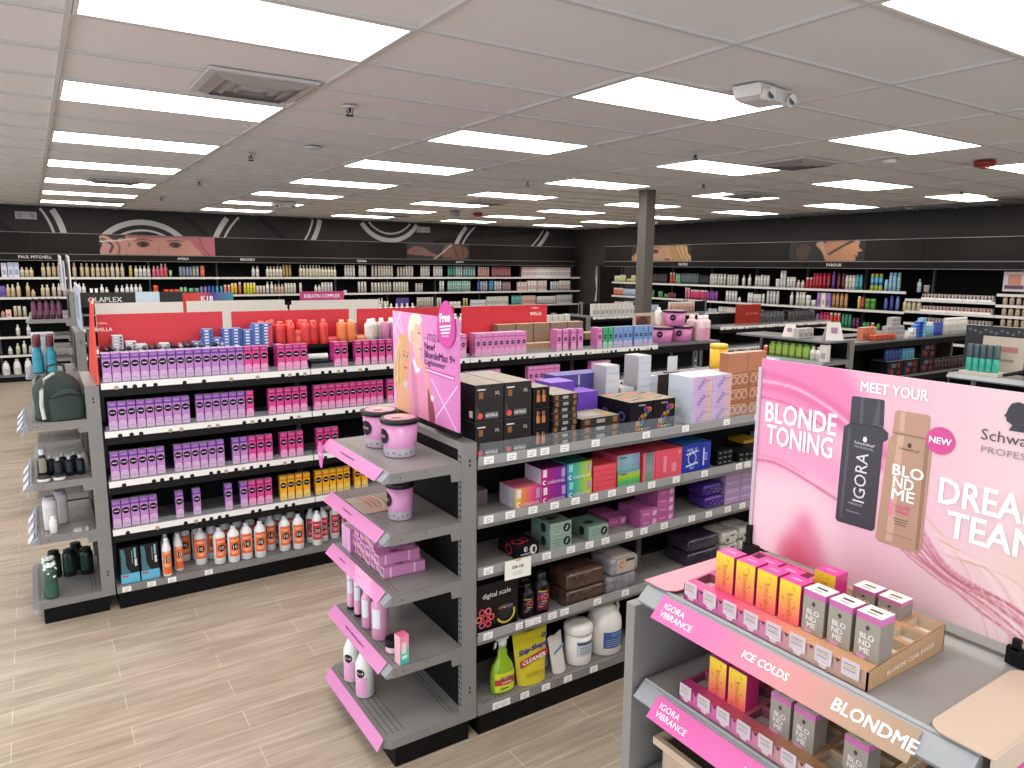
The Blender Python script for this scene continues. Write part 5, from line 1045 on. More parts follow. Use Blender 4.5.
def band2(m, w, d, h):
    m.quad((w*0.5, -0.0016, h*0.5), *S, w*0.6, h*0.85, M('#c9c4ba', 0.5)); m.disc((w*0.32, -0.0020, h*0.4), *S, h*0.16, h*0.16, M('#2d3640'), 12); m.quad((w*0.6, -0.0020, h*0.7), *S, w*0.25, h*0.14, M('#5a5650'))
TWH = Kind('towel_pack', 'towel pack', towel(0.145, 0.17, 0.068, '#bdbab4', '#e6e4e0', band2))
for c in range(2):
    for r in range(2): TWH.put((3.115+0.15*c, 2.585, 0.4635+0.069*r), 'white towels with paper band, %s pack of the %s column' % (['lower', 'upper'][r], ['west', 'east'][c]), 0, 'white towel packs')
# deck
g_liquid = M('#86b024', 0.15, 0, 0.6); g_hi = M('#c9dd3a', 0.2)
def spray():
    e = empty('cleaner_spray', (1.665, 2.592, 0.1434)); tag(e, 'lime green cleaner spray bottle with white trigger on the bottom deck', 'spray bottle')
    b = MB(); prof = [(0.046, 0), (0.052, 0.008), (0.052, 0.06), (0.050, 0.10), (0.042, 0.135), (0.030, 0.155), (0.021, 0.175), (0.021, 0.20), (0.016, 0.215), (0.016, 0.235)]
    b.lathe(prof, g_liquid, 26, sx=1.12, sy=0.7); obj('bottle_body', b, e)
    l = MB(); sub = -0.0372
    l.patch(0.0525, 0.012, 0.105, -math.pi/2-0.95, -math.pi/2+0.95, M('#d6dc2c', 0.35), 12, sx=1.13, sy=0.715); l.patch(0.0527, 0.045, 0.075, -math.pi/2-0.95, -math.pi/2+0.95, M('#b8323a', 0.4), 12, sx=1.135, sy=0.72)
    l.text('Ship-Shape', (0, -0.0400, 0.083), (1, 0, 0.06), (0, 0, 1), M('#2f3a8c'), w=0.062, bold=0.04); l.text('CLEANER', (0, -0.0402, 0.060), *S, W1, w=0.05, bold=0.02); l.quad((-0.01, -0.0398, 0.03), *S, 0.04, 0.008, M('#3f7a3a'))
    obj('label', l, e)
    h = MB(); Wm = M('#e8e9ea', 0.3); h.lathe([(0.019, 0.228), (0.019, 0.25), (0.014, 0.256)], Wm, 18); h.prism([(-0.040, -0.010, 0.275), (-0.028, -0.010, 0.258), (0.022, -0.010, 0.256), (0.030, -0.010, 0.272), (0.020, -0.010, 0.288), (-0.030, -0.010, 0.290)], (0, 0.020, 0), Wm); h.prism([(-0.052, -0.006, 0.283), (-0.040, -0.006, 0.274), (-0.036, -0.006, 0.289), (-0.050, -0.006, 0.291)], (0, 0.012, 0), Wm)
    hd = obj('spray_head', h, e)
    t = MB(); t.tube([(-0.022, 0, 0.262), (-0.034, 0, 0.245), (-0.037, 0, 0.225), (-0.045, 0, 0.212)], [0.006, 0.006, 0.005, 0.004], Wm); obj('trigger', t, hd); e.scale = (1.08, 1, 0.97)
spray()
def pouch(name, label, x, y, w, h, d, face, rz=0.0, tilt=0.0, txt=None, cat='pouch'):
    e = empty(name, (x, y, 0.1434), rz); tag(e, label, cat); b = MB(); N_, R_ = 10, 9; vs = []
    for sgn in (-1, 1):
        for j in range(R_+1):
            v = j/R_; ww = w*(0.80+0.20*v); th = d*(1-v)**0.7*0.5+0.002
            for i in range(N_+1):
                u = i/N_; bulge = (1-(2*u-1)**2)**0.5 if 0 < u < 1 else 0
                vs.append(((u-0.5)*ww+0.0, sgn*th*bulge+tilt*v, h*v+(0.004*math.sin(9*u) if j == R_ else 0)))
    st_ = (N_+1)*(R_+1); F_ = []
    for j in range(R_):
        for i in range(N_): a = j*(N_+1)+i; F_.append((a, a+1, a+N_+2, a+N_+1)); F_.append((st_+a, st_+a+N_+1, st_+a+N_+2, st_+a+1))
    b.add(vs, F_, face, True); b.poly([vs[i] for i in range(N_+1)]+[vs[st_+i] for i in range(N_, -1, -1)], face); obj('bag', b, e)
    if txt: t = MB(); txt(t, w, h, d, tilt); obj('printing', t, e)
    return e
def sstxt(t, w, h, d, tl):
    F_ = lambda v: -d*(1-v)**0.7*0.5-0.003+tl*v
    P3 = lambda u, v: ((u-0.5)*w, F_(v)-0.004, h*v)
    t.add([P3(0.10, 0.38), P3(0.92, 0.50), P3(0.92, 0.62), P3(0.10, 0.50)], [(0, 1, 2, 3)], M('#a82c34', 0.4)); 
    t.text('Ship-Shape', (0, F_(0.68)-0.006, h*0.68), (1, 0, 0.13), (0, 0, 1), M('#2f3a8c'), w=w*0.80, bold=0.05); t.text('CLEANER', (0, F_(0.5)-0.008, h*0.50), (1, 0, 0.15), (0, 0, 1), W1, w=w*0.66, bold=0.03)
    t.ring((w*0.36, F_(0.88)-0.005, h*0.86), *S, 0.006, 0.013, M('#3a4a7c'), 12); t.quad((0, F_(0.2)-0.006, h*0.22), *S, w*0.5, h*0.05, M('#b7a020'))
pouch('cleaner_pouch', 'yellow Ship-Shape cleaner pouch with red band beside the spray bottle', 1.822, 2.582, 0.195, 0.245, 0.07, M('#cdbd28', 0.28, 0, 0.5, 0.2), 0.0, 0.02, sstxt)
def cl(t, w, h, d, tl):
    t.text('Quat', (0, -d*0.22+tl*0.7-0.006, h*0.66), (1, 0, 0.25), (0, 0, 1), M('#3f7fa8'), w=w*0.7, bold=0.0) if False else t.quad((0, -d*0.25-0.004+tl*0.6, h*0.62), (1, 0, 0.3), (0, 0, 1), w*0.7, h*0.08, M('#4f90b4'))
pouch('powder_pouch', 'clear and white pouch, rear of two leaning beside the yellow pouch', 1.95, 2.67, 0.10, 0.215, 0.05, M('#b7b9bc', 0.2, 0, 0.5, 0.4), 0.35, 0.03, cl)
pouch('powder_pouch', 'clear and white pouch, front one leaning towards the white canister', 1.985, 2.585, 0.11, 0.175, 0.055, M('#d2d0ca', 0.25, 0, 0.5, 0.4), 0.30, 0.03, cl)
def canister():
    e = empty('wipes_canister', (2.122, 2.612, 0.1434)); tag(e, 'white wipes canister with rounded lid and small blue label', 'canister')
    b = MB(); b.lathe([(0.060, 0), (0.063, 0.006), (0.063, 0.165)], M('#e4e0da', 0.4), 26); obj('canister_body', b, e)
    l = MB(); l.lathe([(0.066, 0.163), (0.067, 0.175), (0.066, 0.20), (0.058, 0.21), (0.02, 0.213)], M('#ebe8e3', 0.35), 26); obj('lid', l, e)
    p = MB(); a = -math.pi/2; p.patch(0.0645, 0.055, 0.135, a-0.75, a+0.75, M('#c3c8d0', 0.45), 10); p.patch(0.0648, 0.115, 0.130, a-0.7, a+0.7, M('#34507e', 0.45), 8)
    for k in range(4): p.patch(0.0648, 0.065+0.011*k, 0.070+0.011*k, a-0.5, a+0.55, M('#7c8698', 0.5), 6)
    obj('label', p, e); e.scale = (1.08, 1.08, 0.95)
canister()
def jug():
    e = empty('gallon_jug', (2.305, 2.63, 0.1434)); tag(e, 'white gallon jug with blue label at the end of the bottom deck', 'jug')
    b = MB(); b.lathe([(0.074, 0), (0.080, 0.008), (0.080, 0.15), (0.076, 0.185), (0.060, 0.225), (0.036, 0.262), (0.022, 0.275), (0.022, 0.285)], M('#e6e4de', 0.4), 28); obj('jug_body', b, e)
    c = MB(); c.lathe([(0.025, 0.280), (0.025, 0.300), (0.022, 0.303)], M('#eceae6', 0.35), 18); obj('cap', c, e)
    h = MB(); h.tube([(0.035, 0, 0.262), (0.068, 0, 0.255), (0.080, 0, 0.222), (0.074, 0, 0.185)], 0.009, M('#e6e4de', 0.4)); obj('handle', h, e)
    p = MB(); a = -math.pi/2; p.patch(0.0815, 0.045, 0.135, a-0.72, a+0.72, M('#3a5b94', 0.4), 12)
    for k in range(4): p.patch(0.0822, 0.055+0.012*k, 0.058+0.012*k, a-0.55, a+0.5, M('#9fb4d8', 0.5), 6)
    p.ctext('Barbi', 0.083, 0.148, a, M('#6d7680'), 0.012) if False else None; p.patch(0.082, 0.108, 0.128, a-0.3, a+0.5, M('#5f80b8', 0.4), 6); obj('label', p, e); e.scale = (1.12, 1.12, 0.95)
jug()
CN = boxkind('spare_carton', 'carton', 0.2, 0.2, 0.2, '#1b1b1e', '#151517')
CN.put((2.52, 2.60, 0.1434), 'dark carton on the deck beyond the gallon jug')
# sale sign clipped to the third shelf
m = MB(); m.box(-0.067, 0, -0.042, 0.067, 0.0015, 0.045, M('#f3f1ea', 0.5)); m.quad((0, -0.0008, 0.041), *S, 0.03, 0.007, M('#d0b23a')); m.text('20% Off', (-0.002, -0.001, 0.012), (1, 0, 0.0), (0, 0, 1), M('#3a383c'), w=0.06, bold=0.02)
for k in range(2): m.quad((0, -0.001, -0.012-0.010*k), *S, 0.05, 0.002, M('#9a989a'))
o = obj('sale_sign', m, None, (1.695, 2.515, 0.752), -0.05); tag(o, 'white 20% Off card hanging below the third shelf', 'sign')
# ------------------------------------------------------------------ toner endcap products
WST = ((0, -1, 0), (0, 0, 1))
# flat cover cards on the shelf
def cover(y0, y1, x0, x1, z, col, label, drop=0.06, round_hi=True):
    m = MB(); C_ = M(col, 0.35, 0, 0.3); r = 0.03; ys = []
    ed = y0 if round_hi else y1   # the edge away from the corner gets rounded ends
    o = []
    for (cx, cy, a0) in ((x0+r, y1-r, math.pi/2), (x1-r, y1-r, 0)) if round_hi else ((x0+r, y0+r, math.pi), (x1-r, y0+r, 1.5*math.pi)):
        arc = [(cx+r*math.cos(a0+math.pi/2*k/6), cy+r*math.sin(a0+math.pi/2*k/6), z) for k in range(7)]
        o.append(arc)
    if round_hi: pts = [(x1, y0, z)]+o[1]+o[0]+[(x0, y0, z)]
    else: pts = [(x0, y1, z)]+o[0]+o[1]+[(x1, y1, z)]
    m.prism(pts, (0, 0, -0.002), C_)
    return m, C_
m, C_ = cover(0.402, 0.495, 1.082, 1.385, 1.3885, '#b8a694', '')
m.box(1.082, 0.398, 1.25, 1.385, 0.4025, 1.3885, C_); m.quad((1.2, 0.3975, 1.32), *SOUTH, 0.10, 0.05, M('#b8327c'))
tag(obj('cover_card', m), 'beige folded cover card with rounded corners at the near end of the shelf', 'card')
m, C_ = cover(1.025, 1.104, 1.082, 1.385, 1.3885, '#d98292', '', round_hi=False)
tag(obj('cover_card', m), 'pink flat cover card at the far end of the top shelf', 'card')
def tray(z, label, x0=1.10, x1=1.345, y0=0.598, y1=1.005, full=True):
    front = grad('tray_front_%d' % int(z*100), [(0, '#a98a76'), (0.3, '#b89488'), (0.55, '#c4749e'), (1, '#c0488f')], 'Y', -0.215, 0.215, 0.35)
    topm = grad('tray_top_%d' % int(z*100), [(0, '#a98361'), (0.35, '#bd8a68'), (0.5, '#cc6c70'), (0.75, '#cc4478'), (1, '#b93484')], 'Y', -0.215, 0.215, 0.4)
    e = empty('display_tray', ((x0+x1)/2, (y0+y1)/2, z)); tag(e, label, 'display tray'); cx, cy = (x0+x1)/2, (y0+y1)/2
    b = MB(); L_, W_ = x1-x0, y1-y0; hf, hb = 0.034, 0.052
    X0_, X1_, Y0_, Y1_ = -L_/2, L_/2, -W_/2, W_/2
    b.prism([(X0_, Y1_, 0), (X0_, Y0_, 0), (X0_, Y0_, hf), (X0_, Y1_, hf)], (0.003, 0, 0), front)
    sd = M('#a5825f', 0.5); sd2 = M('#c93b92', 0.45)
    b.prism([(X0_, Y0_, 0), (X1_, Y0_, 0), (X1_, Y0_, hb), (X0_, Y0_, hf)], (0, 0.003, 0), sd); b.prism([(X0_, Y1_, 0), (X0_, Y1_, hf), (X1_, Y1_, hb), (X1_, Y1_, 0)], (0, -0.003, 0), sd2); b.box(X1_-0.003, Y0_, 0, X1_, Y1_, hb, sd)
    # grid top with square wells
    ny, nx = 8, 4; py, px = W_/ny, (L_-0.03)/nx
    def zt(x): return hf+(hb-hf)*(x-X0_)/L_
    def strip(xa, xb, ya, yb): b.add([(xa, ya, zt(xa)), (xb, ya, zt(xb)), (xb, yb, zt(xb)), (xa, yb, zt(xa))], [(0, 1, 2, 3)], topm)
    strip(X0_, X0_+0.03, Y0_, Y1_)
    for i in range(nx):
        xa = X0_+0.03+i*px; strip(xa+px-0.010, xa+px, Y0_, Y1_)
        for j in range(ny):
            ya = Y0_+j*py; strip(xa, xa+px-0.010, ya, ya+0.005); strip(xa, xa+px-0.010, ya+py-0.005, ya+py)
            well = M('#b9a58e' if j < 4 else '#8a4a60', 0.6)
            z_b = zt(xa)-0.016
            b.add([(xa, ya+0.005, z_b), (xa+px-0.01, ya+0.005, z_b), (xa+px-0.01, ya+py-0.005, z_b), (xa, ya+py-0.005, z_b)], [(0, 1, 2, 3)], M('#c4bdb4', 0.6) if (i+j) % 3 else M('#d8cfc4', 0.6))
            for (p, q) in (((xa, ya+0.005), (xa+px-0.01, ya+0.005)), ((xa+px-0.01, ya+0.005), (xa+px-0.01, ya+py-0.005)), ((xa+px-0.01, ya+py-0.005), (xa, ya+py-0.005)), ((xa, ya+py-0.005), (xa, ya+0.005))):
                b.add([(p[0], p[1], z_b), (q[0], q[1], z_b), (q[0], q[1], zt(q[0])), (p[0], p[1], zt(p[0]))], [(0, 1, 2, 3)], well)
    obj('tray_body', b, e)
    for k in range(8):
        y = Y1_-0.022-k*0.0509; pc = MB(); pc.box(X0_-0.0045, y-0.016, 0.013, X0_-0.003, y+0.016, 0.042, M('#c2b6bd', 0.35)); 
        for q in range(3): pc.quad((X0_-0.005, y+0.001, 0.035-0.005*q), *WST, 0.022, 0.0018, M('#7d7480' if q != 1 else '#b0a860', 0.5))
        obj('shade_label', pc, e)
        if k < 7:
            nt = MB(); nt.poly([(X0_-0.0005, y-0.020, 0.0336), (X0_-0.0005, y-0.030, 0.0336), (X0_-0.0005, y-0.025, 0.026)], M('#5a1c3c', 0.6)); 
            for q in range(3): nt.quad((X0_-0.0008, y+0.002, 0.010-0.003*q), *WST, 0.018-0.003*q, 0.0014, W1)
            obj('notch', nt, e)
    t = MB(); t.text('BLONDME CLEAR SHADES', (0.01, Y0_-0.0008, 0.020), (1, 0, 0.06), (0, 0, 1), M('#e6d2bc'), w=0.15, bold=0.02); obj('side_lettering', t, e)
    return e
tray(1.3812, 'pink to tan cardboard tray holding toner boxes on the top endcap shelf'); tray(1.1512, 'pink to tan cardboard tray of toner boxes on the second endcap shelf')
ig = grad('yellow_to_pink_box', [(0, '#d8476c'), (0.35, '#dd6a58'), (0.7, '#dd9c42'), (1, '#e2c431')], 'Z', 0, 0.09, 0.35, 0.0)
def toner_box(kind):
    w, d, h = 0.044, 0.040, 0.098; m = MB(); f = -d/2
    if kind == 'v':
        sd = M('#b32468', 0.4); tp = M('#cf3f92', 0.4); m.box(-d/2, -w/2, 0, d/2, w/2, h, sd, l=ig, t=tp)
        x = -d/2-0.0006
        for k in range(7): m.tube([(x, 0.012*math.sin(k*1.9), 0.012+0.012*k), (x, -0.016*math.cos(k*2.3), 0.018+0.012*k)], 0.0006, M('#b8702c'), 4)
        m.text('VIBRANCE', (x-0.0004, 0, h*0.5), (0, 0, 1), (0, 1, 0), M('#c4642e'), w=0.055); m.quad((0, 0, h+0.0006), (0, -1, 0), (1, 0, 0), w*0.5, d*0.2, M('#e690c4'))
    else:
        sd = M('#8a8178', 0.35, 0.3); tp = M('#ece6dd', 0.4); m.box(-d/2, -w/2, 0, d/2, w/2, h-0.012, M('#9d978e', 0.32, 0.35), f=sd); m.box(-d/2, -w/2, h-0.012, d/2, w/2, h, M('#b8609c', 0.4), t=tp)
        x = -d/2-0.0006; m.disc((x, 0, h*0.76), *WST, 0.0035, 0.0045, M('#3c3638'), 10); m.text('BLO', (x, 0, h*0.60), *WST, M('#d9d5cf'), h=0.010, bold=0.03); m.text('ND', (x, 0.003, h*0.47), *WST, M('#d9d5cf'), h=0.010, bold=0.03); m.text('ME', (x, 0.002, h*0.34), *WST, M('#d9d5cf'), h=0.010, bold=0.03)
        m.quad((x, 0.008, h*0.2), *WST, 0.016, 0.010, M('#c48ab0')); m.quad((0.002, 0, h+0.0006), (0, -1, 0), (1, 0, 0), w*0.5, d*0.16, M('#4a4440')); m.quad((-0.01, 0, h+0.0006), (0, -1, 0), (1, 0, 0), w*0.4, d*0.08, M('#8a8480'))
    return Kind('toner_box', 'toner box', m)
TV, TM = toner_box('v'), toner_box('m')
for i, y in enumerate([0.929, 0.878, 0.827, 0.776]): TV.put((1.152, y, 1.3985), 'yellow to pink toner box, %s from the far end of the upper tray' % ordw(i+1), random.uniform(-.04, .04))
for i, y in enumerate([0.725, 0.674, 0.623]): TM.put((1.152, y, 1.3985), 'grey toner box with white top, %s beyond the yellow ones in the upper tray' % ordw(i+1), random.uniform(-.04, .04))
for (x, y, k, l) in [(1.205, 0.878, TV, 'yellow to pink toner box in the second row of the upper tray, far one'), (1.26, 0.776, TV, 'pink-topped toner box in the second row of the upper tray, near one'), (1.205, 0.827, TV, 'pink-topped toner box in the second row of the upper tray, middle one'), (1.31, 0.725, TM, 'white-topped toner box at the back of the upper tray, far one'), (1.31, 0.674, TM, 'white-topped toner box at the back of the upper tray, near one')]: k.put((x, y, 1.3985 if x < 1.25 else 1.405), l, 0, None, (1, 1, 0.86 if x < 1.3 else 0.6))
for i, (y, k) in enumerate([(0.929, TV), (0.878, TV), (0.776, TM), (0.725, TM), (0.623, TM)]): k.put((1.15, y, 1.168), '%s toner box, %s from the far end of the lower tray' % ('yellow to pink' if k is TV else 'grey', ordw(i+1)), 0)
# beige bin on the third shelf
e = empty('storage_bin', (1.21, 0.90, 0.921)); tag(e, 'beige plastic storage bin on the third shelf of the toner endcap', 'bin')
b = MB(); BG = M('#b09c8a', 0.45); o = [(-0.11, -0.13), (0.11, -0.13), (0.11, 0.13), (-0.11, 0.13)]
b.rbox(-0.115, -0.15, 0, 0.115, 0.15, 0.10, BG, r=0.02); obj('bin_body', b, e)
b = MB(); 
for (x0, y0, x1, y1) in ((-0.125, -0.16, -0.112, 0.16), (0.112, -0.16, 0.125, 0.16), (-0.112, -0.16, 0.112, -0.147), (-0.112, 0.147, 0.112, 0.16)): b.box(x0, y0, 0.095, x1, y1, 0.112, M('#bfa994', 0.4))
obj('rim', b, e); b = MB(); b.quad((0, 0, 0.1005), (1, 0, 0), (0, 1, 0), 0.21, 0.28, M('#3a2e26', 0.6)); b.quad((0.02, 0.03, 0.101), (1, 0, 0), (0, 1, 0), 0.08, 0.12, M('#8a5f48', 0.6)); obj('dark_inside', b, e)
b = MB(); b.box(-0.1165, -0.07, 0.02, -0.1155, 0.05, 0.06, M('#8d6c5c')); obj('label', b, e)
# ------------------------------------------------------------------ tall pink toning sign
SY1, SZ0, SW, SH = 1.080, 1.412, 0.665, 0.452
c = Canvas(330, 224, '#f2d3dc')
t_ = np.clip((c.U*0.9+(1-c.V)*0.1), 0, 1)[..., None]
c.a = np.array(hx('#eea8ca'))*(1-t_)+np.array(hx('#ebe0da'))*t_
c.poly([(-0.05, 0.35), (0.1, 0.42), (0.25, 0.40), (0.35, 0.2), (0.3, -0.05), (-0.05, -0.05)], '#f7dfe6', 14, 0.85)
c.poly([(-0.05, 0.66), (0.2, 0.64), (0.4, 0.5), (0.36, 0.42), (0.2, 0.48), (-0.05, 0.5)], '#f0a4c8', 8, 0.9)
c.poly([(-0.02, 1.02), (0.28, 1.02), (0.42, 0.80), (0.50, 0.62), (0.40, 0.66), (0.28, 0.74), (0.12, 0.78), (-0.02, 0.84)], '#e977b0', 7, 0.75)
c.line([(-0.02, 0.93), (0.15, 0.90), (0.32, 0.80), (0.5, 0.60)], 0.010, '#c8588e', 3, 0.8); c.line([(-0.02, 0.86), (0.14, 0.85), (0.3, 0.76), (0.46, 0.58)], 0.014, '#d4649a', 3, 0.8)
c.line([(-0.02, 0.885), (0.14, 0.875), (0.3, 0.785), (0.44, 0.64)], 0.006, '#f8c8de', 2, 0.9); c.line([(-0.02, 0.80), (0.12, 0.79), (0.26, 0.71)], 0.006, '#c84f8a', 2, 0.6)
c.line([(-0.02, 0.46), (0.08, 0.475), (0.20, 0.435), (0.36, 0.36)], 0.006, '#c65a88', 2, 0.8); c.line([(-0.02, 0.485), (0.08, 0.50), (0.2, 0.46)], 0.004, '#e58ab4', 2, 0.8)
c.poly([(0.12, 0.0), (0.15, 0.12), (0.21, 0.28), (0.25, 0.20), (0.31, 0.02), (0.28, -0.05)], '#e66a94', 8, 0.75); c.poly([(0.13, 0.02), (0.17, 0.12), (0.24, 0.05), (0.22, -0.03)], '#e0506a', 8, 0.6)
rn = random.Random(5)
for k in range(26):
    a = rn.uniform(-0.03, 0.03); s_ = rn.uniform(-0.035, 0.035)
    c.line([(0.50+a, 0.48+a), (0.56+a+s_, 0.30+s_), (0.66+s_, 0.20+a), (0.80+s_*1.6, 0.13+s_), (0.93+s_*2, 0.03+a), (1.02, -0.08+s_)], rn.uniform(0.0012, 0.004), rn.choice(['#b0506c', '#f6e6e6', '#c87a8c', '#9c4058', '#ffffff', '#dca0ac']), 1, 0.85)
for k in range(8): c.line([(0.60+0.01*k, 0.42-0.02*k), (0.72+0.02*k, 0.25), (0.80+0.03*k, -0.02)], 0.003, rn.choice(['#f8e8e4', '#e8c8b8', '#d8a890']), 1, 0.7)
c.poly([(0.78, 0.34), (0.9, 0.42), (1.02, 0.40), (1.02, 0.1), (0.9, 0.2)], '#e8cdbb', 10, 0.6)
c.a = np.clip(c.a, 0, 1)*np.array([0.91, 0.875, 0.885]); sg = empty('toning_sign', (1.405, SY1-SW/2, SZ0)); tag(sg, 'tall pink blonde toning sign showing a dark and a beige bottle', 'sign')
b = MB(); b.box(0, -SW/2, 0, 0.004, SW/2, SH, M('#e8c8d6', 0.4)); obj('board', b, sg)
o = bpy.data.objects.new('printed_face', c.mesh('printed_face', (-0.0012, 0, SH/2), (0, -1, 0), (0, 0, 1), SW, SH)); link(o, sg)
def sp(u, v, e=-0.0020): return (e, SW/2-u*SW, v*SH)
def sgt(m, s, u, v, col, w=None, h=None, bold=0.02, e=-0.0026, U=(0, -1, 0), V=(0, 0, 1)): m.text(s, sp(u, v, e), U, V, col if not isinstance(col, str) else M(col), h=h, w=w, bold=bold)
f = MB(); f.box(-0.006, SW/2-0.004, 0, 0.008, SW/2+0.004, SH-0.02, M('#b9a9b4', 0.3)); obj('edge_rail', f, sg)
for y in (SW/2+0.002, -SW/2+0.09):
    f = MB(); f.box(-0.012, y-0.03, -0.028, 0.016, y+0.012, 0.004, BLACK); f.box(-0.012, y-0.008, 0.0, 0.012, y+0.004, 0.05 if y > 0 else 0.02, BLACK); obj('sign_clip', f, sg)
WW = M('#fdf6f8', 0.4)
def line_(name, *a, **k): q = MB(); sgt(q, *a, **k); obj(name, q, sg)
def wd(a, b): return (b-a)*SW
line_('headline', 'MEET YOUR', 0.472, 0.935, WW, w=wd(.37, .573), h=0.046*SH, bold=0.018)
line_('headline', 'BLONDE', 0.166, 0.733, WW, w=wd(.032, .30), h=0.102*SH, bold=0.018); line_('headline', 'TONING', 0.167, 0.619, WW, w=wd(.042, .292), h=0.100*SH, bold=0.018)
line_('headline', 'DREAM', 0.765, 0.552, WW, w=wd(.632, .90), h=0.108*SH, bold=0.018); line_('headline', 'TEAM', 0.775, 0.420, WW, w=wd(.662, .888), h=0.108*SH, bold=0.018)
INKG = M('#4a4148', 0.5)
line_('brand_name', 'Schwarzkopf', 0.835, 0.811, INKG, w=wd(.722, .95), h=0.058*SH, bold=0.0); line_('brand_name', 'PROFESSIONAL', 0.835, 0.758, M('#8a7a84'), w=wd(.725, .945), h=0.026*SH, bold=0.0)
hd = [(0.785, 0.850), (0.83, 0.850), (0.828, 0.875), (0.835, 0.90), (0.832, 0.935), (0.818, 0.958), (0.80, 0.964), (0.785, 0.955), (0.778, 0.935), (0.775, 0.915), (0.770, 0.903), (0.776, 0.898), (0.777, 0.885), (0.785, 0.878), (0.792, 0.872)]
t = MB(); t.poly([sp(u, v, -0.0026) for u, v in hd][::-1], M('#2e2a34', 0.5)); obj('head_emblem', t, sg)
# printed dark bottle and beige bottle, flat print on the board
pb = MB(); D1, D2 = M('#322f37', 0.4), M('#494650', 0.4)
def pp(pts, m, e=-0.0018): pb.poly([sp(u, v, e) for u, v in pts][::-1] if True else pts, m)
pp([(0.325, 0.735), (0.345, 0.758), (0.450, 0.765), (0.468, 0.745), (0.468, 0.715), (0.455, 0.70), (0.453, 0.295), (0.445, 0.282), (0.33, 0.278), (0.322, 0.29)], D1); pp([(0.344, 0.758), (0.343, 0.878), (0.348, 0.884), (0.443, 0.889), (0.448, 0.884), (0.452, 0.770)], D1, -0.0019)
pp([(0.375, 0.760), (0.374, 0.885), (0.385, 0.886), (0.386, 0.760)], D2, -0.0021); pp([(0.418, 0.763), (0.428, 0.887), (0.436, 0.887), (0.438, 0.764)], D2, -0.0021); pp([(0.340, 0.735), (0.336, 0.30), (0.345, 0.30), (0.350, 0.738)], D2, -0.0021); pp([(0.344, 0.760), (0.344, 0.754), (0.451, 0.762), (0.451, 0.768)], M('#232027'), -0.0022)
BT1, BT2, BT3 = M('#a9856f', 0.4), M('#bd9b86', 0.4), M('#8a6958', 0.4)
pp([(0.471, 0.705), (0.478, 0.735), (0.49, 0.752), (0.578, 0.752), (0.592, 0.735), (0.598, 0.705), (0.597, 0.27), (0.588, 0.248), (0.47, 0.246), (0.459, 0.262)], BT1, -0.0022); pp([(0.481, 0.757), (0.483, 0.843), (0.49, 0.853), (0.578, 0.855), (0.584, 0.848), (0.586, 0.757)], BT1, -0.0023)
pp([(0.497, 0.745), (0.49, 0.262), (0.512, 0.262), (0.516, 0.748)], BT2, -0.0024); pp([(0.500, 0.765), (0.500, 0.848), (0.515, 0.850), (0.515, 0.765)], BT2, -0.0025); pp([(0.578, 0.74), (0.580, 0.262), (0.590, 0.262), (0.590, 0.738)], BT3, -0.0024); pp([(0.481, 0.757), (0.481, 0.749), (0.586, 0.749), (0.586, 0.757)], BT3, -0.0026)
sgt(pb, 'IGORA', 0.394, 0.515, M('#c9c6cc'), w=0.098, bold=-0.005, U=(0, 0, 1), V=(0, 1, 0), e=-0.0024) if False else pb.text('IGORA', sp(0.394, 0.515, -0.0024), (0, 0, 1), (0, 1, 0), M('#d0cdd2'), w=0.105, h=0.026, bold=0.0)
sgt(pb, 'Schwarzkopf', 0.398, 0.672, '#d9d6da', w=0.044, bold=0.0); sgt(pb, 'PROFESSIONAL', 0.398, 0.655, '#a9a6ac', w=0.042, bold=0.0); sgt(pb, 'VIBRANCE', 0.385, 0.385, '#a9a6ac', w=0.032, bold=0.0); sgt(pb, 'developer lotion', 0.380, 0.345, '#b9b6bc', w=0.030, bold=0.0)
pb.disc(sp(0.398, 0.695, -0.0024), *WST, 0.0045, 0.006, M('#d9d6da'), 12); pb.disc(sp(0.535, 0.71, -0.0028), *WST, 0.004, 0.005, M('#4a3a36'), 12); sgt(pb, 'Schwarzkopf', 0.535, 0.69, '#5a4842', w=0.040, bold=0.0, e=-0.0028)
for s_, u, v, w_ in (('BLO', 0.538, 0.592, 0.060), ('ND', 0.528, 0.538, 0.040), ('ME', 0.530, 0.484, 0.044)): sgt(pb, s_, u, v, '#f7efea', w=w_, h=0.022, bold=0.018, e=-0.0028)
pb.quad(sp(0.497, 0.415, -0.0028), *WST, 0.006, 0.030, M('#e0709c')); sgt(pb, 'CLEAR', 0.53, 0.432, '#d25a84', w=0.030, e=-0.0028); sgt(pb, 'TONER', 0.53, 0.408, '#d25a84', w=0.030, e=-0.0028)
for k in range(3): pb.quad(sp(0.53, 0.375-0.012*k, -0.0028), *WST, 0.030-0.004*k, 0.0016, M('#5a4842'))
pb.quad(sp(0.53, 0.30, -0.0028), *WST, 0.052, 0.0018, M('#8a6e5e'))
obj('printed_bottles', pb, sg)
nb = MB(); nb.disc(sp(0.619, 0.757, -0.0030), *WST, 0.0262, 0.0262, M('#c23f86', 0.4), 30); nb.text('NEW', sp(0.619, 0.757, -0.0036), *WST, WW, w=0.040, bold=0.018); obj('new_badge', nb, sg)
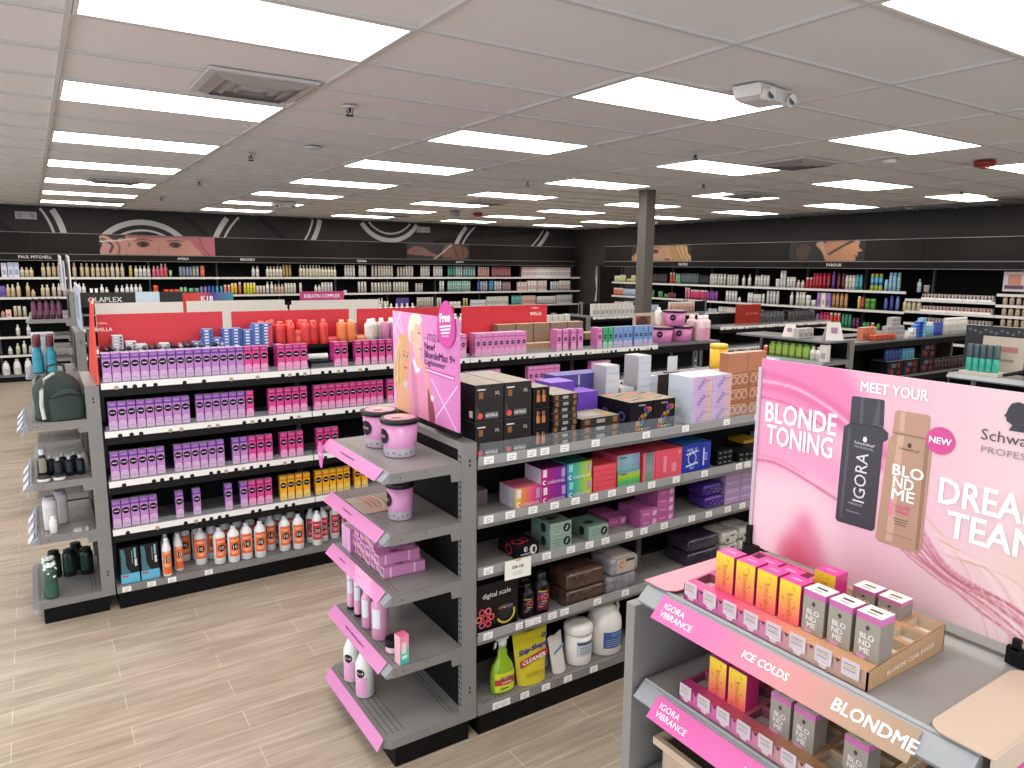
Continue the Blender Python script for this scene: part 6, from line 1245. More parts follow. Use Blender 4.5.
# ------------------------------------------------------------------ stock along the walls: (shelf, from, to, height, kind, colour)
BW = [(1,-0.42,-0.32,0.35,'x','dcdcec'),(1,-0.32,-0.16,0.43,'x','cdd2ee'),(1,-0.15,0.04,0.24,'b','d9c9a8'),(1,0.15,0.31,0.36,'b','d8c4a2'),(1,0.31,0.46,0.4,'b','d0b894'),(1,0.52,0.7,0.38,'b','d8c4a2'),(1,0.73,0.89,0.38,'b','d4bd9a'),(1,0.9,1.21,0.32,'b','d8c6a8'),(1,1.21,1.45,0.38,'b','ddd0b8'),(1,1.5,1.59,0.28,'s','d0c050'),(1,1.6,1.88,0.28,'b','e4e2d8'),(1,1.9,2.03,0.28,'b','e07090'),(1,2.03,2.16,0.32,'b','e86878'),(1,2.18,2.25,0.17,'t','9cc890'),(1,2.36,2.59,0.26,'s','8a98b0'),(1,2.59,2.71,0.27,'s','a8b4a0'),(1,2.71,2.84,0.28,'j','e87a68'),(1,3.69,3.78,0.27,'b','e6e6e8'),(1,3.78,3.85,0.27,'b','ecebe8'),(1,3.98,4.3,0.27,'b','e8e4d4'),(1,4.31,4.5,0.3,'s','c09c60'),(1,4.65,4.86,0.37,'b','e6e0cc'),(1,4.86,5.12,0.31,'b','e8e2cc'),(1,5.12,5.45,0.25,'b','e6dfc8'),(1,5.63,5.87,0.34,'s','d8d8d4'),(1,5.95,6.12,0.34,'s','dcdcd8'),(1,6.24,6.46,0.34,'s','c8c4b4'),(1,6.46,6.75,0.34,'s','d0ccc0'),(1,6.85,7.06,0.25,'s','c4beac'),(1,7.06,7.26,0.31,'s','d8d4c8'),(1,7.43,7.66,0.32,'s','d4d4d0'),(1,7.76,8.0,0.32,'s','d8d8d4'),(1,8.13,8.34,0.27,'s','4a9c8c'),(1,8.34,8.54,0.27,'s','b8d0d0'),(1,8.55,8.88,0.3,'s','8ab4b0'),(1,8.95,9.27,0.24,'s','d49c94'),(1,9.34,9.88,0.3,'s','b06a70'),(1,10.21,10.66,0.28,'x','e0c8cc'),(1,10.66,11.05,0.25,'x','e8e4e4'),(1,11.05,11.73,0.31,'x','dccfd0'),(2,-0.46,-0.42,0.28,'x','6a4aa8'),(2,-0.41,-0.24,0.31,'b','d0bc98'),(2,-0.24,-0.15,0.36,'b','d8c8a8'),(2,-0.1,-0.02,0.36,'b','cdb48c'),(2,-0.03,0.03,0.19,'b','d0b890'),(2,0.12,0.26,0.3,'b','d4c4a8'),(2,0.28,0.52,0.32,'b','cfc4b8'),(2,0.61,0.81,0.31,'b','e8e8f0'),(2,0.85,1.01,0.19,'t','ecece8'),(2,1.02,1.1,0.28,'b','ecebe8'),(2,1.1,1.17,0.22,'b','ddd8c8'),(2,1.25,1.43,0.25,'b','e8e8e4'),(2,1.43,1.72,0.28,'b','ececec'),(2,1.88,2.01,0.25,'j','e86030'),(2,2.07,2.35,0.14,'j','e8602c'),(2,2.33,2.49,0.19,'s','8cd0a0'),(2,2.51,2.71,0.16,'j','78b890'),(2,2.71,2.85,0.2,'s','8878b8'),(2,2.85,2.99,0.21,'s','3858b0'),(2,2.99,3.15,0.21,'s','3898b8'),(2,3.15,3.29,0.24,'s','e88878'),(2,3.29,3.41,0.27,'s','e8c830'),(2,3.41,3.51,0.3,'s','e87050'),(2,3.53,3.76,0.28,'s','e4dc38'),(2,3.76,3.96,0.21,'s','d8c8c0'),(2,3.96,4.13,0.3,'b','e8e0dc'),(2,4.13,4.32,0.24,'b','d8b8ac'),(2,4.34,4.58,0.26,'s','dcd8cc'),(2,4.63,4.72,0.26,'s','dcdcdc'),(2,4.96,5.11,0.21,'b','e0dcd8'),(2,5.11,5.37,0.27,'s','dcdcd8'),(2,5.56,5.71,0.07,'j','e8e8e8'),(2,5.92,6.13,0.27,'s','ccccc8'),(2,6.23,6.45,0.25,'s','ccc8bc'),(2,6.45,6.72,0.25,'s','c4c0b4'),(2,6.75,7.13,0.25,'s','d0ccc0'),(2,7.3,7.49,0.21,'s','c4c0b8'),(2,7.91,8.04,0.27,'s','d4d4d0'),(2,8.13,8.75,0.27,'s','9cc4b8'),(2,8.92,9.02,0.25,'s','4068b0'),(2,9.02,9.23,0.24,'s','b0b8c8'),(2,9.27,9.39,0.26,'s','48a0c8'),(2,9.41,9.63,0.24,'s','d0d0d8'),(2,9.65,9.88,0.22,'s','a88890'),(2,10.08,10.36,0.22,'x','e0c8c8'),(2,10.38,10.67,0.24,'x','e8dcd8'),(2,10.69,10.98,0.24,'x','e0ccc8'),(2,11.1,11.38,0.22,'s','c8d4d8'),(2,11.38,11.75,0.26,'s','dcc8c0'),(3,-0.48,-0.42,0.16,'b','c8a890'),(3,-0.42,-0.32,0.19,'x','e0b8b0'),(3,-0.3,-0.18,0.27,'s','c8b898'),(3,-0.17,-0.1,0.25,'s','d0c4a8'),(3,6.38,6.5,0.24,'b','d8d4c8'),(3,6.51,6.65,0.17,'s','d0d0c8'),(3,7.33,7.76,0.24,'s','c8c8c0'),(3,7.84,7.97,0.22,'s','d0ccc4'),(3,8.17,8.47,0.12,'x','e8e8e8'),(3,8.54,8.68,0.19,'s','c8b050'),(3,8.75,9.17,0.14,'x','d8d8d8'),(3,9.2,9.82,0.21,'x','d0d0c8'),(3,9.92,10.22,0.22,'s','6cb8b0'),(3,10.22,10.64,0.22,'x','d8b0a8'),(3,10.68,11.27,0.19,'s','d8d4d0'),(3,11.31,11.8,0.21,'x','c8ccc8')]
BL = [(4,-0.31,-0.21,0.28,'b','dcdcd8'),(4,-0.14,-0.09,0.28,'b','e0e0e0'),(5,-0.43,-0.39,0.21,'b','d8d8d4'),(5,-0.32,-0.25,0.28,'b','d0d4b8'),(5,-0.24,-0.14,0.35,'b','d8dcc0'),(6,-0.56,-0.52,0.35,'g','e8e8e4'),(6,-0.51,-0.37,0.41,'g','e4e4e0'),(6,-0.35,-0.2,0.39,'g','e8e8e4')]
RW = [(1,12.96,12.79,0.14,'s','d8dca8'),(1,12.79,12.59,0.16,'s','e0e0a0'),(1,12.55,12.4,0.08,'s','c8c070'),(1,12.4,12.21,0.16,'s','dcd8a0'),(1,11.71,11.29,0.2,'s','3a3434'),(1,11.21,11.05,0.23,'s','e06030'),(1,11.03,10.9,0.21,'s','88c8a0'),(1,10.88,10.4,0.22,'s','5a6c70'),(1,10.38,10.13,0.19,'s','22242a'),(1,10.1,9.93,0.22,'s','dcdcd4'),(1,9.91,9.69,0.22,'s','e0e0dc'),(1,9.67,9.39,0.21,'s','e0dcd4'),(1,9.32,9.21,0.2,'b','e4e4e0'),(1,9.17,9.09,0.22,'b','e4e4e0'),(1,9.01,8.88,0.2,'s','e0e0dc'),(2,12.98,12.66,0.17,'s','e08060'),(2,12.66,12.23,0.16,'s','b0c0d8'),(2,11.71,11.66,0.16,'s','3a8a3c'),(2,11.52,11.4,0.14,'s','4a9c50'),(2,11.35,11.22,0.09,'s','6a8048'),(2,11.22,11.01,0.12,'s','803848'),(2,10.75,10.6,0.24,'s','d87890'),(2,10.6,10.16,0.2,'s','d83868'),(2,10.16,9.88,0.19,'s','9048a8'),(2,9.68,9.4,0.21,'s','dcdcdc'),(2,9.38,9.3,0.1,'b','d8d8d8'),(2,9.15,9.03,0.19,'s','e4e4e4'),(2,9.02,8.85,0.17,'s','d8d4cc'),(3,12.92,12.58,0.18,'x','d8c8b8'),(3,12.58,12.21,0.2,'x','d8dce0'),(3,11.69,11.46,0.16,'x','c8b0a0'),(3,11.41,10.98,0.18,'s','e0a060'),(3,10.98,10.57,0.12,'s','6848a0'),(3,10.47,10.35,0.15,'s','b83048'),(3,10.32,10.13,0.15,'s','3a9c80'),(3,10.11,9.88,0.17,'s','b8c8c8'),(3,9.85,9.4,0.22,'s','dcd8d0'),(1,9.01,8.82,0.22,'s','e0e0dc'),(1,8.81,8.68,0.21,'s','e0e0dc'),(1,8.55,8.45,0.15,'j','e4e0d8'),(1,8.45,8.33,0.3,'s','e8e8e8'),(1,8.31,8.13,0.19,'s','e4e0dc'),(1,8.11,7.94,0.14,'b','e0ccc8'),(1,7.93,7.79,0.19,'s','c82c3c'),(1,7.79,7.61,0.26,'s','c02838'),(1,7.61,7.45,0.27,'s','b82434'),(1,7.44,7.35,0.3,'s','6a3a98'),(1,7.34,7.18,0.27,'s','782838'),(1,7.18,7.01,0.24,'s','dcd4cc'),(1,7.0,6.88,0.25,'s','50a8c0'),(1,6.75,6.53,0.27,'v','3a78b0'),(1,6.51,6.45,0.18,'s','98c8e4'),(1,6.44,6.25,0.29,'s','98c8e4'),(2,9.15,9.0,0.2,'s','e0dcd8'),(2,8.99,8.75,0.18,'s','dcdcd4'),(2,8.73,8.45,0.24,'s','d0d0cc'),(2,8.23,8.15,0.25,'b','e0e0d4'),(2,8.1,7.91,0.24,'s','dcd8cc'),(2,7.9,7.8,0.19,'j','e0e0dc'),(2,7.8,7.68,0.11,'j','d8d8d4'),(2,7.67,7.61,0.31,'x','9878b8'),(2,7.61,7.5,0.32,'x','e4dcc4'),(2,7.5,7.41,0.3,'x','9878b8'),(2,7.4,7.26,0.25,'s','c08850'),(2,7.26,7.1,0.25,'s','c49468'),(2,6.94,6.87,0.21,'s','d8c030'),(2,6.87,6.82,0.2,'s','b83058'),(2,6.8,6.62,0.18,'j','5a9840'),(2,6.5,6.41,0.2,'s','4a60b0'),(2,6.41,6.32,0.25,'s','3048a0'),(2,6.32,6.22,0.23,'s','6878c0'),(3,8.86,8.68,0.19,'s','484848'),(3,8.66,8.44,0.19,'s','5a4a48'),(3,8.36,8.09,0.16,'s','6a4848'),(3,8.08,7.87,0.19,'s','a8383c'),(3,7.87,7.69,0.19,'s','b83840'),(3,7.68,7.61,0.21,'s','8878b0'),(3,7.6,7.43,0.24,'s','c02c58'),(3,7.43,7.21,0.24,'s','d84838'),(3,7.2,7.01,0.23,'s','2f8a68'),(3,7.0,6.87,0.18,'s','582850'),(3,6.81,6.7,0.12,'s','3a8a40'),(3,6.69,6.59,0.12,'s','c83848'),(3,6.59,6.51,0.11,'s','4a9c48'),(1,5.99,5.93,0.2,'b','b8c8d0'),(1,5.89,5.81,0.11,'j','9c9c94'),(2,6.18,6.06,0.2,'b','d0c8a0'),(2,6.06,5.89,0.21,'b','d8cca8')]
# ------------------------------------------------------------------ wall decoration and wall shelving
YWN = 15.6; FY = 15.04; FX = 11.22
RW_ = M('#dcdad8', 0.6)
dec = MB()
def arc(cx, cz, R, lo=-99, hi=99, thick_out=True):
    for (r0, r1) in ((R-0.05, R+0.05), (R-0.17, R-0.13)) if thick_out else ((R-0.05, R+0.05), (R+0.13, R+0.17)):
        n_ = 220; prev = None
        for k in range(n_+1):
            a = 2*math.pi*k/n_; z0, z1 = cz+r0*math.sin(a), cz+r1*math.sin(a)
            ok = 2.5 < z0 < 3.025 and 2.5 < z1 < 3.025 and lo < cx+r0*math.cos(a) < hi
            cur = ((cx+r0*math.cos(a), YWN-0.006, z0), (cx+r1*math.cos(a), YWN-0.006, z1)) if ok else None
            if prev and cur: dec.add([prev[0], prev[1], cur[1], cur[0]], [(0, 1, 2, 3)], RW_)
            prev = cur
arc(-0.72, 2.35, 1.30, 0); arc(1.85, 1.89, 0.93); arc(4.62, 1.95, 1.60, -9, 4); arc(3.85, 3.3, 1.46, 4.5); arc(6.9, 3.42, 0.80); arc(9.9, 2.0, 1.41, -9, 9.3); arc(9.6, 4.0, 2.02, 10.2)
for (x0, z0, x1, z1) in ((-0.7, 3.02, -0.2, 2.55), (8.0, 2.6, 9.4, 2.85), (9.5, 2.8, 11.0, 2.95), (2.6, 2.95, 3.0, 2.6), (4.0, 3.0, 4.5, 2.6)):
    dx, dz = x1-x0, z1-z0; L_ = math.hypot(dx, dz); nx_, nz_ = -dz/L_*0.05, dx/L_*0.05
    dec.add([(x0+nx_, YWN-0.004, z0+nz_), (x0-nx_, YWN-0.004, z0-nz_), (x1-nx_, YWN-0.004, z1-nz_), (x1+nx_, YWN-0.004, z1+nz_)], [(0, 1, 2, 3)], M('#2a2725', 0.8))
struct('wall_stripe', dec, bpy.data.objects['wall_north'])
BRN = M('#1a1412', 0.65); RAIL = M('#6d6b6a', 0.4); SIGNK = M('#151312', 0.65)
def fascia_n():
    e = empty('wall_fascia', (5.0, FY, 2.1)); tag(e, 'dark brown fascia with portrait prints and brand names along the north wall', 'sign fascia'); T_ = Matrix.Translation((-5.0, -FY, -2.1))
    x = -3.6
    while x < 11.75:
        w_ = min(1.83, 11.8-x); m = MB(); m.box(x+0.002, FY, 2.205, x+w_-0.002, FY+0.03, 2.56, BRN); m.xf(T_); obj('fascia_panel', m, e); x += 1.83
    m = MB(); m.box(-3.6, FY-0.012, 2.195, 11.8, FY+0.03, 2.207, RAIL); m.box(-3.6, FY-0.012, 2.555, 11.8, FY+0.03, 2.565, RAIL); m.box(-3.6, FY-0.004, 2.095, 11.8, FY+0.02, 2.195, SIGNK); m.box(-3.6, FY-0.012, 2.085, 11.8, FY+0.02, 2.095, RAIL); m.box(-3.6, FY+0.03, 2.085, 11.8, YWN-0.01, 2.10, BLACK); m.xf(T_); obj('rail', m, e)
    for s_, x, w_ in (('PAUL MITCHELL', 0.09, 0.48), ('AMIKA', 2.43, 0.20), ('BRIOGEO', 3.61, 0.27), ('KENRA', 5.99, 0.22), ('JOICO', 8.39, 0.20)):
        m = MB(); m.text(s_, (x, FY-0.006, 2.147), *SOUTH, M('#d9d6d2'), w=w_, h=0.048, bold=0.01); m.xf(T_); obj('brand_lettering', m, e)
    return e
fn = fascia_n()
c = Canvas(150, 38, '#1a1412')
c.poly([(0.25, 0.5), (0.27, 1.02), (1.02, 1.02), (1.02, -0.02), (0.25, -0.02)], '#c98f80', 1); c.poly([(0.24, 1.05), (0.30, 0.80), (0.45, 0.88), (0.62, 0.92), (0.78, 0.82), (0.80, 1.05)], '#b4646e', 1)
c.poly([(0.78, 1.05), (0.80, 0.6), (0.86, 0.2), (0.90, -0.05), (1.03, -0.05), (1.03, 1.05)], '#b0606c', 1); c.line([(0.86, 1.0), (0.88, 0.5), (0.95, 0.0)], 0.03, '#8d444e', 1)
for x in (0.36, 0.64): c.ell(x, 0.56, 0.055, 0.16, '#5a342e', 1); c.ell(x+0.005, 0.55, 0.022, 0.10, '#1c1210', 0); c.line([(x-0.07, 0.74), (x, 0.80), (x+0.08, 0.76)], 0.03, '#7a4840', 1)
c.line([(0.5, 0.5), (0.49, 0.1)], 0.02, '#b97c6c', 1)
c.poly([(-0.02, 0.0), (0.02, 0.5), (0.0, 0.9), (0.06, 0.95), (0.12, 0.75), (0.19, 0.85), (0.24, 0.6), (0.22, 0.1), (0.18, -0.05), (0.0, -0.05)], '#c08c7e', 1); c.line([(0.02, 0.8), (0.1, 0.5), (0.08, 0.1)], 0.04, '#3a2622', 1); c.line([(0.13, 0.75), (0.16, 0.4), (0.15, 0.0)], 0.03, '#6d4238', 1)
c.line([(-0.02, 0.66), (0.12, 0.70), (0.30, 0.84)], 0.025, '#d8cfc8', 0)
def pic(cv, name, O, U, W_, H_, par, l=None):
    cv.a = cv.a*0.86
    me = cv.mesh(name, (O[0]-par.location[0], O[1]-par.location[1], O[2]-par.location[2]), U, (0, 0, 1), W_, H_); o = bpy.data.objects.new(name, me); link(o, par); return o
pic(c, 'portrait_print', (2.04, FY-0.003, 2.381), (1, 0, 0), 1.94, 0.345, fn)
c = Canvas(120, 30, '#1a1412'); c.poly([(0.0, 0.4), (0.1, 0.8), (0.25, 0.75), (0.40, 0.4), (0.5, 0.25), (0.48, 0.1), (0.35, 0.2), (0.1, 0.25)], '#7d5748', 1); c.poly([(0.55, 0.2), (0.60, 0.9), (0.75, 0.95), (0.95, 0.8), (0.98, 0.3), (0.9, 0.05), (0.7, 0.05)], '#6a463a', 1); c.line([(0.42, 0.0), (0.58, 0.5), (0.70, 0.95)], 0.04, '#b0a49c', 0); c.line([(0.75, 0.8), (0.8, 0.2)], 0.05, '#3a2420', 1); c.line([(0.88, 0.8), (0.9, 0.2)], 0.04, '#3a2420', 1)
pic(c, 'hand_print', (7.85, FY-0.003, 2.381), (1, 0, 0), 1.6, 0.345, fn)
fe = empty('wall_fascia', (FX, 9.0, 2.1)); tag(fe, 'dark brown fascia with portrait prints along the east wall', 'sign fascia'); T_ = Matrix.Translation((-FX, -9.0, -2.1))
y = 13.2
while y > 0.5:
    m = MB(); m.box(FX, y-1.828, 2.205, FX+0.03, y-0.002, 2.53, BRN); m.xf(T_); obj('fascia_panel', m, fe); y -= 1.83
m = MB(); m.box(FX-0.012, 0.4, 2.190, FX+0.03, 13.2, 2.205, RAIL); m.box(FX-0.012, 0.4, 2.53, FX+0.03, 13.2, 2.54, RAIL); m.box(FX-0.004, 0.4, 2.09, FX+0.02, 13.2, 2.19, SIGNK); m.box(FX-0.012, 0.4, 2.082, FX+0.02, 13.2, 2.09, RAIL); m.box(FX+0.03, 0.4, 2.08, XE-0.01, 13.2, 2.10, BLACK); m.xf(T_); obj('rail', m, fe)
for s_, y, w_ in (('MATRIX', 10.71, 0.26), ('FAROUK', 7.32, 0.28)):
    m = MB(); m.text(s_, (FX-0.006, y, 2.14), (0, -1, 0), (0, 0, 1), M('#d9d6d2'), w=w_, h=0.048, bold=0.01); m.xf(T_); obj('brand_lettering', m, fe)
c = Canvas(130, 28, '#1a1412'); c.poly([(0.02, -0.05), (0.08, 0.6), (0.15, 1.05), (0.85, 1.05), (0.95, 0.5), (1.0, -0.05)], '#b08a62', 1); c.poly([(0.28, -0.05), (0.26, 0.6), (0.30, 1.05), (0.62, 1.05), (0.66, 0.5), (0.70, 0.2), (0.64, -0.05)], '#c79a7e', 1)
c.ell(0.42, 0.62, 0.05, 0.13, '#4a3a34', 1); c.line([(0.35, 0.85), (0.42, 0.9), (0.5, 0.82)], 0.03, '#8d6a50', 1); c.ell(0.62, 0.1, 0.05, 0.09, '#a04a4a', 1); c.line([(0.55, 0.6), (0.60, 0.32)], 0.02, '#a87862', 1)
for k in range(6): c.line([(0.72+0.04*k, 1.0), (0.78+0.03*k, 0.5), (0.86+0.03*k, 0.0)], 0.02, '#d4b082' if k % 2 else '#7d5c3c', 1)
for k in range(3): c.line([(0.20-0.04*k, 1.0), (0.14-0.04*k, 0.5), (0.10-0.04*k, 0.0)], 0.03, '#caa678' if k % 2 else '#7d5c3c', 1)
pic(c, 'portrait_print', (FX-0.003, 11.38, 2.368), (0, -1, 0), 1.75, 0.32, fe)
c = Canvas(110, 30, '#1a1412'); c.poly([(0.12, 0.1), (0.10, 0.6), (0.2, 0.9), (0.3, 0.7), (0.25, 0.1)], '#4a322a', 2); c.poly([(0.36, 0.85), (0.44, 1.05), (0.52, 0.7), (0.54, 0.3), (0.62, -0.05), (0.52, -0.05), (0.46, 0.4), (0.40, 0.7)], '#c79482', 1)
c.poly([(0.55, -0.05), (0.50, 0.4), (0.52, 1.05), (0.90, 1.05), (0.92, 0.7), (0.97, 0.5), (0.91, 0.42), (0.92, 0.3), (0.89, 0.2), (0.86, -0.05)], '#b5805f', 1); c.line([(0.55, 0.35), (0.72, 0.75), (0.85, 1.0)], 0.05, '#2a2422', 1); c.ell(0.89, 0.24, 0.025, 0.06, '#a04448', 0)
pic(c, 'profile_print', (FX-0.003, 7.50, 2.368), (0, -1, 0), 1.40, 0.32, fe)

LIPW = M('#d6d4d0', 0.45)
def bay(name, label, a, c, axis, face, back, zs, deck=0.13, top=2.08, lipd=0.0):
    """one wall bay; axis 'x': along x facing south, 'y': along y facing west. a<c run, face = front plane, back = wall"""
    e = empty(name, ((a+c)/2, (face+back)/2, 0) if axis == 'x' else ((face+back)/2, (a+c)/2, 0)); tag(e, label, 'wall shelving'); T_ = Matrix.Translation(-e.location)
    def bx(m, a0, f0, z0, a1, f1, z1, mt):
        if axis == 'x': m.box(a0, f0, z0, a1, f1, z1, mt)
        else: m.box(f0, a0, z0, f1, a1, z1, mt)
    def P(n, m, par=None): m.xf(T_); return obj(n, m, par or e)
    m = MB(); bx(m, a+0.002, back-0.05, deck, c-0.002, back-0.01, top, BLACK_M); P('back_panel', m)
    m = MB(); bx(m, a+0.002, face+0.03, 0, c-0.002, back-0.05, deck-0.04, BLACK); P('kick_plate', m)
    m = MB(); bx(m, a+0.002, face, deck-0.04, c-0.002, back-0.05, deck, GREY_D); P('base_deck', m)
    m = MB(); bx(m, a+0.002, back-0.10, deck, a+0.030, back-0.05, top, GREY_D); P('upright', m)
    for z in zs:
        m = MB(); bx(m, a+0.034, face+0.01, z-0.03, c-0.004, back-0.102, z, LIP); s_ = P('shelf', m)
        m = MB(); bx(m, a+0.004, face-0.002, z-0.034, c-0.004, face+0.01, z+0.004, LIPW)
        P('price_rail', m, s_)
    return e
xs_n = [1.879-1.219*k for k in range(3, 0, -1)]+[1.879+1.219*k for k in range(9)]; xs_n[-1] = 12.03
bays_n = [(-2.995+1.219*0, 0)]
xx = [xs_n[0]-1.219]+xs_n
SN = [1.80, 1.46, 1.12, 0.79, 0.47]
for i in range(len(xx)-1):
    bay('wall_bay', 'black wall shelving bay, %s from the west along the north wall' % ordw(i+1), xx[i], xx[i+1], 'x', 15.10, YWN, SN)
ys_e = [13.0-1.1467*k for k in range(6)]+[6.12]
SE_ = [1.735, 1.425, 1.10, 0.78, 0.46]
for i in range(6): bay('wall_bay', 'black wall shelving bay, %s from the doorway along the east wall' % ordw(i+1), ys_e[i+1], ys_e[i], 'y', 11.30, XE, SE_)
nb_ = bay('wall_bay', 'wall bay of narrow white shelves with rows of nail polish on the east wall', 4.85, 6.12, 'y', 11.30, XE, [1.63, 1.45, 1.27, 1.0, 0.7])
nb2 = bay('wall_bay', 'last wall bay on the east wall, beige bottles under a small poster', 3.63, 4.85, 'y', 11.30, XE, [1.75, 1.60, 1.45, 1.30, 1.0])
m = MB(); m.box(11.29, 4.50, 1.79, 11.30, 4.78, 2.06, M('#c9b8bc', 0.5)); m.quad((11.288, 4.64, 1.95), *WST, 0.16, 0.14, M('#b5806c', 0.5)); m.quad((11.2875, 4.64, 1.85), *WST, 0.24, 0.05, M('#5a3f58', 0.5)); tag(obj('small_poster', m), 'small portrait poster on top of the last east wall bay', 'poster')

# ---- stock
def cname(h):
    r, g, b_ = [v*255 for v in hx(h)]; mx, mn = max(r, g, b_), min(r, g, b_)
    if mx-mn < 22: return 'white' if mx > 205 else ('pale grey' if mx > 150 else ('grey' if mx > 90 else 'black'))
    if mx-mn < 48 and mx > 190: return 'cream' if r >= b_ else 'pale lilac'
    if r == mx:
        if g > 0.82*r and b_ < 0.75*r: return 'yellow'
        if g > 0.62*r: return 'tan' if b_ < 0.75*r else 'rosy beige'
        if b_ > 0.6*r: return 'pink' if r > 150 else 'plum'
        return 'orange' if g > 0.4*r else ('red' if r > 120 else 'dark red')
    if g == mx: return 'green' if b_ < 0.85*g else 'teal'
    return 'blue' if r < 0.75*b_ else 'purple'
def simple(kind, col, h):
    m = MB(); B_ = M('#'+col, 0.35, 0, 0.15); W_ = M('#e6e3dc', 0.4)
    if kind == 's': r = 0.026; nm = 'hair_spray_can' if h >= 0.2 else 'conditioner_bottle'; m.lathe([(r, 0), (r, h*0.8), (r*0.9, h*0.83)], B_, 9); cp = MB(); cp.lathe([(r*0.86, h*0.825), (r*0.86, h*0.98), (r*0.7, h)], B_ if int(col[:2], 16) < 200 else W_, 9); m.patch(r*1.02, h*0.25, h*0.6, 0, 6.28, M('#%02x%02x%02x' % tuple(int(min(255, v*255*0.78+20)) for v in hx(col)), 0.4), 9); return Kind(nm, 'can' if h >= 0.2 else 'bottle', m, [('cap', cp, [])]), 0.060
    if kind == 'v':
        r = 0.028; m.lathe([(r, 0), (r, h*0.3), (r, h*0.5), (r, h*0.82)], B_, 9, mats=[M('#b8cc3c', 0.4), M('#2f5f9c', 0.4), M('#58b0c4', 0.4)]); cp = MB(); cp.lathe([(r*0.9, h*0.82), (r*0.9, h)], M('#d0c84a', 0.4), 9); return Kind('hair_spray_can', 'can', m, [('cap', cp, [])]), 0.068
    if kind == 'b':
        r = 0.030; m.lathe([(r, 0), (r, h*0.66), (r*0.85, h*0.74), (r*0.42, h*0.80)], B_, 9); m.patch(r*1.02, h*0.2, h*0.5, 0, 6.28, M('#%02x%02x%02x' % tuple(int(v*255*0.85) for v in hx(col)), 0.4), 9)
        cp = MB(); cp.lathe([(r*0.42, h*0.795), (r*0.45, h*0.97), (r*0.3, h)], W_ if int(col[:2], 16) > 200 else B_, 8); return Kind('shampoo_bottle', 'shampoo bottle', m, [('cap', cp, [])]), 0.066
    if kind == 't':
        m.lathe([(0.017, 0), (0.018, h*0.2), (0.022, h*0.22), (0.024, h*0.8)], B_, 9); m.prism([(-0.026, -0.003, h), (-0.024, -0.003, h*0.78), (0.024, -0.003, h*0.78), (0.026, -0.003, h)], (0, 0.006, 0), B_); return Kind('squeeze_tube', 'tube', m), 0.06
    if kind == 'j': m.lathe([(0.038, 0), (0.040, h*0.55), (0.040, h*0.6)], B_, 10); cp = MB(); cp.lathe([(0.041, h*0.6), (0.041, h*0.97), (0.03, h)], B_, 10); return Kind('styling_jar', 'jar', m, [('lid', cp, [])]), 0.086
    if kind == 'g':
        m.lathe([(0.05, 0), (0.054, 0.01), (0.054, h*0.55), (0.04, h*0.82), (0.022, h*0.9)], B_, 12); cp = MB(); cp.lathe([(0.024, h*0.9), (0.024, h)], W_, 8); m.patch(0.055, h*0.15, h*0.45, -2.3, -0.8, M('#bfc6c4', 0.5), 5); return Kind('gallon_bottle', 'bottle', m, [('cap', cp, [])]), 0.16
    m.box(-0.038, -0.03, 0, 0.038, 0.03, h, B_, t=W_); m.quad((0, -0.0306, h*0.35), *SOUTH, 0.05, h*0.35, M('#%02x%02x%02x' % tuple(int(v*255*0.75) for v in hx(col)), 0.5)); return Kind('product_box', 'box', m), 0.082
_K = {}
WORD = {'s': 'can', 'v': 'can', 'b': 'bottle', 't': 'tube', 'j': 'jar', 'x': 'box', 'g': 'gallon bottle'}
def stock(L_, wall, zmap, face, dirn, hf):
    cnt = {}; edge = {}
    for sh, a, b_, h, kind, col in sorted(L_, key=lambda q: (q[0], min(q[1], q[2]) if dirn > 0 else -max(q[1], q[2]))):
        h = hf(h, (a+b_)/2); lo, hi = min(a, b_), max(a, b_)
        if dirn > 0: lo = max(lo, edge.get(sh, -99))
        else: hi = min(hi, edge.get(sh, 99))
        if hi-lo < 0.03: continue
        h = min(h, zmap[sh][1]-0.05); key = (kind, col, round(h, 2))
        if key not in _K: _K[key] = simple(*key)
        K_, w_ = _K[key]; n_ = max(1, int((hi-lo)/w_+0.25)); ex = max(0, n_*w_-(hi-lo)); lo, hi = (lo, hi+ex) if dirn > 0 else (lo-ex, hi); edge[sh] = hi if dirn > 0 else lo
        for q in range(n_):
            p = lo+(hi-lo)*(q+0.5)/n_ if dirn > 0 else hi-(hi-lo)*(q+0.5)/n_
            cnt[sh] = cnt.get(sh, 0)+1
            lb = '%s %s, %s from the %s on the %s shelf, %s wall' % (cname(col), (WORD[kind] if kind != 's' or h >= 0.2 else 'straight-sided bottle'), ordw(cnt[sh]), 'west' if wall == 'north' else 'doorway', {1: 'top', 2: 'second', 3: 'third', 4: 'fourth', 5: 'fifth', 6: 'bottom'}[sh], wall)
            loc = (p, face+0.05+random.uniform(0, .012), zmap[sh][0]) if wall == 'north' else (face+0.05+random.uniform(0, .012), p, zmap[sh][0])
            K_.put(loc, lb, 0 if wall == 'north' else -math.pi/2, '%s wall %s shelf stock' % (wall, ordw(sh)))
zn = {1: (1.80, 0.30), 2: (1.46, 0.30), 3: (1.12, 0.30), 4: (0.79, 0.30), 5: (0.47, 0.30), 6: (0.13, 0.32)}
stock(BW+BL, 'north', zn, 15.10, 1, lambda h, x: h*0.84*(0.84+0.036*x))
stock([(sh, a if a > b_ else b_, b_ if a > b_ else a, h, k, c_) for sh, a, b_, h, k, c_ in RW], 'east', {1: (1.735, 0.36), 2: (1.425, 0.29), 3: (1.10, 0.30)}, 11.30, -1, lambda h, x: h)
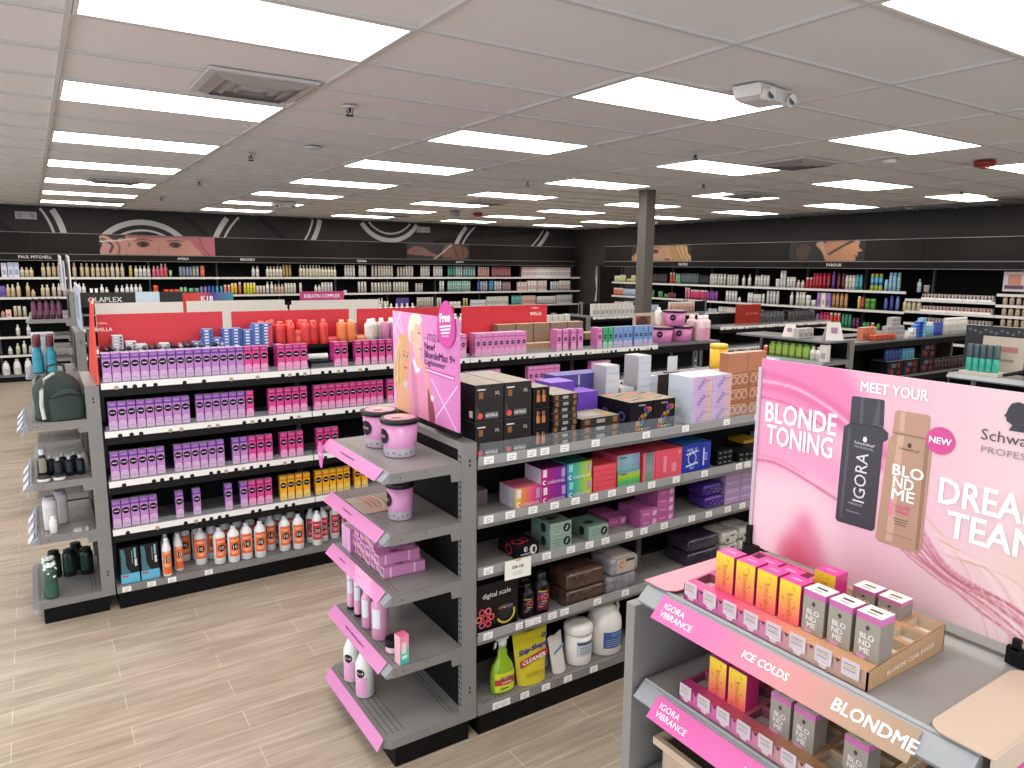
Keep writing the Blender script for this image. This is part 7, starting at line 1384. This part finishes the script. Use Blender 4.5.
# nail polish: white rack strips with dark polish caps
pol = Kind('nail_polish_rack', 'rack', MB().box(-0.09, 0, 0, 0.09, 0.05, 0.085, M('#d4cfc8', 0.5)), [])
def polrack(cols):
    m = MB(); m.box(-0.095, 0, 0, 0.095, 0.10, 0.03, WHITE); m.box(-0.095, 0.03, 0.03, 0.095, 0.10, 0.085, M('#c9c2ba', 0.5)); parts = []
    for k in range(4): p = MB(); p.lathe([(0.012, 0.03), (0.012, 0.055), (0.006, 0.058), (0.006, 0.085)], M(cols[k % len(cols)], 0.3), 7, -0.07+k*0.047, 0.016); parts.append(('polish_bottle', p, []))
    return Kind('nail_polish_rack', 'nail polish rack', m, parts)
pk1 = polrack(['#2a2426', '#8a2c38', '#2a2426', '#5a4a50']); pk2 = polrack(['#8a2c38', '#b05060', '#3a2a2e', '#a83848'])
for i, z in enumerate([1.63, 1.45, 1.27]):
    for k in range(5):
        (pk2 if i == 1 else pk1).put((11.32, 5.80-0.20*k, z), 'white nail polish rack, %s from the north on the %s narrow shelf' % (ordw(k+1), ordw(i+1)), -math.pi/2, 'nail polish racks')
K_, w_ = simple('b', 'c8b49c', 0.13); n = 0
for i, z in enumerate([1.75, 1.60, 1.45, 1.30]):
    for k in range(8):
        if i == 0 and k < 5: continue
        K_.put((11.35, 4.75-0.085*k, z), 'small beige bottle, %s from the north on the %s shelf of the last bay' % (ordw(k+1), ordw(i+1)), -math.pi/2, 'beige bottles in the last bay')
# doorway in the corner of the east wall
m = MB(); DK = M('#171514', 0.8); m.box(XE-0.03, 13.65, 0, XE-0.004, 14.45, 2.12, DK); m.box(XE-0.05, 13.60, 0, XE, 13.65, 2.16, M('#3a3634', 0.6)); m.box(XE-0.05, 14.45, 0, XE, 14.50, 2.16, M('#3a3634', 0.6)); m.box(XE-0.05, 13.60, 2.12, XE, 14.50, 2.16, M('#3a3634', 0.6)); struct('door_1', m)
m = MB(); m.tube([(12.175, 14.62, 1.2), (12.165, 14.57, 1.5), (12.175, 14.61, 1.8), (12.17, 14.60, 2.1)], [0.03, 0.02, 0.035, 0.02], M('#b9b6b0', 0.7), 8); tag(obj('hanging_drape', m), 'twisted pale drape hanging beside the dark doorway', 'drape')
# exit lights on the wall
for x, z, l in ((0.015, 2.865, 'white emergency exit sign high on the north wall near the west'), (7.72, 2.885, 'white emergency exit sign high on the north wall near its middle')):
    e = empty('exit_sign', (x, YWN, z)); tag(e, l, 'exit sign'); m = MB(); m.box(-0.16, -0.06, -0.065, 0.16, -0.002, 0.065, M('#b4b2ae', 0.5)); obj('housing', m, e)
    m = MB(); 
    for sx in (-0.09, 0.09): m.disc((sx, -0.062, 0.0), *SOUTH, 0.04, 0.04, M('#8f9a9a', 0.3), 14)
    obj('lamp_head', m, e)
# pillar
m = MB(); PLM = M('#5b5650', 0.5); m.box(6.57, 6.94, 0, 6.72, 7.09, ZC+0.01, PLM); o = struct('pillar', m)

# ------------------------------------------------------------------ further rows
def row(x0, x1, y0, lab_, zt=1.35, **k): return gondola('shelving_gondola', lab_, x0, x1, y0, y0+0.68, [zt, 1.05, 0.75, 0.45], deck=0.14, top=1.48, style='black', uph=1.5, **k)
row(0.36, 5.4, 6.92, 'black-lipped shelving run just north of the dye carton run')
row(0.42, 4.6, 9.12, 'black-lipped shelving run under the K18 sign')
row(0.5, 4.6, 11.3, 'northernmost black-lipped shelving run')
endcap('grey endcap holding teal bottles, west of the run behind the dye cartons', -0.07, 0.27, 6.94, 7.60, [1.17, 0.80, 0.45], top=1.50, perf=False, xk=-0.07)
endcap('grey endcap holding dark purple bottles, further back', -0.05, 0.33, 9.14, 9.80, [1.465, 1.15, 0.80, 0.45], top=1.75, perf=False, xk=-0.05)
endcap('grey endcap nearest the north wall', -0.03, 0.41, 11.32, 11.98, [1.4, 1.1, 0.8, 0.45], top=1.7, perf=False, xk=-0.03)
TE = bottle('spray_bottle', 'spray bottle', 0.036, 0.31, '#22809a', '#5c1420', capr=0.026, sh=0.62, caph=0.30, label='#2f93ac', laba=1.0, labz=(0.05, 0.35))
for i, (x, y) in enumerate([(-0.01, 7.0), (0.085, 7.0), (0.0, 7.12), (0.09, 7.12)]): TE.put((x, y, 1.17), 'teal bottle with red and black sprayer, %s of four on the endcap behind' % ordw(i+1))
m = MB(); m.box(0, 0, 0, 0.16, 0.004, 0.32, M('#d8dde2', 0.4)); m.quad((0.08, -0.001, 0.29), *SOUTH, 0.12, 0.02, M('#9aa6b0')); tag(obj('price_board', m, None, (-0.04, 7.2, 1.171)), 'white board behind the teal sprayer bottles', 'sign')
DPB = bottle('hair_colour_bottle', 'bottle', 0.026, 0.215, '#4b2038', '#1c1218', capr=0.018, sh=0.82, caph=0.14, label='#6a3450', laba=1.0)
n = 0
for i in range(5):
    for q in range(2): n += 1; DPB.put((0.0+i*0.057, 9.20+q*0.07, 1.466), 'dark plum bottle, %s from the west on the far endcap, %s row' % (ordw(i+1), ['front', 'back'][q]), 0, 'dark plum bottles')
for i, (x, y, c_) in enumerate([(0.30, 9.0, '#c9ccd2'), (0.345, 6.9, '#b9c4d4'), (0.40, 11.2, '#c4c2c6'), (0.37, 8.9, '#d6d0c8')]):
    m = MB(); m.prism([(0, 0, 0), (0, 0.6, 0), (0, 0.6, 0.38), (0, 0.0, 0.36)][::-1], (0.012, 0, 0), M(c_, 0.4)); m.quad((-0.001, 0.3, 0.18), (0, -1, 0), (0, 0, 1), 0.4, 0.2, M('#8d9ab4', 0.5)); o = obj('end_sign', m, None, (x-0.03, y+0.08, (1.765, 1.51, 1.705, 1.765)[i])); tag(o, ['grey', 'pale blue', 'pale grey', 'cream'][i]+' sign panel seen edge-on on a further endcap', 'sign')
# header boards over the rows behind
CR = M('#dcd8cf', 0.5)
header(0.44, 1.14, 7.205, 1.47, 1.72, CR, 'cream header board behind the first red header'); header(1.17, 2.06, 7.205, 1.47, 1.725, CR, 'cream header board behind the second red header'); header(2.13, 3.04, 7.205, 1.47, 1.712, CR, 'cream header board left of the pink poster')
k18 = grad('k18_board', [(0, '#c83c34'), (0.35, '#d04a4c'), (0.6, '#5a3f90'), (1, '#2f8fa8')], 'X', -0.28, 0.28, 0.4)
header(1.49, 2.065, 9.405, 1.47, 1.718, k18, 'red to blue board reading K18', 'K18', 1.76, 0.06, W1); bpy.data.objects
header(2.89, 3.48, 9.405, 1.47, 1.718, M('#b43a78', 0.45), 'magenta board reading KERATIN COMPLEX', None)
o = [q for q in bpy.data.objects if q.get('label') == 'magenta board reading KERATIN COMPLEX'][0]; t = MB(); t.text('KERATIN COMPLEX', (0, -0.0015, 0.19), *SOUTH, W1, w=0.48, h=0.045, bold=0.01); obj('lettering', t, o)
o = [q for q in bpy.data.objects if q.get('label') == 'red to blue board reading K18'][0]
for ch in o.children:
    if ch.name.startswith('lettering'): ch.location = (0, 0, 0.055)
header(0.99, 1.24, 9.405, 1.47, 1.735, M('#c3d4e2', 0.4), 'pale blue board near the K18 board'); header(4.24, 4.43, 9.405, 1.47, 1.615, M('#4a3a80', 0.5), 'small violet board east of the magenta board')
m = MB(); m.box(0, 0, 0, 1.55, 0.01, 0.20, M('#2b2a2a', 0.5)); m.text('OLAPLEX', (0.34, -0.001, 0.10), *SOUTH, M('#d9d6d2'), h=0.07, bold=0.02); m.text('M.M', (0.95, -0.001, 0.12), *SOUTH, M('#b9b6b2'), h=0.05); o = obj('brand_board', m, None, (0.50, 11.585, 1.455)); tag(o, 'long black brand board on the northernmost run', 'sign')
# goods on top of the rows behind, east part
def rowof(kind, col, h, xs, y, z, label, rz=0.0):
    K_, w_ = simple(kind, col, h)
    for i, x in enumerate(xs): K_.put((x, y, z), '%s, %s from the west' % (label, ordw(i+1)), rz, label)
rowof('x', 'd9d6d0', 0.15, arr(5.0, 5, 0.09), 6.98, 1.35, 'white box with dark print on the run behind the tan boxes')
TBW = tub('powder_tub', 0.06, 0.11, '#ded8ce', lid='#e8e4dc', silver=False)
for i, x in enumerate([5.16, 5.32]): TBW.put((x-0.05, 7.08, 1.35), 'white tub with black dot, %s of two behind the tan boxes' % ('western' if i == 0 else 'eastern'))
rowof('s', 'c83c30', 0.17, arr(4.55, 7, 0.062), 6.99, 1.351, 'red can on the run behind the eastern red header')
rowof('b', 'e0dcd4', 0.20, arr(3.4, 9, 0.075), 7.0, 1.351, 'white bottle on the run behind the red headers')
rowof('x', '3a4aa0', 0.12, arr(4.0, 3, 0.09), 6.99, 1.351, 'blue box on the run behind the red headers')
rowof('b', 'e2dfd8', 0.20, arr(3.5, 12, 0.08), 9.18, 1.351, 'white bottle on the run under the K18 sign')
rowof('s', 'd8553a', 0.20, arr(2.15, 6, 0.07), 9.18, 1.351, 'orange can beside the K18 board')
rowof('s', 'd8d4cc', 0.21, arr(2.56, 4, 0.075), 9.18, 1.351, 'pale can between the K18 and magenta boards')
# far counters
row(7.45, 10.4, 9.0, 'black shelving run beyond the pillar', zt=1.28)
endcap('grey endcap in front of the run beyond the pillar', 6.95, 7.36, 9.02, 9.66, [1.0, 0.7], top=1.30, perf=False, xk=6.95)
m = MB(); m.box(-0.14, 0, 0, 0.14, 0.02, 0.20, M('#101012', 0.3)); m.box(-0.03, 0.0, -0.04, 0.03, 0.03, 0.0, BLACK); m.box(-0.07, -0.03, -0.05, 0.07, 0.06, -0.04, BLACK); o = obj('monitor', m, None, (7.10, 9.04, 1.051)); tag(o, 'small black screen on the grey endcap beyond the dye run', 'monitor')
rowof('x', 'dcdad4', 0.20, arr(7.5, 10, 0.088), 9.06, 1.281, 'white box on the run beyond the pillar, front row'); rowof('x', 'b8c4d4', 0.15, arr(8.4, 8, 0.088), 9.2, 1.281, 'pale blue box on the run beyond the pillar')
rowof('j', 'd8c02c', 0.10, [7.0, 7.09], 9.10, 1.351-0.35, 'yellow jar at the grey endcap') if False else None
rowof('s', 'dab0a0', 0.20, arr(9.2, 10, 0.065), 9.06, 1.281, 'rosy can on the run beyond the pillar')
m = MB(); m.box(0, 0, 0, 0.62, 0.01, 0.24, M('#c9b8a8', 0.5)); m.quad((0.13, -0.001, 0.11), *SOUTH, 0.2, 0.2, M('#8a5c48', 0.5)); m.disc((0.12, -0.002, 0.12), *SOUTH, 0.08, 0.09, M('#5a3428', 0.6), 16); m.quad((0.42, -0.001, 0.12), *SOUTH, 0.28, 0.2, M('#b49a80', 0.5)); tag(obj('display_board', m, None, (4.90, 5.30, 1.386)), 'tan board with a curly haired portrait behind the pink tubs', 'sign')
# bank of runs on the east side
row(7.30, 9.65, 6.28, 'black shelving run beyond the pillar base, topped with wire racks', zt=1.33)
GDc = gondola('shelving_gondola', 'black shelving run with red-ringed boxes near the east wall', 6.90, 9.50, 4.20, 4.88, [1.335, 0.93, 0.45], deck=0.14, top=1.36, style='black', uph=1.36, lip_x1=6.9)
endcap('grey endcap with green bottles facing the dye run', 6.40, 6.83, 4.20, 5.30, [1.17, 0.85, 0.5], top=1.37, perf=False, xk=6.40)
m = MB(); m.box(6.42, 4.20, 1.352, 6.80, 5.30, 1.37, GREY_D); tag(obj('top_board', m), 'grey flat shelf over the green bottles', 'shelf')
GB_ = bottle('gel_bottle', 'bottle', 0.04, 0.15, '#6f9432', '#557a24', capr=0.03, sh=0.9, caph=0.12, label='#8fae50', laba=0.9)
for i, y in enumerate([4.83, 4.75, 4.67, 4.59, 4.51, 4.43]):
    for q in range(2): GB_.put((6.45+q*0.09, y, 1.17), 'round green gel bottle, %s from the north, %s row' % (ordw(i+1), ['front', 'back'][q]), -math.pi/2, 'green gel bottles')
rowof('s', 'd8582c', 0.10, [6.45], 4.92, 1.171, 'orange can beside the green gel bottles')
K_, w_ = simple('b', 'e4e0d8', 0.14)
for i, y in enumerate([4.36, 4.30]): K_.put((6.45, y, 1.171), 'white rounded bottle, %s of two beside the green gel bottles' % ['further', 'nearer'][i])
K_, w_ = simple('x', 'e0dcd4', 0.165)
K_.put((6.46, 4.24, 1.171), 'white tall box at the near end of the green gel bottles', -math.pi/2)
# on top of that run
def tent(x, y, z, w, h, label, rz=0):
    m = MB(); m.prism([(-w/2, -0.05, 0), (w/2, -0.05, 0), (w/2*0.7, 0.0, h), (-w/2*0.7, 0.0, h)], (0, 0.004, 0), M('#dcd6d0', 0.5)); m.prism([(-w/2, 0.05, 0), (-w/2*0.7, 0.0, h), (w/2*0.7, 0.0, h), (w/2, 0.05, 0)], (0, -0.004, 0), M('#dcd6d0', 0.5)); m.quad((0, -0.03, h*0.55), (1, 0, 0), (0, 0.3, 1), w*0.35, h*0.3, M('#9a7a94')); o = obj('tent_card', m, None, (x, y, z), rz); tag(o, label, 'card')
tent(6.60, 4.75, 1.3712, 0.14, 0.13, 'white tent card at the north of the grey flat shelf', -1.2); tent(6.66, 4.30, 1.3712, 0.18, 0.18, 'white tent card at the near corner of the grey flat shelf', -0.6)
rowof('x', 'b9b4b2', 0.10, arr(6.5, 3, 0.085), 4.58, 1.3712, 'grey white box between the tent cards')
rowof('j', 'c8583a', 0.06, arr(7.32, 5, 0.09), 4.27, 1.336, 'orange jar on the red-ringed box run'); rowof('x', 'c87858', 0.13, arr(7.30, 3, 0.09), 4.38, 1.336, 'orange and clear box behind the orange jars')
SGK = simple('x', 'a9a8a8', 0.045)[0]; n = 0
for c_ in range(4):
    for r in range(5 if c_ in (1, 2) else 3): SGK.put((7.62+c_*0.085, 4.30, 1.336+0.0458*r), 'flat grey box, %s up in the %s stack of grey boxes' % (ordw(r+1), ordw(c_+1)), 0, 'flat grey boxes')
for c_ in range(6):
    for r in range(c_+1): simple('x', ['e8e6e2', 'e4e4e6', 'dce4f0', '3a78d0', '2a50b8', '78b4d8'][min(5, c_)], 0.034)[0].put((7.96+c_*0.062, 4.27, 1.336+0.0345*r), 'flat white to blue box, %s up in the %s step of the staircase' % (ordw(r+1), ordw(c_+1)), 0, 'staircase of flat boxes')
rowof('s', '7ab0cc', 0.12, arr(8.36, 3, 0.06), 4.27, 1.336, 'light blue can beside the blue staircase'); rowof('s', '3a4ca8', 0.15, arr(8.56, 3, 0.062), 4.27, 1.336, 'deep blue can on the red-ringed box run'); rowof('s', 'dcd8cc', 0.19, arr(8.80, 8, 0.062), 4.27, 1.336, 'cream can on the red-ringed box run')
def ringbox(m, w, d, h):
    for (x, z, r_, c_) in ((0.3, 0.3, 0.16, '#c8402c'), (0.72, 0.7, 0.14, '#c8402c'), (0.14, 0.42, 0.12, '#4a4a8c'), (0.75, 0.25, 0.13, '#b83828')): m.ring((w*x, -0.0008, h*z), *SOUTH, h*r_*0.6, h*r_, M(c_), 12)
    m.quad((w*0.4, -0.0008, h*0.7), *SOUTH, w*0.3, h*0.25, M('#5a5a66'))
RGB = boxkind('dryer_box', 'box', 0.31, 0.2, 0.165, '#1c1b20', '#18171b', '#8d8780', ringbox)
RGB.put((7.58, 4.23, 0.931), 'black box printed with red rings, single low one'); RGB.put((7.90, 4.23, 0.931), 'black box printed with red rings, beside the tall stack')
for r in range(2): RGB.put((8.24, 4.23, 0.931+0.166*r), 'black box printed with red rings, %s of the tall stack' % ['lower', 'upper'][r])
rowof('s', '2a4a90', 0.13, arr(7.62, 5, 0.062), 4.28, 1.0965, 'dark blue can above the red-ringed boxes'); rowof('s', '5aa4c8', 0.12, arr(7.95, 4, 0.062), 4.28, 1.0965, 'sky blue can above the red-ringed boxes')
rowof('s', '3a2a2c', 0.14, arr(8.62, 10, 0.075), 4.26, 0.931, 'dark can on the second shelf of the red-ringed run')
# wire racks on the run beyond the pillar
def rack(x, y, z, label):
    e = empty('wire_rack', (x, y, z)); tag(e, label, 'rack'); m = MB(); Kk = M('#2a2a2c', 0.4)
    for sy in (0, 0.2):
        for zz in (0.02, 0.09, 0.16): m.tube([(0, sy, zz), (0.62, sy, zz)], 0.004, Kk, 5)
        for k in range(9): m.tube([(0.62*k/8, sy, 0), (0.62*k/8, sy, 0.17)], 0.003, Kk, 5)
    obj('wire_frame', m, e)
for i, x in enumerate([8.15, 8.85]): rack(x, 6.32, 1.331, 'black wire rack of grey cans, %s of two beyond the pillar' % ['western', 'eastern'][i])
rowof('s', '6a6a70', 0.15, arr(8.19, 9, 0.067), 6.42, 1.331, 'grey can in the western wire rack'); rowof('s', '5a5254', 0.14, arr(8.89, 9, 0.067), 6.42, 1.331, 'grey can in the eastern wire rack')
m = MB(); m.box(0, 0, 0, 0.36, 0.12, 0.27, M('#9c2a20', 0.4)); m.text('CHI', (0.18, -0.001, 0.15), *SOUTH, M('#d98a80'), w=0.22, h=0.03); tag(obj('red_display_box', m, None, (7.76, 6.32, 1.331)), 'dark red display box at the west of the wire racks', 'box')
# tool display, right
endcap('grey endcap displaying teal hair tools, beyond the tall pink sign', 5.70, 6.08, 1.95, 2.72, [1.315, 1.0, 0.7], top=1.33, perf=False, xk=5.70)
gondola('shelving_gondola', 'black shelving run behind the teal tool endcap', 6.20, 9.2, 2.0, 2.68, [1.25, 0.9, 0.5], deck=0.14, top=1.27, style='black', lip_x1=6.2, uph=1.27)
TT = bottle('hair_dryer_brush', 'hair tool', 0.022, 0.20, '#3fae9c', '#4a5a60', capr=0.022, sh=0.9, caph=0.5)
for i, y in enumerate([2.62, 2.575, 2.53, 2.485, 2.44]): TT.put((5.80, y, 1.337), 'teal and grey round styling brush, %s from the north' % ordw(i+1), 0, 'teal styling brushes')
m = MB(); m.box(5.74, 2.40, 1.316, 5.90, 2.66, 1.336, M('#cfc8bc', 0.5)); tag(obj('cream_plinth', m), 'cream plinth under the teal styling brushes', 'stand')
m = MB(); m.box(5.93, 2.32, 1.316, 5.945, 2.60, 1.59, M('#c4b8a8', 0.5)); m.quad((5.929, 2.46, 1.50), *WST, 0.2, 0.04, M('#b87a78')); m.quad((5.929, 2.46, 1.42), *WST, 0.16, 0.02, M('#9a8a80')); tag(obj('display_card', m), 'beige backing card behind the teal styling brushes', 'card')
m = MB()
for k in range(5): m.tube([(5.78+0.01*k, 2.38-0.03*k, 1.33+0.008*k), (5.82, 2.30-0.02*k, 1.35+0.012*k), (5.86, 2.22, 1.335)], 0.012, M('#19191b', 0.5), 7)
tag(obj('tool_lead', m), 'tangle of black tool leads beside the beige card', 'cable')
m = MB(); m.box(5.98, 2.2, 1.34, 6.0, 2.75, 1.66, M('#23262c', 0.5))
for k in range(14): m.disc((5.979, 2.24+0.037*k, 1.62+0.012*math.sin(k*2.1)), *WST, 0.012, 0.010, M('#5a6068', 0.4), 8)
tag(obj('display_card', m), 'dark patterned header card behind the beige card', 'card')
PTL = M('#8d8d90', 0.4)
# ------------------------------------------------------------------ ceiling fittings
def vent(x, y, l, s_=0.56):
    e = empty('ceiling_vent', (x, y, ZC)); tag(e, l, 'ceiling vent'); VM = M('#c4bfba', 0.5); m = MB(); m.box(-s_/2, -s_/2, -0.012, s_/2, s_/2, 0.004, VM); obj('frame', m, e)
    for k in range(3):
        r_ = s_/2*(0.86-0.26*k); m = MB()
        for sgn in (-1, 1):
            m.add([(-r_, sgn*r_, -0.013), (r_, sgn*r_, -0.013), (r_*0.82, sgn*r_*0.82, -0.035), (-r_*0.82, sgn*r_*0.82, -0.035)], [(0, 1, 2, 3)], M('#a39c96', 0.5)); m.add([(sgn*r_, -r_, -0.013), (sgn*r_, r_, -0.013), (sgn*r_*0.82, r_*0.82, -0.035), (sgn*r_*0.82, -r_*0.82, -0.035)], [(0, 1, 2, 3)], M('#8d8680', 0.5))
        obj('louvre', m, e)
    return e
for x, y, l in ((1.10, 4.28, 'square ceiling vent beside the second light panel'), (5.97, 4.35, 'square ceiling vent in the middle of the room'), (0.92, 9.99, 'far ceiling vent near the north wall'), (10.76, 4.54, 'ceiling vent near the east wall'), (5.90, 9.72, 'far ceiling vent over the middle runs'), (8.03, 6.58, 'ceiling vent over the pillar side'), (1.1, 13.3, 'ceiling vent close to the north wall'), (6.0, 13.2, 'ceiling vent close to the exit sign')): vent(x, y, l)
def sprinkler(x, y, l):
    e = empty('sprinkler', (x, y, ZC)); tag(e, l, 'sprinkler'); B_ = M('#4a4744', 0.35, 0.8); m = MB(); m.lathe([(0.045, -0.001), (0.045, -0.008), (0.012, -0.012)], M('#c9c5c0', 0.5), 16); obj('escutcheon', m, e)
    m = MB(); m.lathe([(0.008, -0.01), (0.008, -0.04)], B_, 8); m.tube([(-0.02, 0, -0.02), (-0.015, 0, -0.05), (0, 0, -0.055), (0.015, 0, -0.05), (0.02, 0, -0.02)], 0.004, B_, 5); obj('head', m, e); m = MB(); m.lathe([(0.001, -0.058), (0.026, -0.060), (0.026, -0.056)], B_, 12); obj('deflector', m, e)
for i, (x, y) in enumerate([(1.72, 4.46), (1.72, 6.87), (4.83, 7.06), (6.53, 5.975), (9.50, 4.59), (1.75, 9.4), (4.8, 4.5), (1.7, 12.0)]): sprinkler(x, y, 'small dark sprinkler head in a ceiling tile, %s of eight from the west' % ordw(sorted([1.72, 1.721, 4.83, 6.53, 9.5, 1.75, 4.8, 1.7]).index(sorted([1.72, 1.721, 4.83, 6.53, 9.5, 1.75, 4.8, 1.7])[i])+1))
def disc_(x, y, r, h, col, l, name='smoke_detector', cat='smoke detector'):
    m = MB(); m.lathe([(r, -0.001), (r, -h*0.6), (r*0.75, -h)], M(col, 0.5), 20); o = obj(name, m, None, (x, y, ZC)); tag(o, l, cat)
disc_(2.046, 6.153, 0.07, 0.02, '#c4c1bd', 'flat pale speaker disc in the ceiling tiles west'); disc_(6.393, 3.717, 0.06, 0.04, '#d4d1cc', 'white smoke detector between the two large light panels'); disc_(6.42, 11.67, 0.09, 0.09, '#8d9096', 'grey camera dome hanging near the far lights', 'camera_dome', 'camera'); disc_(10.9, 11.3, 0.10, 0.08, '#cfc8ac', 'cream round detector near the north east corner'); disc_(11.5, 6.3, 0.06, 0.03, '#c9c2b4', 'small pale disc near the east wall ceiling')
def strobe(x, y, l):
    e = empty('fire_strobe', (x, y, ZC)); tag(e, l, 'fire alarm'); m = MB(); m.lathe([(0.085, -0.001), (0.09, -0.02), (0.08, -0.045), (0.06, -0.05)], M('#8c1f1c', 0.4), 22); obj('housing', m, e); m = MB(); m.box(-0.04, -0.025, -0.064, 0.04, 0.025, -0.048, M('#b04a44', 0.25)); obj('strobe_lens', m, e)
strobe(7.16, 3.29, 'red round fire strobe on the ceiling at the east side'); strobe(6.99, 11.83, 'red round fire strobe on the far ceiling')
def emunit(x, y, l, s_=1.0, rz=0.0):
    e = empty('emergency_light', (x, y, ZC), rz); e.scale = (s_, s_, s_); tag(e, l, 'emergency light'); W_ = M('#d4cfc8', 0.5)
    m = MB(); m.prism([(-0.16, -0.07, -0.002), (-0.15, -0.075, -0.06), (-0.10, -0.08, -0.075), (0.10, -0.08, -0.075), (0.15, -0.075, -0.06), (0.16, -0.07, -0.002)], (0, 0.16, 0), W_); obj('housing', m, e)
    for sx in (-0.11, 0.11):
        m = MB(); m.tube([(sx, -0.07, -0.05), (sx-0.01, -0.115, -0.062)], 0.034, W_, 14); m.disc((sx-0.0103, -0.1165, -0.062), (1, 0, 0), (0, 0.2, 1), 0.026, 0.026, M('#5a646c', 0.2, 0.5), 14); obj('lamp_head', m, e)
emunit(3.40, 2.72, 'white twin-head emergency light beside the big light panel', 1.0, 0.15); emunit(3.42, 11.78, 'white twin-head emergency light near the north wall', 1.1)
